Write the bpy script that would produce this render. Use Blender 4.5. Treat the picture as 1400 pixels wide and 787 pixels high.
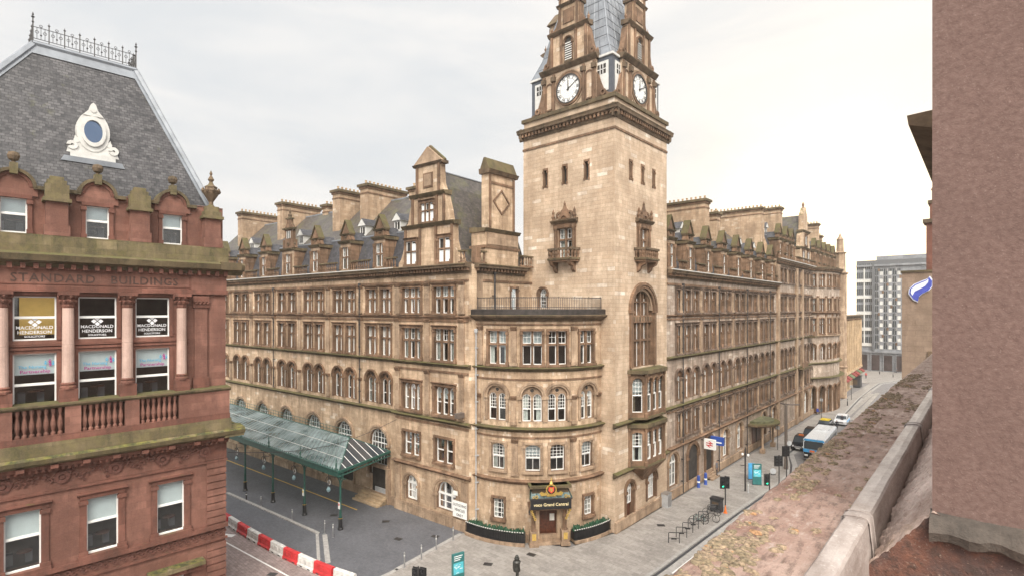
import bpy, bmesh, math, random
from mathutils import Vector, Matrix, noise
random.seed(7)
R = math.radians
sc = bpy.context.scene
col = sc.collection
for o in list(bpy.data.objects): bpy.data.objects.remove(o)

# ------------------------------------------------------------------ camera
FPX = 720.0
BETA = math.atan(646 / FPX)
cam_d = bpy.data.cameras.new('camera'); cam = bpy.data.objects.new('camera', cam_d); col.objects.link(cam)
cam.location = (0, 0, 20); cam.rotation_euler = (R(90), 0, BETA)
cam_d.sensor_width = 36; cam_d.lens = 36 * FPX / 1400
cam_d.shift_y = 28.5 / 1400
cam_d.clip_start = 0.05; cam_d.clip_end = 3000
sc.camera = cam

# ------------------------------------------------------------------ sky and sun
SUN_AZ = R(9.6)                                    # to the left of the street's axis
SUN_EL = R(6.5)
SUN = Vector((-math.sin(SUN_AZ) * math.cos(SUN_EL), math.cos(SUN_AZ) * math.cos(SUN_EL), math.sin(SUN_EL)))
world = bpy.data.worlds.new('World'); sc.world = world; world.use_nodes = True
wt = world.node_tree; wn = wt.nodes; wl = wt.links; wn.clear()
def N(t, typ, **kw):
    n = t.nodes.new(typ)
    for k, v in kw.items(): setattr(n, k, v)
    return n
def S(n, **kw):
    for k, v in kw.items():
        n.inputs[k.replace('_', ' ')].default_value = v
    return n
def math_n(t, op, a, b=None, c=None, clamp=False):
    n = N(t, 'ShaderNodeMath', operation=op, use_clamp=clamp)
    for i, x in enumerate((a, b, c)):
        if x is None: continue
        if isinstance(x, (int, float)): n.inputs[i].default_value = x
        else: t.links.new(x, n.inputs[i])
    return n.outputs[0]
def vec_dot(t, a, v):
    n = N(t, 'ShaderNodeVectorMath', operation='DOT_PRODUCT'); t.links.new(a, n.inputs[0]); n.inputs[1].default_value = v
    return n.outputs['Value']
sky = N(wt, 'ShaderNodeTexSky', sky_type='NISHITA', sun_disc=False)
sky.sun_elevation = SUN_EL; sky.sun_rotation = -SUN_AZ; sky.air_density = 1.0; sky.dust_density = 2.0
tc = N(wt, 'ShaderNodeTexCoord'); D = tc.outputs['Generated']
sep = N(wt, 'ShaderNodeSeparateXYZ'); wl.new(D, sep.inputs[0])
mp = N(wt, 'ShaderNodeMapping'); mp.inputs['Scale'].default_value = (1.2, 1.2, 4.5); wl.new(D, mp.inputs[0])
nz = S(N(wt, 'ShaderNodeTexNoise'), Scale=1.6, Detail=7.0, Roughness=0.55); nz.inputs['Distortion'].default_value = 0.4
wl.new(mp.outputs[0], nz.inputs['Vector'])
ramp = N(wt, 'ShaderNodeValToRGB'); wl.new(nz.outputs['Fac'], ramp.inputs[0])
ramp.color_ramp.elements[0].position = .36; ramp.color_ramp.elements[0].color = (.665, .69, .715, 1)
ramp.color_ramp.elements[1].position = .62; ramp.color_ramp.elements[1].color = (.83, .815, .80, 1)
sund = math_n(wt, 'MAXIMUM', vec_dot(wt, D, SUN), 0.0)
glow = math_n(wt, 'ADD', math_n(wt, 'MULTIPLY', math_n(wt, 'POWER', sund, 14.0), .16), math_n(wt, 'MULTIPLY', math_n(wt, 'POWER', sund, 70.0), .9))
gcol = N(wt, 'ShaderNodeMix', data_type='RGBA', blend_type='ADD'); gcol.inputs[0].default_value = 1.0
wl.new(ramp.outputs[0], gcol.inputs['A'])
gm = N(wt, 'ShaderNodeVectorMath', operation='SCALE'); gm.inputs[0].default_value = (1.0, .72, .30); wl.new(glow, gm.inputs['Scale'])
wl.new(gm.outputs[0], gcol.inputs['B'])
# an overcast sky is brighter overhead than near the horizon, and back is a bright lobe added behind the viewer to light the facades
up = math_n(wt, 'MULTIPLY', math_n(wt, 'SMOOTH_MIN', math_n(wt, 'MAXIMUM', math_n(wt, 'SUBTRACT', sep.outputs['Z'], .5), 0.0), 1.0, 0.01), 1.8)
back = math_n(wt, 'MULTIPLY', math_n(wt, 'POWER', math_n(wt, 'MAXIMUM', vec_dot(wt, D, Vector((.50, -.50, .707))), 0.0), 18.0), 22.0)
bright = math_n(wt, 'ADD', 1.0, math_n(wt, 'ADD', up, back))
bg1 = N(wt, 'ShaderNodeBackground'); wl.new(sky.outputs[0], bg1.inputs[0]); bg1.inputs[1].default_value = .08
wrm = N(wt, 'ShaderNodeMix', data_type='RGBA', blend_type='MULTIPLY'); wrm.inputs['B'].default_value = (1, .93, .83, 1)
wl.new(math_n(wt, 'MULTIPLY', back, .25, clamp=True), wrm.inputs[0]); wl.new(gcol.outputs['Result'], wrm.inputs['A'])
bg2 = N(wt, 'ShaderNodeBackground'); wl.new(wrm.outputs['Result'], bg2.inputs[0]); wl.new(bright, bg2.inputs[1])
ms = N(wt, 'ShaderNodeMixShader'); ms.inputs[0].default_value = .97
wl.new(bg1.outputs[0], ms.inputs[1]); wl.new(bg2.outputs[0], ms.inputs[2])
wo = N(wt, 'ShaderNodeOutputWorld'); wl.new(ms.outputs[0], wo.inputs[0])
sl = bpy.data.lights.new('sun', 'SUN'); sl.energy = 2.0; sl.angle = R(10); sl.color = (1, .9, .75)
so = bpy.data.objects.new('sun', sl); col.objects.link(so); so.rotation_euler = SUN.to_track_quat('Z', 'Y').to_euler()
so.location = (0, 60, 80)
sc.view_settings.view_transform = 'Standard'; sc.view_settings.look = 'None'; sc.view_settings.gamma = 1.0
sc.view_settings.exposure = 0.24
sc.view_settings.use_curve_mapping = False

# ------------------------------------------------------------------ materials
MATS = {}
def new_mat(name):
    m = bpy.data.materials.new(name); m.use_nodes = True; t = m.node_tree; t.nodes.clear()
    b = N(t, 'ShaderNodeBsdfPrincipled'); o = N(t, 'ShaderNodeOutputMaterial'); t.links.new(b.outputs[0], o.inputs[0])
    MATS[name] = m
    return m, t, b
def c4(c): return (c[0], c[1], c[2], 1)
def mixc(t, fac, a, b, typ='MIX'):
    n = N(t, 'ShaderNodeMix', data_type='RGBA', blend_type=typ)
    for k, x in (('Factor', fac), ('A', a), ('B', b)):
        s = n.inputs[0] if k == 'Factor' else n.inputs[k]
        if isinstance(x, (int, float)): s.default_value = x
        elif isinstance(x, tuple): s.default_value = c4(x)
        else: t.links.new(x, s)
    return n.outputs['Result']
def noise_n(t, scale, detail=4, rough=.55, vec=None, sc3=None):
    n = S(N(t, 'ShaderNodeTexNoise'), Scale=scale, Detail=float(detail), Roughness=rough)
    if vec is None: vec = N(t, 'ShaderNodeNewGeometry').outputs['Position']
    if sc3:
        m = N(t, 'ShaderNodeMapping'); m.inputs['Scale'].default_value = sc3; t.links.new(vec, m.inputs[0]); vec = m.outputs[0]
    t.links.new(vec, n.inputs['Vector'])
    return n.outputs['Fac']
def mr(t, x, a, b, c=0., d=1.):
    n = N(t, 'ShaderNodeMapRange', clamp=True); t.links.new(x, n.inputs[0])
    for i, v in enumerate((a, b, c, d)): n.inputs[i + 1].default_value = v
    return n.outputs[0]
def bump(t, b, h, strength, dist):
    n = N(t, 'ShaderNodeBump'); n.inputs['Strength'].default_value = strength; n.inputs['Distance'].default_value = dist
    t.links.new(h, n.inputs['Height']); t.links.new(n.outputs[0], b.inputs['Normal'])
def plain(name, c, rough=.7, metal=0., var=.15, vs=3., spec=.5, emit=None):
    m, t, b = new_mat(name)
    f = noise_n(t, vs, 4)
    k = mr(t, f, .3, .7, 1 - var, 1 + var)
    v = N(t, 'ShaderNodeVectorMath', operation='SCALE'); v.inputs[0].default_value = c; t.links.new(k, v.inputs['Scale'])
    t.links.new(v.outputs[0], b.inputs['Base Color'])
    b.inputs['Roughness'].default_value = rough; b.inputs['Metallic'].default_value = metal
    b.inputs['Specular IOR Level'].default_value = spec
    if emit: b.inputs['Emission Color'].default_value = c4(emit[0]); b.inputs['Emission Strength'].default_value = emit[1]
    return m
def stone(name, c1, c2, bw=.95, bh=.34, patch=None, soot=(.12, .09, .07), soot_amt=.75, moss=True, mortar=.72, rough=.88, mosslow=.52, bstr=.5, mossc=None, sidemoss=0., low=False):
    m, t, b = new_mat(name)
    uv = N(t, 'ShaderNodeUVMap').outputs[0]
    br = N(t, 'ShaderNodeTexBrick'); t.links.new(uv, br.inputs['Vector'])
    br.inputs['Color1'].default_value = (0, 0, 0, 1); br.inputs['Color2'].default_value = (1, 1, 1, 1); br.inputs['Mortar'].default_value = (.5, .5, .5, 1)
    br.inputs['Scale'].default_value = 1.0; br.inputs['Brick Width'].default_value = bw; br.inputs['Row Height'].default_value = bh
    br.inputs['Mortar Size'].default_value = .013; br.inputs['Mortar Smooth'].default_value = .3
    c = mixc(t, br.outputs['Color'], c1, c2)
    if patch:
        c = mixc(t, mr(t, br.outputs['Color'], .90, .95), c, patch)
    big = noise_n(t, .35, 6, .62)
    big = noise_n(t, .42, 7, .66)
    c = mixc(t, mr(t, big, .38, .60, 0, .8), c, tuple(x * .66 for x in c1))
    med = noise_n(t, .9, 6, .7); c = mixc(t, mr(t, med, .55, .72, 0, .45), c, tuple(min(1, x * 1.15) for x in c2))
    # vertical run-off stains
    st = noise_n(t, 1.0, 6, .65, sc3=(1.3, 1.3, .22))
    fine = noise_n(t, 2.4, 5, .7)
    sm = math_n(t, 'MULTIPLY', mr(t, st, .43, .60), mr(t, fine, .33, .62, .3, 1.))
    c = mixc(t, math_n(t, 'MULTIPLY', sm, soot_amt), c, soot)
    c = mixc(t, math_n(t, 'MULTIPLY', br.outputs['Fac'], 1 - mortar), c, (.05, .04, .03))
    if low:
        gp = N(t, 'ShaderNodeNewGeometry'); sp = N(t, 'ShaderNodeSeparateXYZ'); t.links.new(gp.outputs['Position'], sp.inputs[0])
        low_dark = math_n(t, 'MULTIPLY', mr(t, sp.outputs['Z'], 3.2, .2), mr(t, noise_n(t, 1.1, 5, .7), .38, .6)); c = mixc(t, math_n(t, 'MULTIPLY', low_dark, .7), c, tuple(x * .45 for x in c1))  # stone patchily darker towards the ground
    grain = noise_n(t, 14., 4, .7)
    c = mixc(t, mr(t, grain, .3, .75, 0, .22), c, tuple(min(1, x * 1.35) for x in c2))
    if moss:
        g = N(t, 'ShaderNodeNewGeometry'); s = N(t, 'ShaderNodeSeparateXYZ'); t.links.new(g.outputs['True Normal'], s.inputs[0])
        mm = noise_n(t, 1.7, 6, .7)
        mf = math_n(t, 'MULTIPLY', mr(t, s.outputs['Z'], .25, .6, sidemoss, 1.), mr(t, mm, mosslow - .06, mosslow + .1))
        mc = mixc(t, noise_n(t, 5., 5, .7), (.065, .065, .03), (.15, .135, .05))
        if mossc: mc = mixc(t, mr(t, noise_n(t, 2.2, 5, .7), .42, .62), *mossc)
        c = mixc(t, mf, c, mc)
    t.links.new(c, b.inputs['Base Color'])
    b.inputs['Roughness'].default_value = rough; b.inputs['Specular IOR Level'].default_value = .3
    h = math_n(t, 'SUBTRACT', math_n(t, 'MULTIPLY', grain, .5), math_n(t, 'MULTIPLY', br.outputs['Fac'], 1.0))
    bump(t, b, h, bstr, .03)
    return m
def tiles(name, c1, c2, bw, bh, rough=.55, moss=None, spec=.5, mortar=(.03, .03, .035), msize=.012, offs=.5, scale=1., bstr=.6):
    m, t, b = new_mat(name)
    uv = N(t, 'ShaderNodeUVMap').outputs[0]
    if name.startswith('slate'):
        nd = S(N(t, 'ShaderNodeTexNoise'), Scale=2.5, Detail=4.0); t.links.new(uv, nd.inputs['Vector'])
        sv = N(t, 'ShaderNodeVectorMath', operation='MULTIPLY_ADD'); t.links.new(nd.outputs['Color'], sv.inputs[0]); sv.inputs[1].default_value = (.16, .07, 0); t.links.new(uv, sv.inputs[2]); uv = sv.outputs[0]
    br = N(t, 'ShaderNodeTexBrick'); t.links.new(uv, br.inputs['Vector']); br.offset = offs
    br.inputs['Color1'].default_value = c4(c1); br.inputs['Color2'].default_value = c4(c2); br.inputs['Mortar'].default_value = c4(mortar)
    br.inputs['Scale'].default_value = scale; br.inputs['Brick Width'].default_value = bw; br.inputs['Row Height'].default_value = bh
    br.inputs['Mortar Size'].default_value = msize
    c = br.outputs['Color']
    c = mixc(t, mr(t, noise_n(t, .5, 6, .65), .4, .68, 0, .5), c, tuple(x * .55 for x in c1))
    c = mixc(t, mr(t, noise_n(t, 3.5, 5, .7), .45, .75, 0, .35), c, tuple(min(1, x * 1.6) for x in c2))
    if moss: c = mixc(t, mr(t, noise_n(t, .8, 6, .7), moss, moss + .15, 0, .6), c, (.12, .12, .05))
    t.links.new(c, b.inputs['Base Color']); b.inputs['Roughness'].default_value = rough; b.inputs['Specular IOR Level'].default_value = spec
    bump(t, b, math_n(t, 'SUBTRACT', noise_n(t, 9., 3), br.outputs['Fac']), bstr, .02)
    return m

def ledge_mat():
    m, t, b = new_mat('parapet_stone')
    a = noise_n(t, 1.6, 8, .68); c = noise_n(t, 9., 7, .72, sc3=(2.2, .8, 1.)); d = noise_n(t, 45., 5, .7); e = noise_n(t, 160., 2, .5)
    cc = mixc(t, mr(t, a, .36, .66), (.23, .130, .100), (.46, .335, .285))
    cc = mixc(t, mr(t, c, .5, .66, 0, .85), cc, (.13, .085, .07))
    cc = mixc(t, mr(t, c, .30, .44, .8, 0), cc, (.50, .42, .38))
    cc = mixc(t, mr(t, d, .55, .72, 0, .7), cc, (.46, .37, .30))
    cc = mixc(t, mr(t, e, .6, .75, 0, .5), cc, (.13, .09, .07))
    t.links.new(cc, b.inputs['Base Color']); b.inputs['Roughness'].default_value = .85; b.inputs['Specular IOR Level'].default_value = .3
    bump(t, b, math_n(t, 'ADD', math_n(t, 'MULTIPLY', c, 1.5), math_n(t, 'ADD', d, math_n(t, 'MULTIPLY', e, .35))), .9, .012)
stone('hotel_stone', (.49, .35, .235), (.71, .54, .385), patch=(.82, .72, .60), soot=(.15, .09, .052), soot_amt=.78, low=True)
stone('chimney_stone', (.42, .285, .185), (.56, .42, .295), bw=.7, bh=.3, patch=(.68, .57, .45), soot=(.13, .085, .055), soot_amt=.7)
stone('side_stone', (.37, .285, .225), (.58, .475, .39), patch=(.72, .64, .55), soot=(.10, .07, .052), soot_amt=.85)
stone('side_trim', (.155, .105, .078), (.30, .22, .17), bw=.8, bh=.6, soot=(.04, .03, .025), soot_amt=.9, mosslow=.66)
plain('dark_fascia', (.035, .028, .025), .6, var=.5)
stone('tower_stone', (.53, .39, .275), (.69, .55, .415), bw=1.1, bh=.36, patch=(.84, .76, .66), soot=(.30, .205, .135), soot_amt=.6, mortar=.6)
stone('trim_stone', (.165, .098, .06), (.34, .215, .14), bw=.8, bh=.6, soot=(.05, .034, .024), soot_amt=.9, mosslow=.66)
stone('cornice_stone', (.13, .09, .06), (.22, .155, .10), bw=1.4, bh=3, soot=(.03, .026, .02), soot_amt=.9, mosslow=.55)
stone('pale_trim', (.31, .21, .14), (.56, .42, .30), bw=.9, bh=.7, soot=(.10, .065, .042), soot_amt=.85, mosslow=.66)
stone('red_stone', (.185, .086, .064), (.30, .148, .112), bw=1.5, bh=.45, soot=(.09, .045, .036), soot_amt=.6, mosslow=.75, mortar=.8, bstr=.35)
stone('red_trim', (.15, .064, .047), (.265, .118, .088), bw=1.2, bh=1.0, soot=(.065, .035, .028), soot_amt=.8, mosslow=.62, bstr=.5)
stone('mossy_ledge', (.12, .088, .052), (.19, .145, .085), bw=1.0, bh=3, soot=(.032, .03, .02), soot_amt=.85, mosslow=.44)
stone('green_ledge', (.15, .115, .065), (.27, .21, .125), bw=1.0, bh=.5, soot=(.045, .045, .025), soot_amt=.8, mosslow=.42, mossc=((.055, .058, .028), (.19, .175, .05)), sidemoss=.24)
stone('plinth_grey', (.11, .088, .075), (.20, .165, .14), bw=9, bh=9, soot=(.05, .045, .04), soot_amt=.9, moss=False, bstr=1.)
def plinth_mat():
    m, t, b = new_mat('plinth_red'); a = noise_n(t, 4.5, 7, .7); c = noise_n(t, 22., 6, .7)
    cc = mixc(t, mr(t, a, .42, .66), (.10, .066, .060), (.22, .10, .068)); cc = mixc(t, mr(t, c, .5, .66, 0, .8), cc, (.07, .05, .042)); cc = mixc(t, mr(t, noise_n(t, 60., 3), .62, .74), cc, (.34, .25, .21))
    t.links.new(cc, b.inputs['Base Color']); b.inputs['Roughness'].default_value = .9; bump(t, b, math_n(t, 'ADD', a, c), 1., .02)
plinth_mat()
stone('granite', (.52, .36, .30), (.60, .43, .37), bw=9, bh=9, soot=(.3, .2, .17), soot_amt=.3, moss=False, rough=.4)
ledge_mat()
stone('rough_stone', (.50, .37, .32), (.70, .58, .52), bw=9, bh=9, soot=(.20, .13, .10), soot_amt=.7, mosslow=.66, bstr=1.)
stone('brown_stone', (.27, .195, .145), (.33, .245, .185), bw=1.2, bh=.5, soot=(.16, .11, .08), soot_amt=.6, mosslow=.7)
stone('ochre_stone', (.52, .38, .24), (.60, .46, .31), bw=1.2, bh=.5, soot=(.2, .14, .09), soot_amt=.6, mosslow=.7)
tiles('slate', (.040, .040, .047), (.095, .094, .106), .30, .22, moss=.60)
tiles('slate_mossy', (.052, .045, .042), (.115, .10, .09), .34, .26, moss=.5)
tiles('slate_big', (.028, .028, .033), (.115, .11, .115), .29, .185, moss=.62, rough=.55, msize=.016, mortar=(.018, .018, .02))
tiles('slabs', (.25, .23, .212), (.35, .325, .302), .9, .45, rough=.6, mortar=(.20, .18, .17), msize=.012, bstr=.15)
tiles('setts', (.105, .108, .122), (.135, .138, .152), .22, .14, rough=.62, mortar=(.085, .088, .10), bstr=.25, msize=.01)
tiles('brick_paving', (.22, .165, .155), (.33, .265, .25), .45, .22, rough=.7, mortar=(.14, .11, .105), bstr=.3)
tiles('tower_panels', (.19, .20, .22), (.29, .30, .32), 1.6, 3., rough=.4, mortar=(.1, .1, .11), offs=0., bstr=.1)
plain('asphalt', (.20, .19, .19), .8, var=.14, vs=1.1)
plain('kerb_stone', (.34, .325, .31), .8, var=.2)
plain('white_line', (.72, .72, .70), .7, var=.1, vs=8)
plain('yellow_line', (.65, .42, .08), .7, var=.15, vs=8)
plain('white_paint', (.80, .80, .78), .45, var=.05)
plain('old_white_paint', (.60, .595, .57), .6, var=.12, vs=2.2)
plain('lead', (.235, .255, .285), .5, metal=.15, var=.22, vs=1.2)
plain('lamp_glass', (.18, .27, .30), .12, var=.1)
plain('lead_seam', (.10, .11, .13), .5, metal=.3)
plain('curtain', (.80, .80, .76), .9, var=.12, vs=4)
plain('blind', (.78, .82, .84), .8, var=.04)
plain('interior', (.035, .030, .027), .9, var=.5, vs=1.5)
plain('warm_wall', (.62, .40, .12), .8, var=.1, emit=((.9, .55, .16), .35))
plain('black_paint', (.018, .018, .02), .35, var=.2)
plain('dark_iron', (.035, .032, .033), .55, var=.3)
plain('green_paint', (.022, .085, .068), .4, var=.25)
plain('gold', (.80, .55, .16), .3, metal=.7, var=.1)
plain('crest_red', (.60, .09, .05), .5)
plain('wood', (.10, .035, .02), .35, var=.4, vs=5)
plain('plant', (.035, .10, .055), .9, var=.6, vs=12)
plain('steel', (.45, .45, .46), .35, metal=.8)
plain('grey_plastic', (.40, .41, .42), .5)
plain('dark_plastic', (.05, .05, .055), .5)
plain('dark_cladding', (.12, .125, .135), .5)
plain('barrier_red', (.55, .04, .045), .5, var=.25, vs=2)
plain('barrier_white', (.62, .61, .59), .5, var=.22, vs=2.5)
plain('teal_sign', (.03, .16, .16), .3)
plain('blue_sign', (.03, .22, .55), .35)
plain('cyan_print', (.10, .50, .60), .4)
plain('deep_blue', (.03, .08, .35), .4)
plain('sky_blue', (.08, .38, .72), .3)
plain('bus_white', (.80, .82, .84), .3)
plain('orange_paint', (.75, .18, .03), .45)
plain('car_black', (.012, .012, .016), .15, var=.1)
plain('car_white', (.75, .77, .8), .2)
plain('car_silver', (.30, .31, .33), .25, metal=.6)
plain('car_yellow', (.75, .55, .03), .3)
plain('rubber', (.02, .02, .02), .8)
plain('skin', (.42, .25, .18), .6)
plain('hair', (.03, .02, .015), .7)
plain('cloth_blue', (.03, .05, .25), .9)
plain('cloth_dark', (.03, .03, .04), .9)
plain('cloth_white', (.72, .74, .78), .9)
plain('cloth_grey', (.14, .14, .16), .9)
plain('bronze', (.075, .075, .07), .45, metal=.7, var=.4, vs=6)
plain('tan_lichen', (.27, .20, .135), .95, var=.6, vs=60)
plain('carved_stone', (.13, .055, .042), .9, var=.4, vs=9)
plain('lamp_brown', (.13, .105, .09), .6)
plain('olive_lichen', (.20, .155, .10), .95, var=.6, vs=60)
plain('orange_lichen', (.33, .19, .10), .95, var=.5, vs=60)
plain('logo_blue', (.06, .08, .40), .5)
plain('logo_pale', (.72, .76, .86), .5)
plain('text_white', (.85, .86, .88), .5, var=.02)
plain('text_blue', (.10, .42, .65), .5, var=.02)
plain('text_purple', (.42, .04, .26), .5, var=.02)
plain('text_gold', (.85, .72, .42), .4, var=.02)
plain('carved_shadow', (.085, .05, .04), .9)
plain('clock_face', (.80, .80, .78), .4, var=.03)
plain('clay_pot', (.42, .30, .19), .9, var=.3)
plain('signal_green', (.02, .5, .25), .3, emit=((.05, 1., .5), 1.5))
plain('tail_red', (.5, .02, .01), .3)
plain('car_glass', (.05, .06, .07), .06, var=.05)
plain('shopfront', (.06, .045, .045), .3, var=.5, vs=.6)
plain('red_awning', (.22, .045, .04), .8)
plain('green_awning', (.13, .16, .09), .8)
plain('copper_green', (.12, .12, .065), .8, var=.5, vs=2)
def glass(name, tint=(.9, .95, .95), refl=.16, col_=(1, 1, 1)):
    m = bpy.data.materials.new(name); m.use_nodes = True; t = m.node_tree; t.nodes.clear(); MATS[name] = m
    g = N(t, 'ShaderNodeBsdfGlossy'); g.inputs['Roughness'].default_value = .04; g.inputs[0].default_value = c4(col_)
    tr = N(t, 'ShaderNodeBsdfTransparent'); tr.inputs[0].default_value = c4(tint)
    fr = N(t, 'ShaderNodeLayerWeight'); fr.inputs[0].default_value = .25
    mx = N(t, 'ShaderNodeMixShader'); t.links.new(mr(t, fr.outputs['Fresnel'], 0, .8, refl, .85), mx.inputs[0])
    t.links.new(tr.outputs[0], mx.inputs[1]); t.links.new(g.outputs[0], mx.inputs[2])
    o = N(t, 'ShaderNodeOutputMaterial'); t.links.new(mx.outputs[0], o.inputs[0])
    bp = N(t, 'ShaderNodeBump'); bp.inputs['Strength'].default_value = .08; bp.inputs['Distance'].default_value = .05
    t.links.new(noise_n(t, 1.2, 2), bp.inputs['Height']); t.links.new(bp.outputs[0], g.inputs['Normal'])
    return m
glass('pane_glass', (.75, .8, .8), .10)
glass('oculus_glass', (.3, .4, .55), .35, (.55, .7, .95))
def wired_glass():
    m, t, b = new_mat('canopy_glass')
    a = noise_n(t, .45, 4, .6)
    t.links.new(mixc(t, mr(t, a, .35, .65), (.10, .16, .165), (.40, .50, .51)), b.inputs['Base Color']); b.inputs['Roughness'].default_value = .22
    tr = N(t, 'ShaderNodeBsdfTransparent'); tr.inputs[0].default_value = (.7, .8, .8, 1); mx = N(t, 'ShaderNodeMixShader'); mx.inputs[0].default_value = .3
    o = [n for n in t.nodes if n.type == 'OUTPUT_MATERIAL'][0]; t.links.new(b.outputs[0], mx.inputs[1]); t.links.new(tr.outputs[0], mx.inputs[2]); t.links.new(mx.outputs[0], o.inputs[0])
wired_glass()
def render_wall():
    m, t, b = new_mat('rough_render')
    a = noise_n(t, 120., 3, .6); c = noise_n(t, 40., 3, .6)
    cc = mixc(t, mr(t, c, .3, .7), (.145, .094, .082), (.205, .139, .122))
    cc = mixc(t, mr(t, a, .62, .8), cc, (.33, .25, .22))
    cc = mixc(t, mr(t, noise_n(t, 2.2, 6, .65), .4, .68, 0, .4), cc, (.125, .083, .073))
    t.links.new(cc, b.inputs['Base Color']); b.inputs['Roughness'].default_value = .9; b.inputs['Specular IOR Level'].default_value = .2
    bump(t, b, math_n(t, 'ADD', a, math_n(t, 'MULTIPLY', c, 1.5)), .4, .005)
render_wall()
def capping():
    m, t, b = new_mat('lead_capping')
    a = noise_n(t, 5., 6, .7, sc3=(1, .35, 1)); c = noise_n(t, 40., 3, .6)
    cc = mixc(t, mr(t, a, .3, .72), (.22, .175, .155), (.52, .465, .44))
    cc = mixc(t, mr(t, c, .6, .8, 0, .4), cc, (.8, .75, .7))
    t.links.new(cc, b.inputs['Base Color']); b.inputs['Roughness'].default_value = .72; b.inputs['Specular IOR Level'].default_value = .3
    bump(t, b, math_n(t, 'ADD', a, math_n(t, 'MULTIPLY', c, .3)), .6, .02)
capping()

# ------------------------------------------------------------------ mesh helpers
WLOC = {}
def wloc(o): return WLOC.get(o.name, Vector((0, 0, 0)))
class MB:
    def __init__(s): s.v = []; s.f = []; s.m = []; s.mats = []
    def mi(s, m):
        if m not in s.mats: s.mats.append(m)
        return s.mats.index(m)
    def add(s, vs, fs, m):
        b = len(s.v); s.v += [tuple(x) for x in vs]; k = s.mi(m)
        for f in fs: s.f.append(tuple(b + i for i in f)); s.m.append(k)
    def quad(s, a, b, c, d, m): s.add([a, b, c, d], [(0, 1, 2, 3)], m)
    def mesh(s, name, smooth=False):
        me = bpy.data.meshes.new(name); me.from_pydata(s.v, [], s.f); me.validate(clean_customdata=False)
        for m in s.mats: me.materials.append(MATS[m])
        if len(me.polygons) == len(s.m): me.polygons.foreach_set('material_index', s.m)
        bm = bmesh.new(); bm.from_mesh(me); bmesh.ops.recalc_face_normals(bm, faces=bm.faces)
        uvl = bm.loops.layers.uv.new('UVMap')
        for f in bm.faces:
            n = f.normal
            if smooth: f.smooth = True
            h = math.hypot(n.x, n.y)
            if h < .5:
                for l in f.loops: l[uvl].uv = (l.vert.co.x, l.vert.co.y)
            else:
                tx, ty = -n.y / h, n.x / h
                if tx < -.001 or (abs(tx) <= .001 and ty < 0): tx, ty = -tx, -ty
                for l in f.loops:
                    p = l.vert.co; l[uvl].uv = (p.x * tx + p.y * ty, p.z / max(h, .3))
        bm.to_mesh(me); bm.free()
        return me
    def build(s, name, parent=None, smooth=False, **props):
        o = bpy.data.objects.new(name, s.mesh(name, smooth)); col.objects.link(o)
        if parent: o.parent = parent; o.location = -wloc(parent)
        for k, v in props.items(): o[k] = v
        WLOC[o.name] = Vector((0, 0, 0))
        return o
def thing(name, loc, label, cat, group=None, rz=0.):
    o = bpy.data.objects.new(name, None); col.objects.link(o); o.location = loc; o.rotation_euler.z = rz
    o['label'] = label; o['category'] = cat
    if group: o['group'] = group
    WLOC[o.name] = Vector(loc); return o
def struct(mb, name, **k): return mb.build(name, kind='structure', **k)
def place(me, name, parent, loc, rz=0., **props):
    """object with mesh me at world loc under parent (parent itself unrotated)"""
    o = bpy.data.objects.new(name, me); col.objects.link(o)
    if parent: o.parent = parent
    o.location = Vector(loc) - wloc(parent) if parent else loc
    o.rotation_euler.z = rz; WLOC[o.name] = Vector(loc)
    for k, v in props.items(): o[k] = v
    return o
def sub(me, name, parent, loc=(0, 0, 0), **props):
    o = bpy.data.objects.new(name, me); col.objects.link(o); o.parent = parent; o.location = loc
    for k, v in props.items(): o[k] = v
    return o
class Flat:
    def __init__(s, O, d, n): s.O = O; s.d = d; s.n = n
    def __call__(s, a, z, o=0.): return (s.O[0] + s.d[0] * a + s.n[0] * o, s.O[1] + s.d[1] * a + s.n[1] * o, z)
    def rot(s, a): return math.atan2(-s.n[0], s.n[1])
    step = 1e9
class Curve:
    def __init__(s, c, r, a0): s.c = c; s.r = r; s.a0 = a0
    step = .55
    def __call__(s, a, z, o=0.):
        t = s.a0 + a / s.r; return (s.c[0] + (s.r + o) * math.cos(t), s.c[1] + (s.r + o) * math.sin(t), z)
    def rot(s, a):
        t = s.a0 + a / s.r; return math.atan2(-math.cos(t), math.sin(t))
LOC = Flat((0, 0), (1, 0), (0, 1))          # local frame: x across, y outwards, z up
def segs(F, a, b):
    n = max(1, int(math.ceil(abs(b - a) / F.step))); return [a + (b - a) * i / n for i in range(n + 1)]
def fmould(mb, F, s0, s1, prof, m):
    """closed (o,z) profile swept along s"""
    ss = segs(F, s0, s1); k = len(prof); vs = []; fs = []
    for a in ss: vs += [F(a, z, o) for o, z in prof]
    for i in range(len(ss) - 1):
        for j in range(k): fs.append((i * k + j, i * k + (j + 1) % k, (i + 1) * k + (j + 1) % k, (i + 1) * k + j))
    fs.append(tuple(range(k))); fs.append(tuple(range((len(ss) - 1) * k, len(ss) * k)))
    mb.add(vs, fs, m)
def fbox(mb, F, s0, s1, z0, z1, o0, o1, m): fmould(mb, F, s0, s1, [(o0, z0), (o1, z0), (o1, z1), (o0, z1)], m)
def prism(mb, F, pts, o0, o1, m):
    """(s,z) outline extruded from o0 to o1"""
    k = len(pts); vs = [F(a, z, o0) for a, z in pts] + [F(a, z, o1) for a, z in pts]
    mb.add(vs, [tuple(range(k)), tuple(range(k, 2 * k))] + [(i, (i + 1) % k, k + (i + 1) % k, k + i) for i in range(k)], m)
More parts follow.
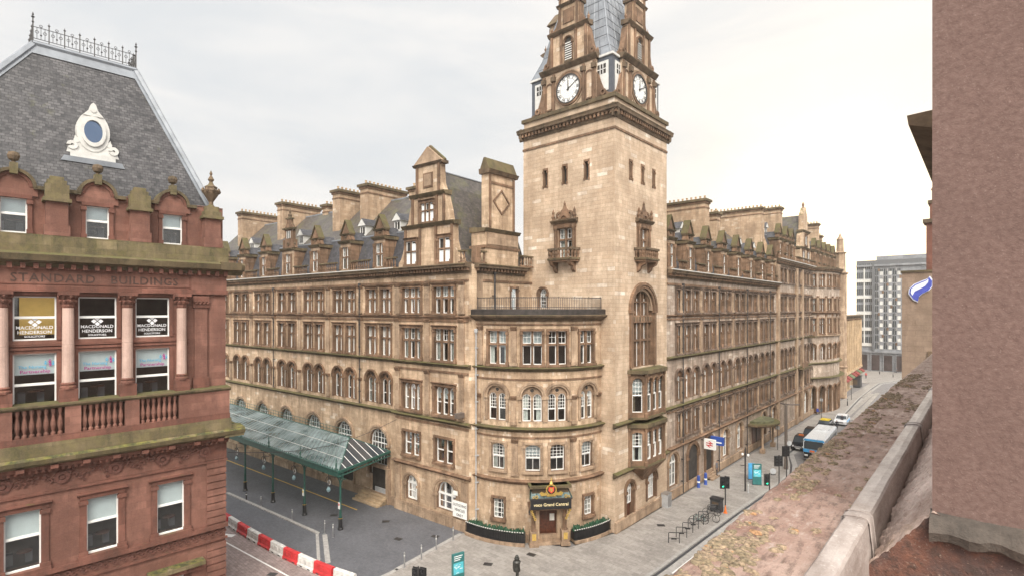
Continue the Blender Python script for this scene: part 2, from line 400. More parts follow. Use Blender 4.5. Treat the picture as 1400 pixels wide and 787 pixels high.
def ring(mb, F, sc_, zc, r0, r1, a0, a1, o0, o1, m, n=12, asp=1.):
    vs = []; fs = []
    for i in range(n + 1):
        a = R(a0 + (a1 - a0) * i / n); c, s_ = math.cos(a), math.sin(a)
        for r, o in ((r0, o0), (r1, o0), (r1, o1), (r0, o1)): vs.append(F(sc_ + r * c, zc + r * s_ * asp, o))
    for i in range(n):
        for j in range(4): fs.append((i * 4 + j, i * 4 + (j + 1) % 4, i * 4 + 4 + (j + 1) % 4, i * 4 + 4 + j))
    if abs(a1 - a0) < 359: fs.append((0, 1, 2, 3)); fs.append((n * 4, n * 4 + 1, n * 4 + 2, n * 4 + 3))
    mb.add(vs, fs, m)
def lathe(mb, c, prof, m, n=10, F=None):
    vs = []; fs = []; k = len(prof)
    for i in range(n):
        a = 2 * math.pi * i / n
        for r, z in prof: vs.append((c[0] + r * math.cos(a), c[1] + r * math.sin(a), c[2] + z))
    for i in range(n):
        for j in range(k - 1): fs.append((i * k + j, ((i + 1) % n) * k + j, ((i + 1) % n) * k + j + 1, i * k + j + 1))
    fs.append(tuple(i * k for i in range(n))); fs.append(tuple(i * k + k - 1 for i in range(n)))
    mb.add(vs, fs, m)
def tube(mb, pts, r, m, n=6):
    pts = [Vector(p) for p in pts]; vs = []; fs = []
    up_ = Vector((0, 0, 1))
    for i, p in enumerate(pts):
        d = (pts[min(i + 1, len(pts) - 1)] - pts[max(i - 1, 0)]).normalized()
        a = d.cross(up_ if abs(d.z) < .95 else Vector((1, 0, 0))).normalized(); b = d.cross(a)
        rr = r[i] if isinstance(r, (list, tuple)) else r
        for j in range(n):
            t = 2 * math.pi * j / n; vs.append(p + a * rr * math.cos(t) + b * rr * math.sin(t))
    for i in range(len(pts) - 1):
        for j in range(n): fs.append((i * n + j, i * n + (j + 1) % n, (i + 1) * n + (j + 1) % n, (i + 1) * n + j))
    fs.append(tuple(range(n))); fs.append(tuple(range((len(pts) - 1) * n, len(pts) * n)))
    mb.add(vs, fs, m)
def box(mb, x0, x1, y0, y1, z0, z1, m): fbox(mb, LOC, x0, x1, z0, z1, y0, y1, m)
def wall(mb, F, s0, s1, z0, z1, ops, m, rev=.35, rm=None, o=0.):
    """wall face with real openings (sc,w,z0,z1,kind) kind r / a (round) / g (segmental)"""
    rm = rm or m
    O = [(c - w / 2, c + w / 2, a, b, k) for c, w, a, b, k in ops if c + w / 2 > s0 and c - w / 2 < s1 and b > z0 and a < z1]
    cuts = sorted(set([s0, s1] + [x for q in O for x in q[:2] if s0 < x < s1]))
    def top(q, s):
        a, b, za, zb, k = q; c = (a + b) / 2; r = (b - a) / 2
        u = max(-1., min(1., (s - c) / r))
        if k == 'r': return zb
        if k == 'a': return zb - r + r * math.sqrt(max(0, 1 - u * u))
        return zb - r * .35 * u * u
    for i in range(len(cuts) - 1):
        a, b = cuts[i], cuts[i + 1]
        if b - a < 1e-4: continue
        mid = (a + b) / 2; qs = sorted([q for q in O if q[0] - 1e-6 < mid < q[1] + 1e-6], key=lambda q: q[2])
        arch = any(q[4] != 'r' for q in qs)
        n = max(8 if arch else 1, int(math.ceil((b - a) / F.step)))
        xs = [a + (b - a) * j / n for j in range(n + 1)]
        for x0, x1 in zip(xs[:-1], xs[1:]):
            lo0 = lo1 = z0
            for q in qs:
                if q[2] > z0: mb.quad(F(x0, lo0, o), F(x1, lo1, o), F(x1, q[2], o), F(x0, q[2], o), m)
                t0, t1 = min(z1, top(q, x0)), min(z1, top(q, x1))
                if q[3] <= z1: mb.quad(F(x0, t0, o), F(x1, t1, o), F(x1, t1, o - rev), F(x0, t0, o - rev), rm)
                if q[2] > z0: mb.quad(F(x0, q[2], o), F(x1, q[2], o), F(x1, q[2], o - rev), F(x0, q[2], o - rev), rm)
                lo0, lo1 = t0, t1
            if z1 - min(lo0, lo1) > 1e-5: mb.quad(F(x0, lo0, o), F(x1, lo1, o), F(x1, z1, o), F(x0, z1, o), m)
    for q in O:
        for x in q[:2]:
            t = min(z1, top(q, x)); mb.quad(F(x, max(z0, q[2]), o), F(x, t, o), F(x, t, o - rev), F(x, max(z0, q[2]), o - rev), rm)
def glazing(mb, x0, x1, z0, z1, nx, nz, m='white_paint', fw=.07, bw=.04, meet=None, y=0.):
    for a, b in ((x0, x0 + fw), (x1 - fw, x1)): box(mb, a, b, y, y + .06, z0, z1, m)
    for a, b in ((z0, z0 + fw), (z1 - fw, z1)): box(mb, x0 + fw, x1 - fw, y, y + .06, a, b, m)
    for i in range(1, nx): x = x0 + (x1 - x0) * i / nx; box(mb, x - bw / 2, x + bw / 2, y, y + .04, z0 + fw, z1 - fw, m)
    for i in range(1, nz): z = z0 + (z1 - z0) * i / nz; box(mb, x0 + fw, x1 - fw, y, y + .035, z - bw / 2, z + bw / 2, m)
    if meet: z = z0 + (z1 - z0) * meet; box(mb, x0 + fw, x1 - fw, y, y + .07, z - .045, z + .045, m)
def backing(mb, w, h, var, net=False, z0=0.):
    """room behind the glass: dark back, curtains drawn as the variant says"""
    mb.quad((-w / 2 - .3, -.95, z0 - .2), (w / 2 + .3, -.95, z0 - .2), (w / 2 + .3, -.95, z0 + h + .2), (-w / 2 - .3, -.95, z0 + h + .2), 'interior')
    def cur(a, b, z_0, z_1, m='curtain'):
        n = max(2, int((b - a) / .09)); ys = [-.16 - .035 * (i % 2) for i in range(n + 1)]
        for i in range(n):
            xa, xb = a + (b - a) * i / n, a + (b - a) * (i + 1) / n
            mb.quad((xa, ys[i], z_0), (xb, ys[i + 1], z_0), (xb, ys[i + 1], z_1), (xa, ys[i], z_1), m)
    h += z0
    if var == 0: cur(-w / 2, -w * .2, z0, h); cur(w * .2, w / 2, z0, h)
    elif var == 1: cur(-w / 2, w / 2, z0, z0 + (h - z0) * .97)
    elif var == 2: cur(-w / 2, -w * .28, z0, h); cur(w * .28, w / 2, z0, h); cur(-w * .28, w * .28, z0 + (h - z0) * .5, h, 'blind')
    elif var == 3: cur(-w / 2, w / 2, z0 + (h - z0) * .55, h, 'blind')
PANES = {}
def pane_mesh(w, h, m='pane_glass'):
    k = (round(w, 2), round(h, 2), m)
    if k not in PANES:
        b = MB(); b.quad((-w / 2, -.015, 0), (w / 2, -.015, 0), (w / 2, -.015, h), (-w / 2, -.015, h), m); PANES[k] = b.mesh('pane')
    return PANES[k]
WC = {}
def cross_win(w, h, lights, tr, var, sm='trim_stone', colon=True):
    k = ('c', w, h, lights, tr, var, sm)
    if k in WC: return WC[k]
    b = MB(); mw = .17 if lights > 1 else .1; lw = (w - mw * (lights - 1)) / lights
    for i in range(lights):
        x0 = -w / 2 + i * (lw + mw)
        if tr:
            glazing(b, x0, x0 + lw, 0, h * tr - .07, 1, 1); glazing(b, x0, x0 + lw, h * tr + .07, h, 2, 2, bw=.03)
        else: glazing(b, x0, x0 + lw, 0, h, 1, 1, meet=.5)
        if i: box(b, x0 - mw, x0, -.03, .26, 0, h, sm)
        if i and colon: lathe(b, (x0 - mw / 2, .28, 0), [(.12, 0), (.12, .18), (.07, .25), (.065, h * .55), (.11, h * .6), (.11, h * .66)], sm, 8)
    if tr: box(b, -w / 2, w / 2, -.03, .22, h * tr - .08, h * tr + .08, sm)
    backing(b, w, h, var); WC[k] = b.mesh('window'); return WC[k]
def lancet_win(w, h, n, var, sm='trim_stone', grid=False, roundel=True):
    """tracery plate with n arched lights; sits inside an arched opening of width w, height h"""
    k = ('l', w, h, n, var, sm, grid)
    if k in WC: return WC[k]
    b = MB(); mw = .16; e = .07; lw = (w - 2 * e - mw * (n - 1)) / n
    lh = h - w / 2 + lw * .30 if roundel else h - .06
    ops = [(-w / 2 + e + lw / 2 + i * (lw + mw), lw, 0., lh, 'a') for i in range(n)]
    wall(b, LOC, -w / 2, w / 2, 0, h, ops, sm, .16, o=.16)
    if roundel:
        zc = lh + w * .17
        ring(b, LOC, 0, zc, .17, .26, 0, 360, .14, .22, sm, 12); ring(b, LOC, 0, zc, .0, .17, 0, 360, .165, .17, 'interior', 12)
    for c, lw_, _, _, _ in ops:
        glazing(b, c - lw / 2, c + lw / 2, 0, lh, 1, 1, meet=.45, fw=.08)
        ring(b, LOC, c, lh - lw / 2, lw / 2 - .08, lw / 2, 0, 180, .0, .07, 'white_paint', 8)
        if grid:
            for i in (1, 2): box(b, c - lw / 2 + lw * i / 3 - .015, c - lw / 2 + lw * i / 3 + .015, 0, .035, lh * .45, lh - .05, 'white_paint')
            for i in (1, 2, 3): box(b, c - lw / 2, c + lw / 2, 0, .033, lh * (.45 + .12 * i) - .015, lh * (.45 + .12 * i) + .015, 'white_paint')
    for i in range(1, n): 
        x = -w / 2 + e + i * (lw + mw) - mw / 2
        lathe(b, (x, .22, 0), [(.12, 0), (.12, .15), (.065, .22), (.065, lh * .68), (.12, lh * .74), (.12, lh * .8)], sm, 8)
    backing(b, w, h, var); WC[k] = b.mesh('arched_window'); return WC[k]
def arch_win(w, h, nx, nz, var, mull=None):
    k = ('a', w, h, nx, nz, var, mull)
    if k in WC: return WC[k]
    b = MB(); r = w / 2
    glazing(b, -r, r, 0, h - r, nx, nz, bw=.05, fw=.1)
    ring(b, LOC, 0, h - r, r - .12, r + .02, 0, 180, .0, .07, 'white_paint', 12)
    if not mull:
        for i in range(1, nx):
            x = -r + w * i / nx; t = math.sqrt(max(0, r * r - x * x)); box(b, x - .025, x + .025, 0, .04, h - r, h - r + t, 'white_paint')
        for z in (.33, .66): t = math.sqrt(1 - z * z) * r; box(b, -t, t, 0, .035, h - r + z * r - .025, h - r + z * r + .025, 'white_paint')
    else:
        for x in (-w * .17, w * .17): t = math.sqrt(max(0, r * r - x * x)); box(b, x - .06, x + .06, 0, .09, 0, h - r + t, 'white_paint')
        box(b, -r, r, 0, .1, h - r - .08, h - r + .08, 'white_paint')
    backing(b, w, h, var); WC[k] = b.mesh('arched_window'); return WC[k]
def sash_win(w, h, nx, nz, var, top_only=True, m='white_paint', meet=.5, fw=.08):
    k = ('s', w, h, nx, nz, var, top_only, meet, fw)
    if k in WC: return WC[k]
    b = MB()
    if top_only:
        glazing(b, -w / 2, w / 2, 0, h * meet, 2 if nx > 2 else 1, 1, fw=fw); glazing(b, -w / 2, w / 2, h * meet, h, nx, nz, bw=.035, fw=fw, y=.03)
    else: glazing(b, -w / 2, w / 2, 0, h, nx, nz, bw=.045, fw=fw, meet=meet if nz < 2 else None)
    backing(b, w, h, var); WC[k] = b.mesh('sash_window'); return WC[k]
def put_win(F, s, z, me, w, h, parent, rev=.35, name='window', glassm='pane_glass', **props):
    o = place(me, name, parent, F(s, z, -rev + .0), F.rot(s), **props); sub(pane_mesh(w, h, glassm), 'pane', o); return o
def baluster(mb, F, s, z0, h, m, o=0., r=.09):
    p = F(s, z0, o); lathe(mb, p, [(r, 0), (r, .08 * h), (r * .5, .16 * h), (r * 1.05, .38 * h), (r * .45, .78 * h), (r * .9, .9 * h), (r * .9, h)], m, 6)
def balustrade(mb, F, s0, s1, z0, h, m, o=0., pitch=.34, th=.16, top='mossy_ledge'):
    fbox(mb, F, s0, s1, z0, z0 + .14, o - th, o + th, m); fbox(mb, F, s0, s1, z0 + h - .15, z0 + h, o - th - .03, o + th + .03, top)
    n = max(1, int((s1 - s0) / pitch))
    for i in range(n): baluster(mb, F, s0 + (s1 - s0) * (i + .5) / n, z0 + .14, h - .29, m, o)
def text_mesh(body, size, m, ext=.01, align='CENTER', sx=1., track=1.):
    cu = bpy.data.curves.new('t', 'FONT'); cu.body = body; cu.size = size; cu.extrude = ext; cu.align_x = align; cu.resolution_u = 2
    cu.space_character = track; cu.offset = size * .008
    o = bpy.data.objects.new('t', cu); col.objects.link(o); dg = bpy.context.evaluated_depsgraph_get()
    me = bpy.data.meshes.new_from_object(o.evaluated_get(dg)); bpy.data.objects.remove(o)
    for v in me.vertices: v.co = Vector((-v.co.x * sx, v.co.z + ext, v.co.y))
    me.materials.clear(); me.materials.append(MATS[m]); me.name = 'lettering'; return me

# ------------------------------------------------------------------ ground, roads, pavements
def sheet(name, pts, z, m, thick=None, **k):
    b = MB()
    if thick: prism(b, lambda a, c, o: (a, c, o), pts, z - thick, z, m)
    else: b.add([(x, y, z) for x, y in pts], [tuple(range(len(pts)))], m)
    return struct(b, name, **k)
sheet('ground', [(-420, -120), (300, -120), (300, 520), (-420, 520)], -.13, 'asphalt')
sheet('road', [(-19.6, -60), (-2, -60), (-4, 175), (8, 240), (-16, 240), (-21, 200), (-21.3, 171), (-19, 70)], -.124, 'asphalt')
KERB = [(-21.5, -60), (-19.6, 24), (-18.85, 38), (-18.45, 53), (-17.85, 65.5), (-17.9, 70), (-18.9, 74.5), (-20.7, 80), (-20.9, 104), (-19.9, 111), (-21.2, 140), (-21.5, 161), (-21.4, 172), (-17, 186), (-4, 196)]
sheet('pavement', [(-24.0, 20), KERB[1], *KERB[2:], (-4, 230), (-60, 230), (-60, 170), (-23, 170), (-24.3, 42), (-26, 36), (-33.3, 33), (-34.3, 33.2), (-34.7, 32.0), (-33.6, 24.0), (-34.2, 20)], 0.0, 'slabs', .2)
b = MB()
for (x0, y0), (x1, y1) in zip(KERB[1:-1], KERB[2:]):
    F = Flat((x0, y0), ((x1 - x0), (y1 - y0)), (0, 0)); L = math.hypot(x1 - x0, y1 - y0); nx, ny = (y1 - y0) / L, -(x1 - x0) / L
    F = Flat((x0, y0), ((x1 - x0) / L, (y1 - y0) / L), (nx, ny)); fbox(b, F, 0, L, -.125, .012, -.02, .26, 'kerb_stone')
struct(b, 'kerb')
b = MB()
for (x0, y0), (x1, y1) in zip(KERB[1:-1], KERB[2:]):
    L = math.hypot(x1 - x0, y1 - y0); F = Flat((x0, y0), ((x1 - x0) / L, (y1 - y0) / L), ((y1 - y0) / L, -(x1 - x0) / L)); fbox(b, F, 0, L, -.124, -.112, .27, .48, 'dark_plastic'); fbox(b, F, 0, L, -.124, -.116, .5, 1.1, 'kerb_stone')
struct(b, 'gutter')
sheet('forecourt', [(-33.75, 19.6), (-33.75, 24), (-34.75, 32.2), (-34.75, 34), (-90, 31), (-110, 29), (-110, 18), (-50, 19.8), (-38, 20.6), (-34.2, 20.6)], .004, 'setts', .2)
sheet('brick_road', [(-34.2, 20.6), (-38, 20.6), (-50, 19.8), (-110, 18), (-110, 5), (-34.4, 6), (-32, 10), (-31, 20)], .002, 'brick_paving', .2)
sheet('junction', [(-34.2, 20), (-24, 20), (-19.6, 24), (-19.8, 19), (-21.5, -60), (-32, -60), (-32, 19.8)], -.002, 'asphalt', .1)
b = MB()
def strip(b, p, q, w, z, m, t=.012):
    L = math.hypot(q[0] - p[0], q[1] - p[1]); d = ((q[0] - p[0]) / L, (q[1] - p[1]) / L); F = Flat(p, d, (d[1], -d[0])); fbox(b, F, 0, L, z, z + t, -w / 2, w / 2, m)
strip(b, (-33.65, 24.1), (-34.75, 31.9), .38, 0, 'kerb_stone'); strip(b, (-33.4, 20.5), (-33.6, 24.3), .38, 0, 'kerb_stone')
strip(b, (-61.3, 21.95), (-44.2, 23.4), .30, 0, 'kerb_stone', .10); strip(b, (-43.6, 23.7), (-38.5, 21.2), .40, 0, 'kerb_stone', .02)
strip(b, (-44.4, 23.4), (-39.4, 20.9), .25, 0, 'kerb_stone', .02)
struct(b, 'paving_strip')
b = MB(); random.seed(21)
for x, y in ((-27.5, 33), (-22.3, 45.5), (-21, 56), (-23, 70), (-38, 27.5), (-42, 29), (-47, 26.5), (-40, 17.5), (-29, 29.5), (-21, 92), (-31, 24), (-36, 30)):
    a = random.random(); F = Flat((x, y), (math.cos(a), math.sin(a)), (-math.sin(a), math.cos(a))); fbox(b, F, -.35, .35, .004, .012, -.25, .25, 'dark_iron')
struct(b, 'drain_cover')
b = MB(); strip(b, (-52, 16.9), (-34.5, 18.6), .12, 0, 'white_line'); strip(b, (-50.3, 17.6), (-49.3, 18.2), .5, 0, 'white_line')
FL = Flat((-34.4, 32.7), (-math.cos(R(4.1)), -math.sin(R(4.1))), (math.sin(R(4.1)), -math.cos(R(4.1))))
fbox(b, FL, 12.4, 50, .004, .016, 3.0, 3.12, 'yellow_line')
for x0, y0, x1, y1 in ((-18.2, 38, -17.8, 53), (-17.8, 53, -17.2, 65)): strip(b, (x0 + .5, y0), (x1 + .5, y1), .12, -.122, 'white_line')
struct(b, 'road_marking')
b = MB()
for i, (x, y, x1, y1, w) in enumerate(((-19.2, 112, -19.8, 150, .9), (-17.8, 112, -19.0, 152, .8), (-16.4, 96, -17.0, 150, .5), (-20.6, 142, -20.7, 156, .5), (-14, 120, -15, 165, .4))): strip(b, (x, y), (x1, y1), w, -.124, 'slabs', .11)
struct(b, 'traffic_island')

# ------------------------------------------------------------------ the hotel
HOTEL = thing('hotel_building', (-30, 46, 0), 'honey sandstone grand hotel with a tall clock tower, rounded corner bay, dormers and chimney stacks', 'hotel')
FR = Flat((-24.55, 41.1), (0, 1), (1, 0)); FT = Flat((-24.55, 41.1), (-1, 0), (0, -1)); FS = Flat((-34.2, 33.5), (0, 1), (1, 0))
CB = (-34.0, 41.1)
class Bay(Curve):
    """quarter-circle corner, running straight on beyond both ends"""
    def __call__(s, a, z, o=0.):
        L = math.pi / 2 * s.r
        if a < 0: return (s.c[0] + a, s.c[1] - s.r - o, z)
        if a > L: return (s.c[0] + s.r + o, s.c[1] + (a - L), z)
        return Curve.__call__(s, a, z, o)
FB = Bay(CB, 8.0, -math.pi / 2)
vr = lambda *w: random.choices((0, 1, 2, 3, 4), w or (4, 1, 2, 2, 5))[0]
def stringc(b, F, s0, s1, z, h=.3, p=.35, m='cornice_stone'):
    fmould(b, F, s0, s1, [(-.05, z - h), (.06, z - h), (.12, z - h * .55), (p * .8, z - h * .4), (p, z - h * .1), (p * .9, z), (-.05, z + .08)], m)
def cornice(b, F, s0, s1, z, p=.75, m='cornice_stone', dent=True, pitch=.42, h=.8):
    fmould(b, F, s0, s1, [(-.05, z - h), (.08, z - h), (.14, z - h * .75), (.14, z - h * .5), (.3, z - h * .42), (p * .85, z - h * .36), (p * .88, z - h * .18), (p, z - .02), (p * .9, z + .04), (-.05, z + .16)], m)
    if dent:
        n = int((s1 - s0) / pitch)
        for i in range(n):
            s = s0 + (s1 - s0) * (i + .5) / n; fbox(b, F, s - pitch * .25, s + pitch * .25, z - h * .72, z - h * .4, .13, p * .62, 'trim_stone')
def surround(b, F, s, w, z0, z1, m='trim_stone', pw=.17, o=.12, hood=True, sill=True):
    for k in (-1, 1):
        a = s + k * (w / 2 + pw / 2); fbox(b, F, a - pw / 2, a + pw / 2, z0, z1, -.02, o, m)
        fbox(b, F, a - pw * .7, a + pw * .7, z1 - .3, z1 - .08, -.02, o + .07, m); fbox(b, F, a - pw * .7, a + pw * .7, z0, z0 + .22, -.02, o + .07, m)
    fbox(b, F, s - w / 2 - pw, s + w / 2 + pw, z1, z1 + .2, -.02, o + .03, m)
    if hood: fmould(b, F, s - w / 2 - pw * 1.4, s + w / 2 + pw * 1.4, [(-.02, z1 + .2), (o + .05, z1 + .2), (o + .2, z1 + .33), (-.02, z1 + .38)], m)
    if sill: fbox(b, F, s - w / 2 - pw * 1.3, s + w / 2 + pw * 1.3, z0 - .2, z0, -.02, o + .16, m)
def archring(b, F, s, w, zt, m='trim_stone', t=.3, o=.12, jamb=None):
    r = w / 2; zc = zt - r; ring(b, F, s, zc, r, r + t * .5, 0, 180, -.02, o, m, 12); ring(b, F, s, zc, r + t * .5, r + t, 0, 180, -.02, o + .09, m, 12)
    if jamb is not None:
        for k in (-1, 1):
            a = s + k * (r + t * .35); fbox(b, F, a - t * .35, a + t * .35, jamb, zc - .15, -.02, o, m); fbox(b, F, a - t * .6, a + t * .6, zc - .22, zc, -.02, o + .1, m)
def pil(b, F, s, w, z0, z1, m='pale_trim', o=.14):
    fbox(b, F, s - w / 2, s + w / 2, z0 + .3, z1 - .35, -.02, o, m)
    fbox(b, F, s - w / 2 - .07, s + w / 2 + .07, z0, z0 + .3, -.02, o + .07, m); fmould(b, F, s - w / 2 - .02, s + w / 2 + .02, [(-.02, z1 - .35), (o + .04, z1 - .35), (o + .16, z1 - .08), (o + .16, z1), (-.02, z1)], 'trim_stone')

W_T = MB()      # trim collects per section
def wing(F, s0, s1, bays, half, zt=24.0, ground='arches', gw=2.9, gtop=7.4, first=False, extra=False, uw=1.62, lights=2, pils=None, gbays=None, unit_off=1.18, gz=1.2):
    ops = []; b = MB(); wins = []
    rows = [(19.62, 22.05, .60), (15.2, 18.2, .60)]
    if extra: rows.append((24.3, 26.6, .6))
    for c in bays:
        for k in (-1, 1):
            s = c + k * unit_off
            if s - uw / 2 < s0 + .1 or s + uw / 2 > s1 - .1: continue
            for z0, z1, tr in rows:
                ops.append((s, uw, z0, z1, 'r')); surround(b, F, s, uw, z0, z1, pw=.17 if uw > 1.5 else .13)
                wins.append(('cross', s, z0, uw, z1 - z0, lights, tr))
            aw = uw + .12
            ops.append((s, aw, 10.15, 13.4, 'a')); archring(b, F, s, aw, 13.4, t=.26, jamb=10.15); wins.append(('lancet', s, 10.15, aw, 3.25, 2, 0))
            if first:
                ops.append((s, uw, 6.15, 8.75, 'r')); surround(b, F, s, uw, 6.15, 8.75, pw=.12, hood=True); wins.append(('cross', s, 6.15, uw, 2.6, 2, 0))
    for c in (gbays if gbays is not None else bays):
        if c - gw / 2 < s0 or c + gw / 2 > s1: continue
        ops.append((c, gw, gz, gtop, 'a')); archring(b, F, c, gw, gtop, t=.42 if gw > 2.5 else .34, m='pale_trim' if ground == 'arches' else 'trim_stone', jamb=gz)
        wins.append(('arch', c, gz, gw, gtop - gz, 6 if gw > 2.5 else 2, 0))
    w = MB(); wall(w, F, s0, s1, 0, zt, ops, 'side_stone' if first else 'hotel_stone', .38, 'trim_stone')
    w.build('facade_wall', HOTEL)
    for p in pils or []:
        pil(b, F, p, .62, 15.0, 19.1); pil(b, F, p, .62, 19.55, 22.5); pil(b, F, p, .5, 10.0, 12.6, o=.1)
        if extra: pil(b, F, p, .62, 24.1, 26.8)
        if first: pil(b, F, p, .5, 5.6, 9.2, o=.1)
    if first: b.mats = ['side_trim' if m == 'trim_stone' else m for m in b.mats]
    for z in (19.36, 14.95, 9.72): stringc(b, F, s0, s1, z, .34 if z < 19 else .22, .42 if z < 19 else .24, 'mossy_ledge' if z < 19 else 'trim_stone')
    fbox(b, F, s0, s1, 18.85, 19.02, -.02, .09, 'trim_stone'); fbox(b, F, s0, s1, 22.5, 22.72, -.02, .12, 'trim_stone')
    fbox(b, F, s0, s1, 0, .9, -.02, .16, 'pale_trim')
    if first: stringc(b, F, s0, s1, 5.45, .38, .42, 'trim_stone'); fbox(b, F, s0, s1, 9.1, 9.25, -.02, .1, 'trim_stone')
    b.build('facade_trim', HOTEL)
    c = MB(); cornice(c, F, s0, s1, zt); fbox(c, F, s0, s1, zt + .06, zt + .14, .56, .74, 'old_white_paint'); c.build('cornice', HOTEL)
    return wins
ALL = []      # (F, kind, s, z, w, h, n, tr, rev)
def addw(F, lst, rev=.34): ALL.extend((F,) + tuple(x) + (rev,) for x in lst)

bl_ = [12.9 + 6.05 * i for i in range(8)]
addw(FL, wing(FL, 9.9, 58.2, bl_, 6, pils=[9.95 + 6.05 * i for i in range(1, 8)], gw=3.0, gtop=7.5, gz=2.6))
br_ = [16.4 + 5.2 * i for i in range(7)]
addw(FR, wing(FR, 10.3, 49.3, [12.05] + br_, 5, first=True, pils=[13.85 + 5.2 * i for i in range(7)], gw=2.15, gtop=4.75, gz=1.25, uw=1.5, unit_off=1.02 if False else 1.14, gbays=[11.75, 26.8, 32.0, 42.4, 47.3]))
bf_ = [52.6 + 4.9 * i for i in range(10)]
addw(FR, wing(FR, 49.3, 98.6, bf_, 5, zt=27.9, first=True, extra=True, pils=[50.1 + 4.9 * i for i in range(11)], gw=2.9, gtop=5.0, gz=.05, uw=1.45, unit_off=1.08, gbays=[bf_[i] for i in range(2, 10)]))

# pavilion at the end of the long front
b = MB(); ops = []
PC = 5.3
for s in (7.5, 3.0):
    for z0, z1 in ((19.62, 22.05), (15.2, 18.15)):
        ops.append((s, 2.65, z0, z1, 'r')); surround(b, FL, s, 2.65, z0, z1, pw=.22); ALL.append((FL, 'cross', s, z0, 2.65, z1 - z0, 3, .6, .34))
    ops.append((s, 2.6, 10.15, 12.75, 'r')); ALL.append((FL, 'lance3', s, 10.15, 2.6, 2.6, 3, 0, .34)); surround(b, FL, s, 2.6, 10.15, 12.8, pw=.22)
    ops.append((s, 2.4, 5.65, 7.95, 'r')); surround(b, FL, s, 2.4, 5.65, 7.95, pw=.16, hood=False); ALL.append((FL, 'cross', s, 5.65, 2.4, 2.3, 2, 0, .34))
ops.append((7.45, 1.75, 1.3, 3.75, 'a')); archring(b, FL, 7.45, 1.75, 3.75, t=.35, m='pale_trim', jamb=1.3)
ops.append((2.7, 2.6, 1.35, 4.05, 'a')); archring(b, FL, 2.7, 2.6, 4.05, t=.42, m='pale_trim', jamb=1.3)
ALL += [(FL, 'arch', 7.45, 1.3, 1.75, 2.45, 2, 0, .34), (FL, 'arch', 2.7, 1.35, 2.6, 2.7, 3, 0, .34)]
w = MB(); wall(w, FL, -.1, 9.9, 0, 24.0, ops, 'hotel_stone', .38, 'trim_stone', o=.25)
w.quad(FL(9.9, 0, 0), FL(9.9, 0, .25), FL(9.9, 24, .25), FL(9.9, 24, 0), 'hotel_stone')
w.quad(FL(-.1, 0, .25), (-33.95, 33.1, 0), (-33.95, 33.1, 24), FL(-.1, 24, .25), 'hotel_stone')
w.build('facade_wall', HOTEL)
class Off:
    def __init__(s, F, o): s.F = F; s.o = o; s.step = F.step
    def __call__(s, a, z, o=0.): return s.F(a, z, o + s.o)
    def rot(s, a): return s.F.rot(a)
FP = Off(FL, .25)
ALL = [((FP if (x[0] is FL and x[2] < 9.8) else x[0]),) + x[1:] for x in ALL]
b2 = MB(); b.v, keep = b.v, b          # trims were laid on FL: lift them on to the projecting face
nv = (math.sin(R(4.1)) * .25, -math.cos(R(4.1)) * .25)
b.v = [(x + nv[0], y + nv[1], z) for x, y, z in b.v]
for p in (9.55, 5.25, .75):
    pil(b, FP, p, .7, 15.0, 19.1); pil(b, FP, p, .7, 19.55, 22.5); pil(b, FP, p, .6, 10.0, 14.2)
for p in (9.5, .35): fbox(b, FP, p - .4, p + .4, 0, 4.4, -.02, .14, 'pale_trim')
for z, pp, m in ((19.36, .24, 'trim_stone'), (14.95, .42, 'mossy_ledge'), (9.72, .46, 'mossy_ledge'), (4.95, .42, 'trim_stone')): stringc(b, FP, -.3, 10.1, z, .34, pp, m)
for z in (18.85, 22.5, 14.1, 9.1): fbox(b, FP, -.1, 9.9, z, z + .16, -.02, .1, 'trim_stone')
fbox(b, FP, -.1, 9.9, 0, 1.0, -.02, .2, 'pale_trim')
b.build('facade_trim', HOTEL)
c = MB(); cornice(c, FP, -.35, 10.15, 24.0, p=.85); cornice(c, FS, -.6, 6.4, 24.0, p=.8)
c.build('cornice', HOTEL)
# wall above the corner terrace
b = MB(); ops = [(4.9, .95, 19.95, 22.0, 'r')]
wall(b, FS, -.5, 7.6, 19.0, 24.0, ops, 'hotel_stone', .3, 'trim_stone'); b.build('facade_wall', HOTEL)
ALL.append((FS, 'sash', 4.9, 19.95, .95, 2.05, 2, 0, .28))
b = MB(); fbox(b, FS, -.4, .5, 19.6, 23.2, -.02, .12, 'pale_trim'); fbox(b, FS, -.3, 7.6, 22.5, 22.7, -.02, .1, 'trim_stone'); surround(b, FS, 4.9, .95, 19.95, 22.0, pw=.14, hood=False); b.build('facade_trim', HOTEL)

# rounded corner bay
b = MB(); ops = []
for s, w_ in ((2.30, 1.72), (5.45, 1.68), (7.69, 1.64), (10.60, 1.55)):
    ops.append((s, w_, 15.2, 18.1, 'r')); ALL.append((FB, 'cross', s, 15.2, w_, 2.9, 2, .6, .34)); surround(b, FB, s, w_, 15.2, 18.1, pw=.2, hood=False)
for s, w_ in ((2.24, 1.8), (5.43, 1.8), (7.66, 1.75), (10.7, 1.6)):
    ops.append((s, w_, 10.3, 13.35, 'a')); archring(b, FB, s, w_, 13.35, t=.36, jamb=10.3, m='pale_trim'); ALL.append((FB, 'lancetg', s, 10.3, w_, 3.05, 2, 0, .34))
for s in (2.4, 5.5, 7.66, 10.6):
    ops.append((s, 1.3, 6.05, 8.3, 'g')); ALL.append((FB, 'sash6', s, 6.05, 1.3, 2.25, 4, 0, .3)); surround(b, FB, s, 1.3, 6.05, 8.35, pw=.2, hood=False, m='pale_trim')
for s in (2.44, 10.76):
    ops.append((s, 1.05, 1.75, 3.5, 'r')); ALL.append((FB, 'grid', s, 1.75, 1.05, 1.75, 3, 4, .24)); surround(b, FB, s, 1.05, 1.75, 3.5, pw=.16, hood=False)
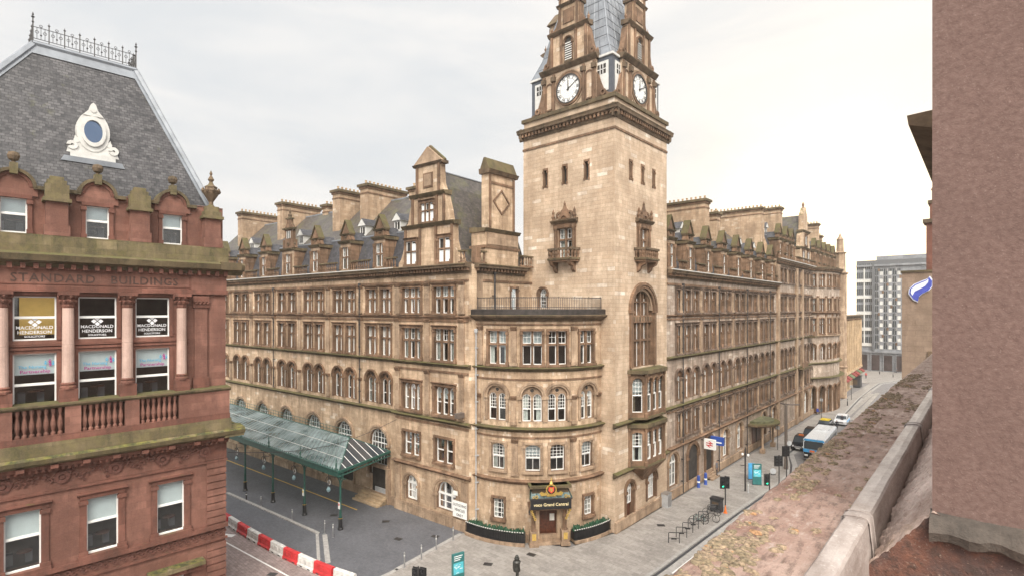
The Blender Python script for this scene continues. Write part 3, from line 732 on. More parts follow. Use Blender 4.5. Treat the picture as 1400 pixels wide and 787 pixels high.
ops.append((6.8, 1.5, 0.62, 3.35, 'r'))
w = MB(); wall(w, FB, -.4, 12.75, 0, 19.4, ops, 'hotel_stone', .36, 'trim_stone'); w.build('facade_wall', HOTEL)
for p in (.55, 3.85, 9.15): pil(b, FB, p, .5, 15.1, 18.5)
for p in (.35, 3.83, 9.2, 12.1): pil(b, FB, p, .45, 10.0, 12.5, o=.1)
for p in (3.95, 9.1): pil(b, FB, p, .55, 5.6, 8.8, o=.08)
for z, pp, m in ((14.95, .42, 'mossy_ledge'), (9.75, .5, 'mossy_ledge'), (5.25, .4, 'trim_stone')): stringc(b, FB, -.3, 12.8, z, .36, pp, m)
for z in (18.6, 8.85, 13.95 - .1): fbox(b, FB, -.2, 12.6, z, z + .14, -.02, .08, 'trim_stone')
fbox(b, FB, -.2, 12.6, 0, .7, -.02, .25, 'pale_trim')
b.build('facade_trim', HOTEL)
b = MB(); fmould(b, FB, -.3, 12.75, [(-.1, 18.95), (.1, 18.95), (.3, 19.15), (.62, 19.3), (.7, 19.45), (.5, 19.5), (-.1, 19.5)], 'cornice_stone'); fmould(b, FB, -.28, 12.72, [(.2, 19.5), (.5, 19.5), (.5, 19.95), (.38, 20.0), (.2, 20.0)], 'dark_fascia')
b.build('terrace_parapet', HOTEL)
b = MB(); n = 16; pts = [(CB[0] - .5, CB[1] - 8)] + [(FB(12.56 * i / n, 0)[0], FB(12.56 * i / n, 0)[1]) for i in range(n + 1)] + [(CB[0] - .5, CB[1])]
b.add([(x, y, 19.85) for x, y in pts], [tuple(range(len(pts)))], 'lead'); b.build('terrace_roof', HOTEL)
b = MB()
for z in (20.95, 20.1): fbox(b, FB, .4, 12.2, z, z + .06, .25, .31, 'dark_iron')
for i in range(74): s = .4 + 11.8 * i / 73; fbox(b, FB, s - .016, s + .016, 20.0, 20.95 + (.12 if i % 9 == 0 else 0), .265, .297 + (.02 if i % 9 == 0 else 0), 'dark_iron')
b.build('terrace_railing', HOTEL)

# ------------------------------------------------------------------ clock tower
Tb = MB()
slits_l, slits_r = (7.85, 5.48, 2.98), (2.82, 5.08, 7.38)
opsL = [(s, .42, 31.95, 33.68, 'r') for s in slits_l] + [(5.45, 1.6, 24.95, 27.7, 'r'), (8.15, 1.0, 20.1, 22.0, 'a')]
opsR = [(s, .42, 31.95, 33.68, 'r') for s in slits_r] + [(5.2, 1.6, 24.95, 27.7, 'r'), (5.1, 4.3, 14.5, 22.0, 'a'), (2.6, 1.35, .25, 3.9, 'a'), (6.85, 1.7, 1.3, 4.05, 'a')]
wall(Tb, FT, 0, 10.75, 0, 37.4, opsL, 'tower_stone', .4, 'trim_stone')
wall(Tb, FR, 0, 10.3, 0, 37.4, opsR, 'tower_stone', .55, 'trim_stone')
FTb = Flat((-35.3, 41.1), (0, 1), (-1, 0)); FRb = Flat((-24.55, 51.4), (-1, 0), (0, 1))
wall(Tb, FTb, 0, 10.3, 18, 37.4, [], 'tower_stone'); wall(Tb, FRb, 0, 10.75, 18, 37.4, [], 'tower_stone')
tower = Tb.build('clock_tower', HOTEL)
def tsub(b, name, **k): return b.build(name, tower, **k)
b = MB()
for F, ss in ((FT, slits_l), (FR, slits_r)):
    for s in ss: surround(b, F, s, .42, 31.95, 33.68, pw=.1, o=.05, hood=False, sill=False); fbox(b, F, s - .21, s + .21, 31.95, 33.68, -.35, -.3, 'interior'); fbox(b, F, s - .17, s - .12, 31.95, 33.68, -.3, -.26, 'white_paint')
archring(b, FT, 8.15, 1.0, 22.0, t=.22, jamb=20.1)
archring(b, FR, 5.1, 4.3, 22.0, t=.55, o=.2, jamb=14.5); ring(b, FR, 5.1, 19.85, 1.9, 2.15, 0, 180, -.3, -.02, 'pale_trim', 14)
for F in (FT, FR, FTb, FRb): fbox(b, F, -.05, 10.8 if F in (FT, FRb) else 10.35, 36.1, 36.3, -.05, .08, 'trim_stone')
archring(b, FR, 2.6, 1.35, 3.9, t=.35, jamb=.25); archring(b, FR, 6.85, 1.7, 4.05, t=.35, jamb=1.3)
fbox(b, FR, -.05, 10.3, 0, .95, -.02, .2, 'pale_trim')
for z, pp in ((9.72, .45), (5.3, .45)): stringc(b, FR, -.3, 10.3, z, .4, pp, 'mossy_ledge')
tsub(b, 'stone_trim')
for F, s, z, w_, h, kind in ((FT, 8.15, 20.1, 1.0, 1.9, 'a'), (FR, 2.6, 1.9, 1.35, 2.0, 'a'), (FR, 6.85, 1.3, 1.7, 2.75, 'a')):
    me = arch_win(w_, h, 3, 4, 3) if w_ < 1.1 else arch_win(w_, h, 2, 2, 4, mull=True)
    place(me, 'arched_window', tower, F(s, z, -.3), F.rot(s)); place(pane_mesh(w_, h), 'window_pane', tower, F(s, z, -.3), F.rot(s))
b = MB(); fbox(b, FR, 1.95, 3.25, .25, 1.9, -.42, -.34, 'wood'); tsub(b, 'door')
# tall arched stair window with stone tracery
b = MB(); Fi = Off(FR, -.5)
for x in (2.95, 4.35, 5.05, 5.15, 5.85, 7.25): pass
for i, s in enumerate((3.65, 5.1, 6.55)):
    fbox(b, FR, s - .14, s + .14, 14.5, 22.0 if i == 1 else 21.3, -.52, -.2, 'trim_stone')
for s in (4.38, 5.82): fbox(b, FR, s - .08, s + .08, 14.5, 21.5, -.52, -.3, 'trim_stone')
fbox(b, FR, 2.95, 7.25, 18.7, 19.4, -.5, -.12, 'trim_stone'); fbox(b, FR, 2.95, 7.25, 16.9, 17.1, -.52, -.25, 'trim_stone'); fbox(b, FR, 2.95, 7.25, 20.6, 20.75, -.5, -.25, 'trim_stone')
for s in (3.3, 4.0, 4.75, 5.45, 6.2, 6.9): fbox(b, FR, s - .05, s + .05, 14.5, 18.7, -.5, -.42, 'white_paint'); fbox(b, FR, s - .05, s + .05, 19.4, 21.0, -.5, -.42, 'white_paint')
for i in range(8): s = 3.2 + .55 * i; fbox(b, FR, s - .12, s + .12, 18.85, 19.25, -.12, -.07, 'cornice_stone')
b.quad(FR(2.9, 14.4, -1.3), FR(7.3, 14.4, -1.3), FR(7.3, 22.2, -1.3), FR(2.9, 22.2, -1.3), 'interior')
tsub(b, 'stair_window')
b = MB(); b.quad(FR(2.95, 14.5, -.51), FR(7.25, 14.5, -.51), FR(7.25, 22.0, -.51), FR(2.95, 22.0, -.51), 'pane_glass'); tsub(b, 'window_pane')
# canted oriel below it
def oriel(z0, z1, arched):
    b = MB(); P = [(2.5, 0), (3.6, 1.15), (7.3, 1.15), (8.4, 0)]
    for (a0, o0), (a1, o1) in zip(P[:-1], P[1:]):
        p, q = FR(a0, 0, o0), FR(a1, 0, o1); L = math.hypot(q[0] - p[0], q[1] - p[1]); d = ((q[0] - p[0]) / L, (q[1] - p[1]) / L)
        F = Flat(p[:2], d, (d[1], -d[0]))
        k = 'a' if arched else 'g'
        os_ = [(L / 2, .95, z0 + .5, z1 - .75, k)] if L < 2 else [(L * x, .8, z0 + .5, z1 - .75, k) for x in (.2, .5, .8)]
        wall(b, F, 0, L, z0, z1, os_, 'trim_stone', .2)
        for c, w_, a, e, _ in os_:
            me = MB(); glazing(me, -w_ / 2, w_ / 2, 0, e - a, 1, 1, meet=.5); backing(me, w_, e - a, vr()); 
            glazing(me, -w_ / 2, w_ / 2, (e - a) / 2, e - a, 3, 4, bw=.03)
            place(me.mesh('window'), 'window', tower, F(c, a, -.18), F.rot(c)); place(pane_mesh(w_, e - a), 'window_pane', tower, F(c, a, -.18), F.rot(c))
            archring(b, F, c, w_, e, t=.14, o=.06) if arched else None
        for s in (0, L): lathe(b, F(s, z0, .05), [(.16, 0), (.16, .4), (.1, .5), (.1, z1 - z0 - .7), (.17, z1 - z0 - .5), (.17, z1 - z0 - .3)], 'trim_stone', 8)
    top = [FR(a, z1, o * 1.0 + .0) for a, o in P]
    for za, zb, e in ((z0 - .15, z0 + .05, .14), (z1 - .3, z1 + .05, .3)):
        pts = [(2.5 - e, 0), (3.6 - e * .6, 1.15 + e), (7.3 + e * .6, 1.15 + e), (8.4 + e, 0)]
        vs = [FR(a, za, o) for a, o in pts] + [FR(a, zb, o) for a, o in pts]
        b.add(vs, [(0, 1, 2, 3), (4, 5, 6, 7)] + [(i, (i + 1) % 4, 4 + (i + 1) % 4, 4 + i) for i in range(4)], 'mossy_ledge')
    tsub(b, 'oriel')
oriel(9.9, 14.3, True); oriel(5.4, 9.3, False)
b = MB()
for i in range(5): k = i / 5; vs = [FR(3.6 + 1.4 * k, 5.25 - 1.3 * k, 1.1 - .9 * k), FR(7.3 - 1.4 * k, 5.25 - 1.3 * k, 1.1 - .9 * k)]
prof = [(3.2, 1.2, 5.25), (7.7, 1.2, 5.25), (6.0, .1, 3.6), (4.9, .1, 3.6), (2.6, 0, 5.25), (8.3, 0, 5.25)]
v = [FR(a, z, o) for a, o, z in prof]; b.add(v, [(0, 1, 2, 3), (0, 3, 4), (1, 5, 2), (0, 4, 5, 1)], 'trim_stone'); tsub(b, 'corbel')
# balcony windows on both faces
for F, s in ((FT, 5.45), (FR, 5.2)):
    place(cross_win(1.6, 2.75, 2, .62, 0), 'window', tower, F(s, 24.95, -.36), F.rot(s)); place(pane_mesh(1.6, 2.75), 'window_pane', tower, F(s, 24.95, -.36), F.rot(s))
    b = MB()
    for k in (-1, 1):
        lathe(b, F(s + k * 1.05, 24.8, .18), [(.17, 0), (.17, .5), (.1, .6), (.13, 1.5), (.1, 2.6), (.2, 2.9), (.2, 3.2)], 'trim_stone', 8)
        fbox(b, F, s + k * 1.05 - .22, s + k * 1.05 + .22, 24.8, 28.0, -.02, .1, 'trim_stone')
        lathe(b, F(s + k * 1.25, 28.5, .25), [(.17, 0), (.12, .15), (.2, .35), (.1, .6), (.14, .8), (0, 1.15)], 'trim_stone', 7)
        ring(b, F, s + k * .6, 28.95, .22, .42, -30, 200, -.02, .18, 'trim_stone', 9)
    fbox(b, F, s - 1.3, s + 1.3, 27.75, 28.2, -.02, .2, 'trim_stone')
    fmould(b, F, s - 1.5, s + 1.5, [(-.02, 28.2), (.3, 28.2), (.5, 28.42), (.5, 28.5), (-.02, 28.62)], 'cornice_stone')
    ring(b, F, s, 28.6, .3, .58, 0, 180, -.02, .3, 'trim_stone', 9); prism(b, F, [(s - .75, 28.6), (s + .75, 28.6), (s + .42, 29.4), (s + .2, 29.6), (s, 30.1), (s - .2, 29.6), (s - .42, 29.4)], -.02, .16, 'trim_stone')
    lathe(b, F(s, 29.9, .1), [(.06, 0), (.13, .15), (.05, .3), (0, .5)], 'trim_stone', 6)
    tsub(b, 'window_surround')
    b = MB()
    P = [(-1.65, 0), (-1.3, .95), (1.3, .95), (1.65, 0)]
    def slab(z0, z1, e, m, inner=None):
        pts = [(a * (1 + e / 2), o * (1 + e) ) for a, o in P]; vs = [F(s + a, z0, o) for a, o in pts] + [F(s + a, z1, o) for a, o in pts]
        b.add(vs, [(0, 1, 2, 3), (4, 5, 6, 7)] + [(i, (i + 1) % 4, 4 + (i + 1) % 4, 4 + i) for i in range(4)], m)
    slab(24.45, 24.62, .0, 'trim_stone'); slab(24.62, 24.8, .12, 'mossy_ledge')
    for (a0, o0), (a1, o1) in zip(P[:-1], P[1:]):
        n = 7 if abs(a1 - a0) > 1 else 3
        for i in range(n): k = (i + .5) / n; p = F(s + a0 + (a1 - a0) * k, 24.8, (o0 + (o1 - o0) * k)); lathe(b, p, [(.11, 0), (.06, .2), (.12, .45), (.06, .75)], 'trim_stone', 6)
        p, q = F(s + a0, 25.55, o0), F(s + a1, 25.55, o1); L = math.hypot(q[0] - p[0], q[1] - p[1]); G = Flat(p[:2], ((q[0] - p[0]) / L, (q[1] - p[1]) / L), (0, 0)); n_ = ((q[1] - p[1]) / L, -(q[0] - p[0]) / L); G.n = n_
        fbox(b, G, -.05, L + .05, 25.55, 25.75, -.1, .12, 'cornice_stone')
    for k in (-1, 1): prism(b, lambda a, z, o, k=k: F(s + k * 1.05 + o, z, a), [(0, 24.45), (.95, 24.45), (.85, 24.2), (.4, 24.0), (.3, 23.7), (0, 23.45)], -.18, .18, 'trim_stone')
    tsub(b, 'balcony')
# main cornice and plinth of the clock stage
b = MB()
for F, L in ((FT, 10.75), (FR, 10.3), (FTb, 10.3), (FRb, 10.75)): cornice(b, F, -.45, L + .45, 38.15, p=.6, h=1.0, pitch=.42)
tsub(b, 'cornice')
b = MB(); box(b, -35.3 + .05, -24.55 - .05, 41.15, 51.35, 38.2, 39.3, 'tower_stone'); box(b, -35.45, -24.4, 40.95, 51.55, 38.95, 39.3, 'mossy_ledge'); tsub(b, 'plinth')
F4 = [(FT, 5.3, True), (FR, 5.05, True), (FTb, 5.15, False), (FRb, 5.4, False)]
def rel(F, s, o=0): return Off(F, o)
for F, c, vis in F4:
    b = MB(); G = Off(F, -.35)
    wall(b, G, c - 3.1, c + 3.1, 39.3, 43.4, [(c, 3.0, 39.6, 42.6, 'a')] if False else [], 'tower_stone')
    fbox(b, G, c - 3.1, c + 3.1, 39.3, 43.4, -.6, -.01, 'tower_stone')
    for k in (-1, 1):
        prism(b, G, [(c + k * x, z) for x, z in ((3.1, 39.3), (4.7, 39.3), (4.65, 39.6), (4.3, 39.75), (3.9, 40.1), (3.6, 40.8), (3.35, 41.6), (3.1, 41.9))], -.6, -.05, 'trim_stone')
        ring(b, G, c + k * 3.85, 39.85, .15, .32, 0, 360, -.06, .08, 'trim_stone', 10)
        for x, w_ in ((2.95, .28), (1.75, .28)):
            fbox(b, G, c + k * x - w_ / 2, c + k * x + w_ / 2, 39.3, 43.0, 0, .16, 'trim_stone'); fbox(b, G, c + k * x - .24, c + k * x + .24, 42.3, 42.75, 0, .3, 'cornice_stone')
        ring(b, G, c + k * 2.35, 41.9, .3, .42, 0, 180, 0, .08, 'trim_stone', 8)
        for e in (-.36, .36): fbox(b, G, c + k * 2.35 + e - .06, c + k * 2.35 + e + .06, 39.7, 41.9, 0, .08, 'trim_stone')
        fbox(b, G, c + k * 2.35 - .32, c + k * 2.35 + .32, 39.55, 39.7, 0, .16, 'trim_stone')
        prism(b, G, [(c + k * x, z) for x, z in ((2.15, 43.6), (3.25, 43.6), (3.2, 43.9), (2.9, 44.1), (2.65, 44.7), (2.45, 45.5), (2.3, 46.3), (2.15, 46.6))], -.6, -.05, 'trim_stone')
        ring(b, G, c + k * 2.7, 44.1, .12, .28, 0, 360, -.06, .08, 'trim_stone', 10)
        for x in (2.0, .85): fbox(b, G, c + k * x - .13, c + k * x + .13, 43.6, 46.7, 0, .14, 'trim_stone')
        prism(b, G, [(c + k * x, z) for x, z in ((1.15, 47.1), (2.05, 47.1), (1.95, 47.3), (1.6, 47.6), (1.35, 48.2), (1.25, 49.2), (1.15, 49.4))], -.6, -.05, 'trim_stone')
        lathe(b, G(c + k * 2.15, 47.1, -.2), [(.15, 0), (.08, .15), (.16, .4), (.05, .6), (0, .9)], 'trim_stone', 6)
        lathe(b, G(c + k * 3.15, 43.6, -.2), [(.15, 0), (.08, .15), (.16, .35), (0, .7)], 'trim_stone', 6)
    fmould(b, G, c - 3.35, c + 3.35, [(-.65, 43.15), (.1, 43.15), (.3, 43.35), (.42, 43.5), (.42, 43.58), (-.65, 43.7)], 'cornice_stone')
    fbox(b, G, c - 2.15, c + 2.15, 43.6, 46.9, -.55, 0, 'trim_stone' if False else 'hotel_stone')
    fmould(b, G, c - 2.4, c + 2.4, [(-.6, 46.7), (.1, 46.7), (.28, 46.88), (.36, 47.0), (-.6, 47.2)], 'cornice_stone')
    fbox(b, G, c - 1.15, c + 1.15, 47.1, 50.4, -.9, 0, 'hotel_stone'); fbox(b, G, c - .65, c + .65, 47.6, 48.9, 0, .08, 'trim_stone')
    for k in (-1, 1): fbox(b, G, c + k * 1.0 - .12, c + k * 1.0 + .12, 47.1, 50.2, 0, .12, 'trim_stone')
    fmould(b, G, c - 1.35, c + 1.35, [(-1., 49.3), (.1, 49.3), (.28, 49.5), (-1., 49.62)], 'cornice_stone'); 
    prism(b, G, [(c - 1.5, 50.4), (c + 1.5, 50.4), (c, 52.2)], -1.1, .2, 'cornice_stone')
    fbox(b, G, c - .45, c + .45, 43.75, 43.95, 0, .2, 'cornice_stone')
    archring(b, G, c, .85, 46.15, t=.16, o=.1, jamb=43.95)
    tsub(b, 'gable')
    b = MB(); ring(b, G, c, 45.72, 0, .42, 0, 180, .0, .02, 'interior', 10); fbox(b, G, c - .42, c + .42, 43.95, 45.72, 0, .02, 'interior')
    for i in range(8): fmould(b, G, c - .40, c + .40, [(.02, 44.05 + i * .22), (.1, 44.0 + i * .22), (.1, 44.06 + i * .22), (.02, 44.15 + i * .22)], 'old_white_paint')
    tsub(b, 'louvre')
    zc = 41.18; r = 1.4
    b = MB(); ring(b, G, c, zc, r, r + .2, 0, 360, 0, .14, 'trim_stone', 32); ring(b, G, c, zc, r + .28, r + .42, 0, 360, 0, .08, 'pale_trim', 32)
    ring(b, G, c, zc, r - .09, r, 0, 360, .02, .17, 'dark_iron', 32)
    tsub(b, 'clock_surround')
    b = MB(); ring(b, G, c, zc, 0.0, r - .05, 0, 360, .03, .06, 'clock_face', 32)
    ring(b, G, c, zc, r * .66, r * .68, 0, 360, .06, .066, 'dark_iron', 32)
    nums = ('XII', 'I', 'II', 'III', 'IIII', 'V', 'VI', 'VII', 'VIII', 'IX', 'X', 'XI')
    sgn = -1
    for i, tx in enumerate(nums):
        a = R(90 - 30 * i); cc, ss_ = math.cos(a), math.sin(a)
        # numerals drawn as radial strokes
        nst = {'I': 1, 'II': 2, 'III': 3, 'IIII': 4, 'V': 2, 'VI': 3, 'VII': 4, 'VIII': 4, 'IX': 3, 'X': 2, 'XI': 3, 'XII': 4}[tx]
        for j in range(nst):
            off_ = (j - (nst - 1) / 2) * .10; tilt = .06 * (1 if j % 2 else -1) if ('V' in tx or 'X' in tx) else 0
            pts = []
            for rr, e in ((r * .70, -.028), (r * .70, .028), (r * .92, .028), (r * .92, -.028)):
                t_ = off_ + e + (tilt if rr > r * .8 else -tilt); pts.append((c + (rr * cc - t_ * ss_) * -1 * sgn * -1, zc + rr * ss_ + t_ * cc))
            prism(b, G, pts, .06, .075, 'dark_iron')
        for rr in (.30, .48): prism(b, G, [(c + rr * r * math.cos(a + e * .13 / rr) , zc + rr * r * math.sin(a + e * .13 / rr)) for e in (-.12, .12)] + [(c + (rr + .12) * r * math.cos(a + .05), zc + (rr + .12) * r * math.sin(a + .05))], .06, .066, 'dark_iron')
    tsub(b, 'clock_face')
    b = MB()
    for ang, L, w_ in ((-2 if F is FT else 3, .85, .075), (60 if F is FT else 66, 1.25, .05)):
        # viewed from outside, clockwise runs towards falling s on FT and rising s on FR
        F_r = -1 if F in (FT, FTb) else 1
        sx_, sz = math.sin(R(ang)) * (1 if F in (FR, FRb) else -1), math.cos(R(ang))
        px, pz = -sz, sx_
        prism(b, G, [(c - sx_ * .2 + px * w_, zc - sz * .2 + pz * w_), (c + sx_ * L + px * w_ * .4, zc + sz * L + pz * w_ * .4), (c + sx_ * L - px * w_ * .4, zc + sz * L - pz * w_ * .4), (c - sx_ * .2 - px * w_, zc - sz * .2 - pz * w_)], .1, .12, 'black_paint')
    tsub(b, 'clock_hand')
# corner lanterns and leaded spire
CT = (-29.92, 46.25)
for sx_, sy in ((1, -1), (-1, -1), (1, 1), (-1, 1)):
    b = MB(); x, y = CT[0] + sx_ * 3.62, CT[1] + sy * 3.42; h_ = 1.12
    box(b, x - h_, x + h_, y - h_, y + h_, 39.3, 43.15, 'lead_seam')
    for F in (Flat((x - h_, y - h_), (1, 0), (0, -1)), Flat((x + h_, y - h_), (0, 1), (1, 0)), Flat((x - h_, y - h_), (0, 1), (-1, 0)), Flat((x - h_, y + h_), (1, 0), (0, 1))):
        fbox(b, F, .45, 1.85, 40.0, 42.75, 0, .06, 'old_white_paint'); fbox(b, F, .7, 1.6, 41.6, 42.5, .06, .07, 'interior')
        for q in (1.0, 1.3): fbox(b, F, q - .03, q + .03, 41.6, 42.5, .07, .09, 'white_paint')
        fbox(b, F, .7, 1.6, 42.0, 42.06, .07, .09, 'white_paint')
    box(b, x - h_ - .15, x + h_ + .15, y - h_ - .15, y + h_ + .15, 43.15, 43.35, 'old_white_paint')
    tsub(b, 'corner_lantern')
b = MB()
def frustum(b, c, a0, z0, a1, z1, m):
    vs = [(c[0] + i * a0, c[1] + j * a0, z0) for i, j in ((1, 1), (-1, 1), (-1, -1), (1, -1))] + [(c[0] + i * a1, c[1] + j * a1, z1) for i, j in ((1, 1), (-1, 1), (-1, -1), (1, -1))]
    b.add(vs, [(0, 1, 2, 3), (4, 5, 6, 7)] + [(i, (i + 1) % 4, 4 + (i + 1) % 4, 4 + i) for i in range(4)], m)
box(b, CT[0] - 4.2, CT[0] + 4.2, CT[1] - 4.2, CT[1] + 4.2, 39.3, 43.2, 'lead_seam')
ST = [(4.65, 43.35), (3.9, 45.2), (3.35, 47.4), (2.1, 52.0), (.5, 60.0)]
for (a0, z0), (a1, z1) in zip(ST[:-1], ST[1:]): frustum(b, CT, a0, z0, a1, z1, 'lead')
for i, j in ((1, -1), (1, 1), (-1, -1), (-1, 1)):
    for (a0, z0), (a1, z1) in zip(ST[:-1], ST[1:]): tube(b, [(CT[0] + i * a0, CT[1] + j * a0, z0), (CT[0] + i * a1, CT[1] + j * a1, z1)], .07, 'lead', 5)
for q in range(-6, 7):
    t = q / 6.5
    for (a0, z0), (a1, z1) in zip(ST[:-1], ST[1:]):
        for (ux, uy, vx, vy) in ((1, 0, 0, -1), (0, 1, 1, 0), (1, 0, 0, 1), (0, 1, -1, 0)):
            tube(b, [(CT[0] + ux * t * a0 + vx * a0, CT[1] + uy * t * a0 + vy * a0, z0), (CT[0] + ux * t * a1 + vx * a1, CT[1] + uy * t * a1 + vy * a1, z1)], .032, 'lead_seam' if q % 2 else 'lead', 4)
for z in (44.3, 45.6, 46.6, 47.5, 48.6, 49.7, 50.8):
    for (a0, z0), (a1, z1) in zip(ST[:-1], ST[1:]):
        if z0 <= z < z1: a = a0 + (a1 - a0) * (z - z0) / (z1 - z0) + .012; tube(b, [(CT[0] + i * a, CT[1] + j * a, z) for i, j in ((1, 1), (-1, 1), (-1, -1), (1, -1), (1, 1))], .028, 'lead_seam', 4)
# lead saddles joining gables to the spire
for F, c, vis in F4:
    v = [F(c - 1.9, 43.6, -.9), F(c + 1.9, 43.6, -.9), F(c, 49.2, -.9), F(c - 1.9, 43.6, -4.6), F(c + 1.9, 43.6, -4.6), F(c, 49.2, -4.6)]
    b.add(v, [(0, 1, 2), (0, 2, 5, 3), (1, 4, 5, 2)], 'lead')
tsub(b, 'spire')

# ------------------------------------------------------------------ pavilion gable, its roof and chimney
b = MB(); G = FP
gq = [(4.3, 24.1), (4.25, 24.6), (3.9, 24.9), (3.6, 25.6), (3.35, 26.4), (3.3, 28.1), (2.85, 28.4), (2.7, 29.2), (2.4, 30.2), (2.2, 31.0), (1.95, 31.3), (1.7, 31.9), (1.6, 33.8)]
gp = [(PC + x, z) for x, z in gq] + [(PC - x, z) for x, z in gq[::-1]]
G0 = Off(FP, -.12)
prism(b, G0, gp, -.7, 0, 'hotel_stone')
for z, hw in ((28.05, 3.6), (30.95, 2.45)): fmould(b, G0, PC - hw, PC + hw, [(-.75, z - .25), (.1, z - .25), (.3, z - .02), (.36, z + .08), (-.75, z + .2)], 'mossy_ledge')
fmould(b, G0, PC - 2.0, PC + 2.0, [(-.75, 33.7), (.1, 33.7), (.3, 33.9), (-.75, 34.0)], 'cornice_stone'); prism(b, G0, [(PC - 1.95, 33.95), (PC + 1.95, 33.95), (PC, 35.5)], -.75, .12, 'pale_trim')
for k in (-1, 1):
    tube(b, [G0(PC + k * 2.0, 33.98, -.3), G0(PC, 35.6, -.3)], .16, 'mossy_ledge', 5)
    for x, z0, z1 in ((3.2, 24.2, 27.8), (1.1, 24.2, 27.8), (2.15, 28.2, 30.7), (1.2, 28.2, 30.7), (1.5, 31.1, 33.7)): fbox(b, G0, PC + k * x - .14, PC + k * x + .14, z0, z1, 0, .13, 'trim_stone')
fbox(b, G0, PC - .65, PC + .65, 31.6, 33.0, 0, .08, 'trim_stone'); fbox(b, G0, PC - .5, PC + .5, 31.75, 32.85, .08, .1, 'pale_trim')
gab = b.build('gable', HOTEL)
for s, z, w_, h, l, tr in ((PC + 2.3, 24.35, 1.5, 2.25, 2, .55), (PC - 2.3, 24.35, 1.5, 2.25, 2, .55), (PC, 28.3, 1.75, 1.8, 3, .6)):
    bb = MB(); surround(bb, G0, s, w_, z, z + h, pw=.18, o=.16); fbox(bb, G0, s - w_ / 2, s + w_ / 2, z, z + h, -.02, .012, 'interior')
    # white sashes set in front of the dark room, in the thickness of the frame
    lw = w_ / l
    for i in range(l):
        x0 = s - w_ / 2 + i * lw
        for a, e in ((x0 + .04, x0 + .11), (x0 + lw - .11, x0 + lw - .04)): fbox(bb, G0, a, e, z, z + h, .014, .06, 'white_paint')
        for zz in (z + .04, z + h - .08, z + h * tr): fbox(bb, G0, x0 + .11, x0 + lw - .11, zz, zz + .06, .014, .055, 'white_paint')
        fbox(bb, G0, x0 + .12, x0 + lw - .12, z + .1, z + h * (.5 if i % 2 else .9), .013, .02, 'blind')
        if i: fbox(bb, G0, x0 - .07, x0 + .07, z, z + h, .01, .17, 'trim_stone')
    fbox(bb, G0, s - w_ / 2, s + w_ / 2, z + h * tr - .06, z + h * tr + .06, .01, .14, 'trim_stone')
    bb.build('gable_window', gab)
b = MB()
rz = [(4.0, 24.3), (3.2, 26.6), (2.2, 29.2), (1.1, 31.8), (0, 33.5)]
def ridge_roof(b, F, c, prof, o0, o1, m):
    P = [(c + x, z) for x, z in prof] + [(c - x, z) for x, z in prof[::-1][1:]]
    for (a, z), (a2, z2) in zip(P[:-1], P[1:]): b.quad(F(a, z, o0), F(a2, z2, o0), F(a2, z2, o1), F(a, z, o1), m)
    b.add([F(a, z, o1) for a, z in P], [tuple(range(len(P)))], m)
ridge_roof(b, FP, PC, rz, -.5, -10.5, 'slate_mossy'); tube(b, [FP(PC, 33.5, -.5), FP(PC, 33.5, -10.5)], .1, 'lead', 5)
b.quad(FS(-.4, 24.05, .0), FS(7.6, 24.05, .0), FS(7.6, 24.05, -10), FS(-.4, 24.05, -10), 'lead')
b.build('roof', HOTEL)
b = MB(); balustrade(b, FS, -.2, .75, 24.1, 1.15, 'trim_stone', .25); b.build('balustrade', HOTEL); b = MB(); balustrade(b, FS, 5.5, 7.4, 24.1, 1.15, 'trim_stone', .25, top='mossy_ledge'); b.build('balustrade', HOTEL); b = MB(); balustrade(b, FP, .1, .9, 24.1, 1.15, 'trim_stone', .2)
fbox(b, FS, -.6, -.15, 24.1, 25.5, -.2, .5, 'trim_stone'); b.build('balustrade', HOTEL)
b = MB()
fbox(b, FS, .8, 5.4, 24.1, 27.3, -1.7, .12, 'hotel_stone'); fbox(b, FS, .6, 5.6, 25.6, 25.85, -1.8, .2, 'trim_stone'); fmould(b, FS, .65, 5.55, [(-1.85, 27.1), (.2, 27.1), (.4, 27.4), (-1.85, 27.6)], 'mossy_ledge')
fbox(b, FS, 1.45, 5.1, 27.5, 32.7, -1.0, -.1, 'hotel_stone')
for a, e in ((1.5, 1.75), (4.8, 5.05)): fbox(b, FS, a, e, 27.6, 32.5, -.1, 0, 'trim_stone')
fbox(b, FS, 1.6, 4.8, 31.7, 31.9, -.1, -.02, 'trim_stone'); fbox(b, FS, 1.0, 5.2, 25.95, 27.0, .12, .2, 'pale_trim')
ring(b, FS, 3.2, 30.1, 1.0, 1.2, 0, 360, -.1, 0, 'trim_stone', 4)
fmould(b, FS, 1.25, 5.35, [(-1.15, 32.6), (.1, 32.6), (.3, 32.95), (-1.2, 33.1)], 'cornice_stone'); fmould(b, FS, 1.3, 5.25, [(-1.1, 33.0), (.1, 33.0), (-.4, 34.1), (-.6, 34.1)], 'mossy_ledge')
b.build('chimney_stack', HOTEL)

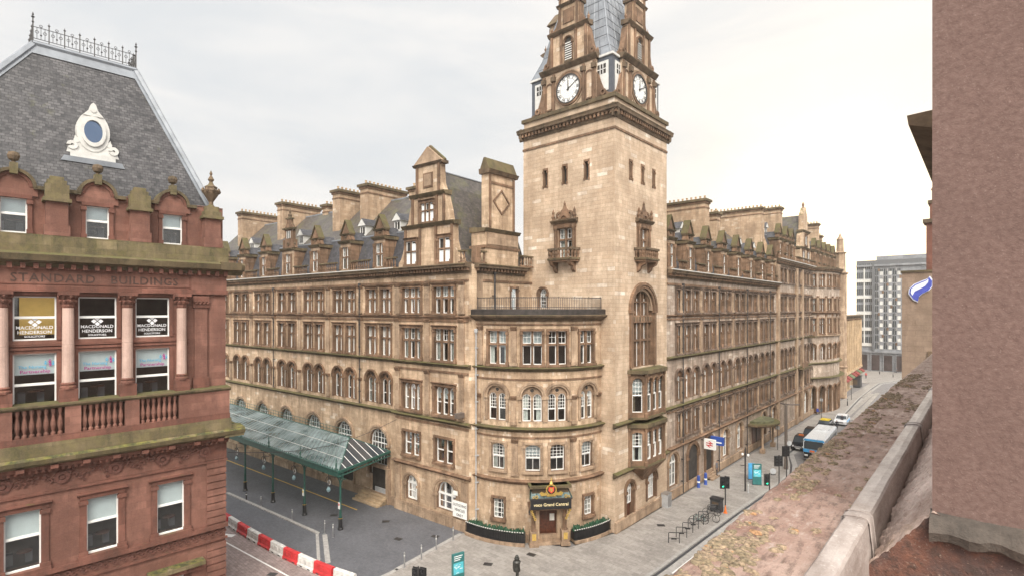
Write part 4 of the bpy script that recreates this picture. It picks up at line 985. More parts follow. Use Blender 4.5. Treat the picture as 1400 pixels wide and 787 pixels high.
# ------------------------------------------------------------------ wing roofs, dormers, balustrades, chimneys
def dormer_mesh(w, h, big=False):
    b = MB(); hw = w / 2
    wall(b, LOC, -hw, hw, 0, 3.4, [(0, 1.35, .35, 2.75, 'r')], 'pale_trim', .25, 'trim_stone')
    for k in (-1, 1):
        b.quad((k * hw, 0, 0), (k * hw, -2.2, 0), (k * hw, -2.2, 3.4), (k * hw, 0, 3.4), 'trim_stone')
        prism(b, LOC, [(k * x, z) for x, z in ((hw, 0), (hw + .34, 0), (hw + .3, .5), (hw + .15, 1.0), (hw + .1, 1.9), (hw, 2.2))], -.4, -.05, 'trim_stone')
        lathe(b, (k * .82, .1, .3), [(.13, 0), (.13, .4), (.09, .5), (.09, 2.0), (.14, 2.2), (.14, 2.45)], 'trim_stone', 7)
    fmould(b, LOC, -hw - .16, hw + .16, [(-2.2, 3.15), (.12, 3.15), (.28, 3.35), (.32, 3.45), (-2.2, 3.52)], 'mossy_ledge')
    tw = hw * .72; th = h - 1.6 if not big else 4.6
    fbox(b, LOC, -tw, tw, 3.55, th, -.55, -.05, 'trim_stone')
    for k in (-1, 1): fbox(b, LOC, k * tw - .12, k * tw + .12, 3.55, th, -.6, .06, 'trim_stone'); prism(b, LOC, [(k * tw, 3.55), (k * (tw + .45), 3.55), (k * (tw + .12), 4.1), (k * tw, 4.3)], -.5, -.1, 'trim_stone')
    ring(b, LOC, 0, 4.05, .12, .26, 0, 360, -.05, .04, 'cornice_stone', 10)
    if big:
        fbox(b, LOC, -.9, .9, 4.6, 5.9, -.5, -.1, 'trim_stone'); wallw = [(0, .9, 4.7, 5.7, 'r')]
        fbox(b, LOC, -.4, .4, 4.75, 5.7, -.1, -.08, 'interior'); 
        for x in (-.4, -.03, .34): fbox(b, LOC, x, x + .06, 4.75, 5.7, -.08, -.04, 'white_paint')
        fmould(b, LOC, -1.15, 1.15, [(-.5, 5.85), (.1, 5.85), (.2, 6.05), (-.5, 6.15)], 'mossy_ledge'); prism(b, LOC, [(-1.0, 6.1), (1.0, 6.1), (.5, 6.7), (.45, 7.2), (-.45, 7.2), (-.5, 6.7)], -.45, -.1, 'trim_stone')
        fbox(b, LOC, -.65, .65, 7.2, 7.35, -.5, .0, 'mossy_ledge'); lathe(b, (0, -.28, 7.35), [(.35, 0), (.2, .15), (.26, .4), (.12, .6), (.15, .8), (0, 1.3)], 'cornice_stone', 7)
        for k in (-1, 1): lathe(b, (k * 1.2, -.2, 3.6), [(.15, 0), (.1, .2), (.17, .45), (0, .8)], 'cornice_stone', 6)
    else:
        fmould(b, LOC, -tw - .25, tw + .25, [(-.6, th), (.1, th), (.2, th + .15), (-.6, th + .2)], 'mossy_ledge')
        prism(b, LOC, [(-tw - .12, th + .15), (tw + .12, th + .15), (0, h - .1)], -.6, -.05, 'trim_stone')
        for k in (-1, 1): vv = [(k * (tw + .22), .1, th + .12), (k * (tw + .22), -.7, th + .12), (0, -.7, h + .05), (0, .1, h + .05)]; b.add(vv + [(x, y, z + .12) for x, y, z in vv], [(0, 1, 2, 3), (4, 5, 6, 7), (0, 1, 5, 4), (1, 2, 6, 5), (2, 3, 7, 6), (3, 0, 4, 7)], 'mossy_ledge')
        b.quad((-.2 - tw, -.5, 3.6), (0, -.5, 4.6), (0, -3.2, 4.6), (-.2 - tw, -3.2, 3.6), 'slate'); b.quad((.2 + tw, -.5, 3.6), (0, -.5, 4.6), (0, -3.2, 4.6), (.2 + tw, -3.2, 3.6), 'slate')
    return b.mesh('dormer')
def dormer_win(v):
    k = ('d', v)
    if k in WC: return WC[k]
    b = MB()
    for i in (0, 1):
        x0 = -.675 + i * .75; glazing(b, x0, x0 + .6, 0, 1.25, 1, 1); glazing(b, x0, x0 + .6, 1.4, 2.4, 2, 2, bw=.03)
    box(b, -.08, .08, -.03, .15, 0, 2.4, 'trim_stone'); box(b, -.675, .675, -.03, .13, 1.25, 1.4, 'trim_stone')
    backing(b, 1.35, 2.4, v); b.quad((-.675, -.015, 0), (.675, -.015, 0), (.675, -.015, 2.4), (-.675, -.015, 2.4), 'pane_glass'); WC[k] = b.mesh('window'); return WC[k]
DM, DB = dormer_mesh(1.86, 5.7), dormer_mesh(2.9, 5.6, True)
def wing_roof(F, s0, s1, z, dorm, bigs, chim, ridge=9.4, ins=.9, depth=15., pitch=.36):
    b = MB()
    A = [(.1, z + .12), (-.7, z + .12), (-2.0, z + 4.1), (-2.3, z + 4.2), (-depth / 2, z + ridge), (-depth + 1, z + 4.0), (-depth, z)]
    for i, ((o0, z0), (o1, z1)) in enumerate(zip(A[:-1], A[1:])): b.quad(F(s0, z0, o0), F(s1, z0, o0), F(s1, z1, o1), F(s0, z1, o1), 'lead' if i == 0 else ('slate' if i != 3 else 'slate_mossy'))
    b.quad(F(s0, z, -depth), F(s1, z, -depth), F(s1, 0, -depth), F(s0, 0, -depth), 'hotel_stone')
    for s in (s0, s1): b.add([F(s, zz, o) for o, zz in A] + [F(s, 0, -depth), F(s, 0, -.6)], [tuple(range(9))], 'hotel_stone')
    tube(b, [F(s0, z + 4.15, -2.1), F(s1, z + 4.15, -2.1)], .1, 'lead', 5); tube(b, [F(s0, z + ridge, -depth / 2), F(s1, z + ridge, -depth / 2)], .14, 'lead', 5)
    b.build('roof', HOTEL)
    ds = sorted([(s, 0) for s in dorm] + [(s, 1) for s in bigs])
    for s, k in ds:
        d = place(DB if k else DM, 'dormer', HOTEL, F(s, z + .1, -.12), F.rot(s)); sub(dormer_win(vr(2, 2, 1, 3, 2)), 'dormer_window', d, (0, -.22, .35))
    prev = s0
    for s, k in ds + [(s1 + 1.3, 0)]:
        hw = 1.3 + (.5 if k else 0); a, e = prev + .05, s - hw
        if e - a > .5: b = MB(); balustrade(b, F, a, min(e, s1), z + .1, 1.15, 'trim_stone', .1, pitch); b.build('balustrade', HOTEL)
        prev = s + hw
    for s, d0, d1, zt, th in chim:
        b = MB(); fbox(b, F, s - th / 2, s + th / 2, z + 1, zt - .5, -d1, -d0, 'chimney_stone')
        for a, e_, g in ((zt - 1.15, zt - 1.0, .06), (zt - .55, zt - .3, .12), (zt - .3, zt, .28)): fbox(b, F, s - th / 2 - g, s + th / 2 + g, a, e_, -d1 - g, -d0 + g, 'mossy_ledge' if e_ == zt else 'trim_stone')
        n = int((d1 - d0) / .55)
        for i in range(n): lathe(b, F(s, zt, -d0 - (d1 - d0) * (i + .5) / n), [(.15, 0), (.13, .1), (.12, .38), (.16, .42), (.13, .5)], 'clay_pot', 7)
        b.build('chimney_stack', HOTEL)
    k = 0
    s = s0 + 3
    while s < s1 - 2:
        if not any(abs(s - c[0]) < 1.6 for c in chim):
            b = MB(); G_ = Flat(F(s - .55, 0, -2.5)[:2], F.d, F.n)
            fbox(b, G_, 0, 1.1, z + 4.2, z + 5.6, -2.4, 0, 'old_white_paint'); fbox(b, G_, .2, .9, z + 4.6, z + 5.4, 0, .02, 'interior'); fbox(b, G_, .52, .58, z + 4.6, z + 5.4, .02, .05, 'white_paint')
            prism(b, G_, [(-.2, z + 5.55), (1.3, z + 5.55), (.55, z + 6.35)], -2.4, .2, 'old_white_paint')
            for q in (-.22, 1.32): b.quad(G_(q, z + 5.55, .22), G_(.55, z + 6.42, .22), G_(.55, z + 6.42, -2.6), G_(q, z + 5.55, -2.6), 'slate')
            b.build('attic_window', HOTEL)
        s += 6.1 + (k % 2) * .9; k += 1
wing_roof(FL, 9.9, 58.2, 24.0, [12.95, 18.95, 25.0, 37.15, 43.2, 49.2, 55.2], [31.1],
          [(s, 3.9, 9.8, 35.0 + e, 1.5) for s, e in ((20.7, -.1), (26.4, .0), (40.0, .1), (52.0, .1))] + [(34.0, 7.2, 11., 34.6, 1.2), (15.6, 7.0, 11., 34.4, 1.2)])
wing_roof(FR, 10.3, 49.3, 24.0, [11.6, 16.4, 21.6, 26.8, 32.0, 37.2, 42.4, 47.2], [],
          [(25.8, 1.9, 9.0, 34.0, 1.5), (30.4, 2.2, 5.2, 33.0, 1.3), (33.4, 3.4, 7.5, 33.4, 1.2), (48.6, 1.9, 10.0, 36.2, 1.6)], ridge=8.6)
wing_roof(FR, 49.3, 98.6, 27.9, [51.6, 55.6, 59.0, 75.5, 79.8, 84.1, 88.4, 92.7], [], [(58.8, 1.9, 9., 37.7, 1.5), (86.5, 1.9, 8.6, 38.2, 1.5), (92., 2.4, 5., 36.2, 1.2)], ridge=7.6)
def side_gable(c, hw, z, zt, F=FR):
    b = MB(); G_ = Off(F, .1)
    prism(b, G_, [(c - hw, z), (c + hw, z), (c + hw, z + 2.6), (c + hw * .8, z + 3.4), (c + hw * .72, z + 5.4), (c + hw * .4, z + 6.6), (c + hw * .36, zt - 1.6), (c, zt), (c - hw * .36, zt - 1.6), (c - hw * .4, z + 6.6), (c - hw * .72, z + 5.4), (c - hw * .8, z + 3.4), (c - hw, z + 2.6)], -.8, 0, 'hotel_stone')
    for zz, k in ((z + 3.1, 1.), (z + 6.2, .62)): fmould(b, G_, c - hw * k - .2, c + hw * k + .2, [(-.85, zz - .2), (.1, zz - .2), (.32, zz + .1), (-.85, zz + .2)], 'mossy_ledge')
    lathe(b, G_(c, zt - .2, -.4), [(.25, 0), (.15, .3), (.25, .7), (0, 1.3)], 'trim_stone', 6)
    for s, z0, w_, h in ((c - hw * .45, z + .5, 1.3, 2.1), (c + hw * .45, z + .5, 1.3, 2.1), (c, z + 3.6, 1.3, 1.8)):
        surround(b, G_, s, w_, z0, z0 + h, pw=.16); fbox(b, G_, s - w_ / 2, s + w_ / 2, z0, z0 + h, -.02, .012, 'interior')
        for x in (-w_ / 2 + .05, -.04, w_ / 2 - .11): fbox(b, G_, s + x, s + x + .07, z0, z0 + h, .013, .06, 'white_paint')
    g = b.build('gable', HOTEL)
    b = MB(); ridge_roof(b, F, c, [(hw, z + .2), (hw * .6, z + 5), (0, zt - 1.4)], -.6, -9., 'slate_mossy'); b.build('roof', HOTEL)
side_gable(66.8, 3.9, 27.9, 38.6)
b = MB(); lathe(b, FR(97.3, 0, .2), [(1.3, 0), (1.3, 6.7), (1.6, 7.0), (1.3, 7.3), (1.3, 27.6), (1.7, 28.0), (1.1, 28.3), (1.0, 32.3), (1.3, 32.6), (.75, 32.9), (.65, 35.4), (.75, 35.6), (.35, 36.2), (0, 37.2)], 'pale_trim', 8); b.build('corner_turret', HOTEL)
# projecting bow and balconies of the far section
FBW = Curve((-24.55 - 14.5, 41.1 + 81), 17.2, -math.asin(10 / 17.2)); Lb = 2 * math.asin(10 / 17.2) * 17.2
b = MB(); ops = []
for i in range(9):
    s = Lb * (i + .5) / 9
    for z0, z1, k in ((15.3, 18.2, 'r'), (10.3, 13.3, 'a'), (19.6, 22.0, 'r'), (24.3, 26.6, 'r')): ops.append((s, 1.35, z0, z1, k)); ALL.append((FBW, 'cross' if k == 'r' else 'lancet', s, z0, 1.35, z1 - z0, 2, .6 if k == 'r' else 0, .3))
    ops.append((s, 1.5, .1, 5.2, 'a'))
w = MB(); wall(w, FBW, 0, Lb, 0, 27.6, ops, 'side_stone', .34, 'trim_stone'); w.build('facade_wall', HOTEL)
for q in ops:
    if q[4] == 'r': surround(b, FBW, q[0], q[1], q[2], q[3], pw=.16, hood=False)
    else: archring(b, FBW, q[0], q[1], q[3], t=.22, jamb=q[2])
for z, m in ((19.36, 'trim_stone'), (14.95, 'pale_trim'), (9.72, 'mossy_ledge'), (6.9, 'mossy_ledge')): stringc(b, FBW, 0, Lb, z, .35, .5 if z > 7 else .9, m)
for i in range(10): pil(b, FBW, Lb * i / 9, .4, 19.6, 22.5); pil(b, FBW, Lb * i / 9, .4, 15, 19)
cornice(b, FBW, 0, Lb, 27.9); b.add([FBW(Lb * i / 12, 27.95) for i in range(13)], [tuple(range(13))], 'lead')
b.build('facade_trim', HOTEL)
for s0_, s1_, z in ((60.6, 64.4, 9.8), (68.5, 71.0, 15.)):
    b = MB(); fbox(b, FR, s0_, s1_, z - .35, z, 0, 1.3, 'mossy_ledge'); fbox(b, FR, s0_ + .1, s1_ - .1, z, z + .9, 1.0, 1.15, 'trim_stone'); b.build('balcony', HOTEL)
b = MB()
for s in (60.4, 64.2, 49.4): fbox(b, FR, s - .5, s + .5, 0, 27.0, -.02, .35, 'pale_trim')
for s in (61.5, 63.2): 
    archring(b, FR, s, 1.2, 5.4, t=.2, jamb=.1)
b.build('facade_trim', HOTEL)
b = MB()
def pipe(F, s, z0, z1, o=.22, r=.06, m='dark_iron'): 
    tube(b, [F(s, z0, o), F(s, z1, o)], r, m, 6); p = F(s, z1, o); lathe(b, (p[0], p[1], p[2] - .1), [(.08, 0), (.17, .15), (.17, .4), (.1, .45)], m, 6)
    z = z0 + 1.2
    while z < z1: fbox(b, F, s - .1, s + .1, z, z + .08, .0, o + .06, m); z += 2.4
for s in (13.85, 24.3, 34.6, 45.0): pipe(FR, s, .1, 22.4)
for s in (15.95, 34.1): pipe(FL, s, 9.9, 22.4)
b.build('drainpipe', HOTEL)
b = MB(); pipe(Off(FB, 0), .25, .9, 17.9, .3, .06, 'grey_plastic'); b.build('drainpipe', HOTEL)
b = MB(); pipe(FS, 1.9, 20, 23.2, .3, .09, 'dark_iron'); b.build('drainpipe', HOTEL)
# passage arch, station entrance, side entrances
b = MB()
for s, w_, zt, z0 in ((16.7, 2.6, 4.8, .02), (21.3, 1.9, 4.9, .5)):
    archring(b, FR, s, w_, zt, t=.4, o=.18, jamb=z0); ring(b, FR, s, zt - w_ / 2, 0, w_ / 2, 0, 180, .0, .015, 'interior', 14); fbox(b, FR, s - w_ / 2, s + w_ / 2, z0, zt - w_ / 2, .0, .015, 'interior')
for i in range(3): fbox(b, FR, 20.2 - .0 + i * .0, 22.4, 0, .5 - i * .16, .0, .35 + i * .32, 'pale_trim')
b.build('entrance_arch', HOTEL)
# steps beside the glass canopy
b = MB()
for i in range(4): fbox(b, FL, 11.2, 15.3, 0, .72 - .18 * i, .0, .5 + .36 * i, 'ochre_stone')
b.build('entrance_steps', HOTEL)
b = MB(); fbox(b, FL, 11.35, 13.9, .72, 3.5, -.02, .03, 'interior'); fbox(b, FL, 11.2, 14.05, 3.5, 3.85, 0, .35, 'pale_trim'); fbox(b, FL, 11.35, 13.4, .72, 1.4, .03, .1, 'grey_plastic')
b.build('entrance_door', HOTEL); b = MB(); fbox(b, FL, 10.93, 11.37, 0, 3.6, .001, .36, 'pale_trim'); b.build('pilaster', HOTEL)
for i in range(6): b = MB(); s0_ = 17.2 + i * 6.05; fbox(b, FL, s0_, s0_ + 2.4, 1.1, 3.1, 0, .02, 'interior'); surround(b, FL, s0_ + 1.2, 2.4, 1.1, 3.1, pw=.2, hood=False, m='pale_trim'); b.build('kitchen_window', HOTEL)
# portal of the corner bay
b = MB(); P0 = FB(6.8, 0, 0); rp = FB.rot(6.8)
def pt(x, y, z): return (x, y, z)
for k in (-1, 1):
    box(b, k * 1.35 - .32, k * 1.35 + .32, .3, .95, 0, 1.25, 'pale_trim'); box(b, k * 1.35 - .17, k * 1.35 + .17, .951, .97, .55, 1.1, 'gold')
    box(b, k * 1.35 - .4, k * 1.35 + .4, .25, 1.05, 0, .25, 'pale_trim')
    lathe(b, (k * 1.35, .62, 1.25), [(.24, 0), (.17, .15), (.17, 1.55), (.25, 1.75), (.25, 1.9)], 'trim_stone', 10)
    box(b, k * 1.0 - .22, k * 1.0 + .22, -.05, .25, .3, 3.3, 'hotel_stone'); prism(b, lambda a, z, o, k=k: (k * 1.35 + o, a, z), [(0, 4.4), (1.25, 4.4), (1.15, 4.1), (.4, 3.6), (.15, 3.15), (0, 3.1)], -.12, .12, 'dark_iron')
box(b, -1.75, 1.75, -.2, 1.2, 3.15, 3.45, 'trim_stone'); box(b, -1.55, 1.55, -.3, 1.0, 3.45, 5.2, 'cornice_stone'); box(b, -1.8, 1.8, -.3, 1.3, 5.0, 5.2, 'mossy_ledge')
for i in range(2): box(b, -1.05, 1.05, -.35, .35 + .38 * i, 0, .4 - .2 * i, 'pale_trim')
portal = place(b.mesh('portal'), 'portal', HOTEL, P0, rp)
b = MB(); box(b, -.75, .75, -.34, -.28, .4, 3.1, 'wood'); box(b, -.62, -.2, -.28, -.27, 1.7, 2.3, 'curtain')
for x in (-.73, -.02, .66): box(b, x, x + .07, -.28, -.24, .4, 3.1, 'wood')
sub(b.mesh('door'), 'door', portal)
b = MB(); sv = [(-1.75, 1.25), (1.75, 1.25), (1.75, 1.62), (-1.75, 1.62)]
box(b, -1.72, 1.72, 1.3, 1.5, 3.35, 4.15, 'black_paint'); box(b, -1.8, 1.8, 1.25, 1.55, 4.15, 4.27, 'dark_iron')
b.add([(-1.8, 1.5, 4.25), (1.8, 1.5, 4.25), (1.55, .2, 5.0), (-1.55, .2, 5.0)], [(0, 1, 2, 3)], 'canopy_glass')
for i in range(7): x = -1.8 + .6 * i; tube(b, [(x, 1.5, 4.27), (x * .86, .2, 5.02)], .03, 'green_paint', 4)
for k in (-1, 1):
    for j in range(3): ring(b, lambda a, z, o, k=k: (k * 1.72 + o, a, z), 1.2 - j * .3, 3.3 - j * .25, .13, .19, 0, 330, -.03, .03, 'dark_iron', 8)
    tube(b, [(k * 1.5, .2, 5.1), (k * 1.72, 1.45, 4.3)], .03, 'dark_iron', 5)
sub(b.mesh('entrance_canopy'), 'entrance_canopy', portal)
b = MB(); ring(b, LOC, 0, 4.98, .36, .46, 0, 360, 1.5, 1.6, 'gold', 20); ring(b, LOC, 0, 4.98, 0, .36, 0, 360, 1.52, 1.54, 'black_paint', 16)
prism(b, LOC, [(-.24, 5.2), (.24, 5.2), (.24, 4.9), (.0, 4.68), (-.24, 4.9)], 1.54, 1.6, 'crest_red')
prism(b, LOC, [(-.1, 5.1), (.1, 5.15), (.12, 4.95), (.02, 4.82), (-.1, 4.9)], 1.6, 1.62, 'gold')
for k in (-1, 1):
    prism(b, LOC, [(k * .3, 4.55), (k * .85, 4.5), (k * 1.0, 4.72), (k * .8, 4.85), (k * .6, 4.72), (k * .45, 4.8)], 1.52, 1.6, 'gold')
    ring(b, LOC, k * 1.25, 4.42, .08, .15, 0, 330, 1.52, 1.58, 'gold', 8); ring(b, LOC, k * 1.5, 4.4, .05, .1, 0, 330, 1.52, 1.58, 'gold', 8)
    for j in range(4): ring(b, LOC, k * (1.62 - j * .1), 3.15 - j * .22, .05, .11, 0, 330, 1.3, 1.36, 'gold', 8)
prism(b, LOC, [(-.4, 4.45), (.4, 4.45), (.3, 4.6), (-.3, 4.6)], 1.5, 1.6, 'gold')
lathe(b, (0, 1.55, 5.42), [(.16, 0), (.16, .08), (.1, .2), (.05, .3), (.05, .42), (0, .6)], 'gold', 8)
sub(b.mesh('crest'), 'crest', portal)
sub(text_mesh('voco Grand Central', .36, 'text_gold'), 'lettering', portal, (0, 1.502, 3.62))

# planters with railings either side of the portal: things that stand on the pavement
for lab, a, e in (('black railed planter of green heather left of the hotel doorway, near the drainpipe', -.3, 4.9), ('black railed planter of green heather right of the hotel doorway, near the tower foot', 8.75, 12.7)):
    m0 = FB((a + e) / 2, 0, .7); t = thing('planter', m0, lab, 'planter', 'planters beside the hotel doorway')
    b = MB(); fbox(b, FB, a, e, 0, .28, .3, 1.15, 'pale_trim'); fbox(b, FB, a, e, .28, .98, .3, .95, 'black_paint'); b.build('planter_box', t)
    b = MB(); fbox(b, FB, a, e, 1.08, 1.14, 1.0, 1.06, 'black_paint'); fbox(b, FB, a, e, .3, .36, 1.0, 1.05, 'black_paint'); n = int((e - a) / .14)
    for i in range(n + 1): s = a + (e - a) * i / n; fbox(b, FB, s - .014, s + .014, .28, 1.16, 1.01, 1.04, 'black_paint')
    for i in range(int((e - a) / .2)): s = a + .2 * i; fbox(b, FB, s, s + .1, 1.14, 1.19, .98, 1.06, 'old_white_paint')
    b.build('railing', t)
    b = MB()
    for i in range(int((e - a) * 150)):
        s = a + .05 + random.random() * (e - a - .1); o = .32 + random.random() * .62; h = .1 + .28 * random.random() ** 2 + .08 * math.sin(s * 3); p = Vector(FB(s, .98, o)); q = p + Vector((random.uniform(-.1, .1), random.uniform(-.1, .1), h))
        d = Vector((random.uniform(-1, 1), random.uniform(-1, 1), 0)) * .08; b.add([p - d, p + d, q + d * .6, q - d * .6], [(0, 1, 2, 3)], 'plant')
    b.build('heather', t, kind='stuff')

# windows of the hotel: the ones that show largest as parts, the rest as one part
def wmesh(kind, w_, h, n, tr):
    v = vr()
    if kind == 'cross': return cross_win(w_, h, n, tr, v)
    if kind == 'lancet': return lancet_win(w_, h, 2, v)
    if kind == 'lancetg': return lancet_win(w_, h, 2, v, sm='pale_trim', grid=True)
    if kind == 'lance3': return lancet_win(w_, h, 3, v, roundel=False)
    if kind == 'arch': return arch_win(w_, h, n, 3 if n > 3 else 2, 4 if n > 3 else v, mull=(n <= 3))
    if kind == 'sash6': return sash_win(w_, h, n, 4, v)
    if kind == 'grid': return sash_win(w_, h, n, int(tr), 0, top_only=False)
    return sash_win(w_, h, n, 2, v)
camp = Vector((0, 0, 20))
info = []
for F, kind, s, z, w_, h, n, tr, rev in ALL:
    p = Vector(F(s, z + h / 2, 0)); nrm = Vector(F(s, 0, 1)) - Vector(F(s, 0, 0)); d = camp - p
    vis = 1 if nrm.dot(d) > 0 else 0
    if F is FL and s > 50: vis = .01
    info.append((-vis * w_ * h * max(.05, nrm.dot(d) / d.length) / d.length_squared, len(info)))
info.sort(); keep = {}; rest = []
for _, i in info:
    nm = {'cross': 'mullioned_window', 'lancet': 'arched_window', 'lancetg': 'arched_window', 'lance3': 'arched_window', 'arch': 'ground_floor_window'}.get(ALL[i][1], 'sash_window')
    keep.setdefault(nm, []).append(i)
for nm, idx in keep.items():
    for i in idx[:100]:
        F, kind, s, z, w_, h, n, tr, rev = ALL[i]; put_win(F, s, z, wmesh(kind, w_, h, n, tr), w_, h, HOTEL, rev, nm)
    rest += idx[100:]
if rest:
    b = MB()
    for i in rest:
        F, kind, s, z, w_, h, n, tr, rev = ALL[i]; rt = F.rot(s); cr, sr = math.cos(rt), math.sin(rt); P = F(s, z, -rev)
        for me in (wmesh(kind, w_, h, n, tr), pane_mesh(w_, h)):
            off = len(b.v); b.v += [(P[0] + v.co.x * cr - v.co.y * sr, P[1] + v.co.x * sr + v.co.y * cr, P[2] + v.co.z) for v in me.vertices]
            ks = [b.mi(m.name) for m in me.materials]
            for p in me.polygons: b.f.append(tuple(off + v for v in p.vertices)); b.m.append(ks[p.material_index])
    b.build('distant_window', HOTEL, kind='stuff')

# ------------------------------------------------------------------ red sandstone office building across the side street
ga = R(2.5)
FO = Flat((-38.6, 13.7), (-math.sin(ga), -math.cos(ga)), (math.cos(ga), -math.sin(ga)))
OFF = thing('office_building', (-42, 6, -.12), 'red sandstone office building with slate mansard roof, iron cresting and white oculus', 'office building')
dS = (-math.cos(ga), math.sin(ga)); FO2 = Flat((-38.6, 13.7), dS, (math.sin(ga), math.cos(ga)))
DC = (10.5, 6.85, 3.0)                  # attic windows
WCN = (12.35, 9.65, 6.9, 4.17)          # order windows
LW_ = (13.6, 10.15, 6.67, 3.2)          # lower windows
ops = [(s, 1.8, 18.27, 20.7, 'r') for s in WCN] + [(s, 1.8, 14.6, 17.55, 'r') for s in WCN] + [(s, 1.5, 5.7, 8.95, 'r') for s in LW_] + [(s, 1.5, 1.2, 3.2, 'r') for s in LW_]
b = MB(); wall(b, FO, -.0, 16.5, -.12, 22.4, ops, 'red_stone', .28, 'red_trim')
wall(b, FO2, 0, 16, -.12, 24, [(2.5 + 3 * i, 1.4, z, z + 2.4, 'r') for i in range(5) for z in (5.8, 10.2 + 3.0, 17.6)], 'red_stone', .1)
FOa = Off(FO, -.55)
wall(b, FOa, .0, 16.5, 22.3, 26.9, [(s, 1.12, 24.17, 26.08, 'r') for s in DC] + [(14.2, 1.12, 24.17, 26.08, 'r')], 'red_stone', .22, 'red_trim')
b.quad(FO(16.5, -.12), FO(16.5, 27), FO(16.5, 27, -16), FO(16.5, -.12, -16), 'red_stone'); b.quad(FO(0, -.12, -16), FO(0, 27, -16), FO(16.5, 27, -16), FO(16.5, -.12, -16), 'red_stone')
b.build('wall', OFF)
b = MB()
# upper cornice, attic plinth
fmould(b, FO, -1.0, 16.5, [(-.6, 22.3), (.25, 22.3), (.35, 22.5), (.75, 22.62), (.85, 22.95), (.5, 23.1), (-.6, 23.15)], 'mossy_ledge')
for i in range(31): s = .1 + i * .53; fbox(b, FO, s - .11, s + .11, 22.2, 22.5, -.02, .45, 'red_trim')
fbox(b, FO2, -.85, 16, 22.6, 23.1, -.5, .8, 'mossy_ledge')
b.build('cornice', OFF)
b = MB(); fbox(b, FO, -.15, 16.5, 23.05, 24.1, -.6, .18, 'green_ledge'); b.build('attic_ledge', OFF)
b = MB(); fbox(b, FO, -.06, 16.5, 20.95, 21.25, -.02, .28, 'red_trim'); fbox(b, FO, -.06, 16.5, 22.15, 22.3, -.02, .2, 'red_trim'); fbox(b, FO, -.04, 16.5, 21.25, 22.15, -.02, .12, 'red_stone'); fbox(b, FO, 2.1, 16.5, 21.36, 21.42, .12, .16, 'red_trim')
fbox(b, FO, 2.1, 2.2, 21.3, 22.1, .12, .16, 'red_trim')
for z in (17.75, 17.95, 20.78): fbox(b, FO, 2.2, 16.5, z, z + .12, -.02, .1, 'red_trim')
for s in WCN:
    for z0, z1 in ((18.27, 20.7), (14.6, 17.55)):
        for k in (-1, 1): fbox(b, FO, s + k * 1.0 - .1, s + k * 1.0 + .1, z0, z1, -.02, .06, 'red_trim')
for s in LW_:
    surround(b, FO, s, 1.5, 5.7, 8.95, m='red_trim', pw=.32, o=.08, hood=True, sill=True); surround(b, FO, s, 1.5, 1.2, 3.2, m='red_trim', pw=.3, o=.08)
for z, zz, p_ in ((11.2, 11.45, .5), (11.0, 11.2, .3), (9.72, 9.86, .12), (5.25, 5.5, .28), (4.42, 4.55, .14)): fbox(b, FO, -.1, 16.5, z, zz, -.02, p_, 'red_trim')
for i in range(60): s = .1 + i * .28; fbox(b, FO, s - .07, s + .07, 11.02, 11.22, .3, .42, 'red_trim')
for i in range(12): s = .5 + i * 1.4; fbox(b, FO, s - .17, s + .17, 11.22, 11.42, .42, .8, 'red_trim')
# carved frieze bands: scrolls and rosettes
random.seed(5)
for i in range(62):
    s = .15 + i * .27; z = 10.55 + .16 * math.sin(i * 1.3)
    ring(b, FO, s, z, .06, .155, random.uniform(0, 90), random.uniform(240, 340), .02, .10, 'carved_stone', 7)
    if i % 2: ring(b, FO, s + .1, z + random.choice((-.3, .3)), .03, .1, 0, 300, .02, .08, 'carved_stone', 6)
    if i % 9 == 4: ring(b, FO, s, 10.5, .17, .36, 0, 360, .02, .12, 'carved_stone', 10); ring(b, FO, s, 10.5, 0, .12, 0, 360, .02, .14, 'carved_stone', 8)
for i in range(70): s = .1 + i * .24; ring(b, FO, s, 4.9 + .07 * (-1) ** i, .05, .14, (i % 2) * 180, (i % 2) * 180 + 260, .02, .1, 'carved_stone', 7)
for j in range(9): z = 5.6 + j * .47; fbox(b, FO, -.03, 1.15, z, z + .38, -.02, .09, 'red_stone')
for j in range(9): z = .1 + j * .47; fbox(b, FO, -.03, 1.15, z, z + .38, -.02, .09, 'red_stone')
fbox(b, FO, -.05, 1.25, 9.9, 11.0, -.02, .1, 'red_trim')
fbox(b, FO, 0, 1.0, 13.0, 20.9, -.02, .06, 'red_stone')
b.build('stone_trim', OFF)
# giant columns
cap_ = [(.21, 0), (.21, .08), (.27, .16), (.24, .26), (.2, .34)]
for s in (11.0, 8.28, 5.53, 2.68):
    b = MB(); p = FO(s, 0, .32)
    fbox(b, FO, s - .42, s + .42, 14.72, 15.5, 0, .62, 'red_trim'); lathe(b, (p[0], p[1], 15.5), [(.38, 0), (.38, .12), (.31, .2), (.35, .3), (.28, .38)], 'red_trim', 14)
    lathe(b, (p[0], p[1], 15.86), [(.285, 0), (.265, 4.2)], 'granite', 16)
    c = b.build('column', OFF)
    b = MB(); lathe(b, (p[0], p[1], 20.06), [(.27, 0), (.30, .12), (.27, .2), (.38, .42), (.33, .5), (.46, .72), (.46, .8)], 'red_trim', 8); fbox(b, FO, s - .45, s + .45, 20.78, 20.95, -.02, .8, 'red_trim')
    for i in range(8):
        a = i * math.pi / 4 + .2
        for rr, zz in ((.36, 20.35), (.42, 20.62)): lathe(b, (p[0] + rr * math.cos(a), p[1] + rr * math.sin(a), zz), [(.05, 0), (.1, .1), (.04, .18)], 'red_trim', 5)
    b.build('capital', c)
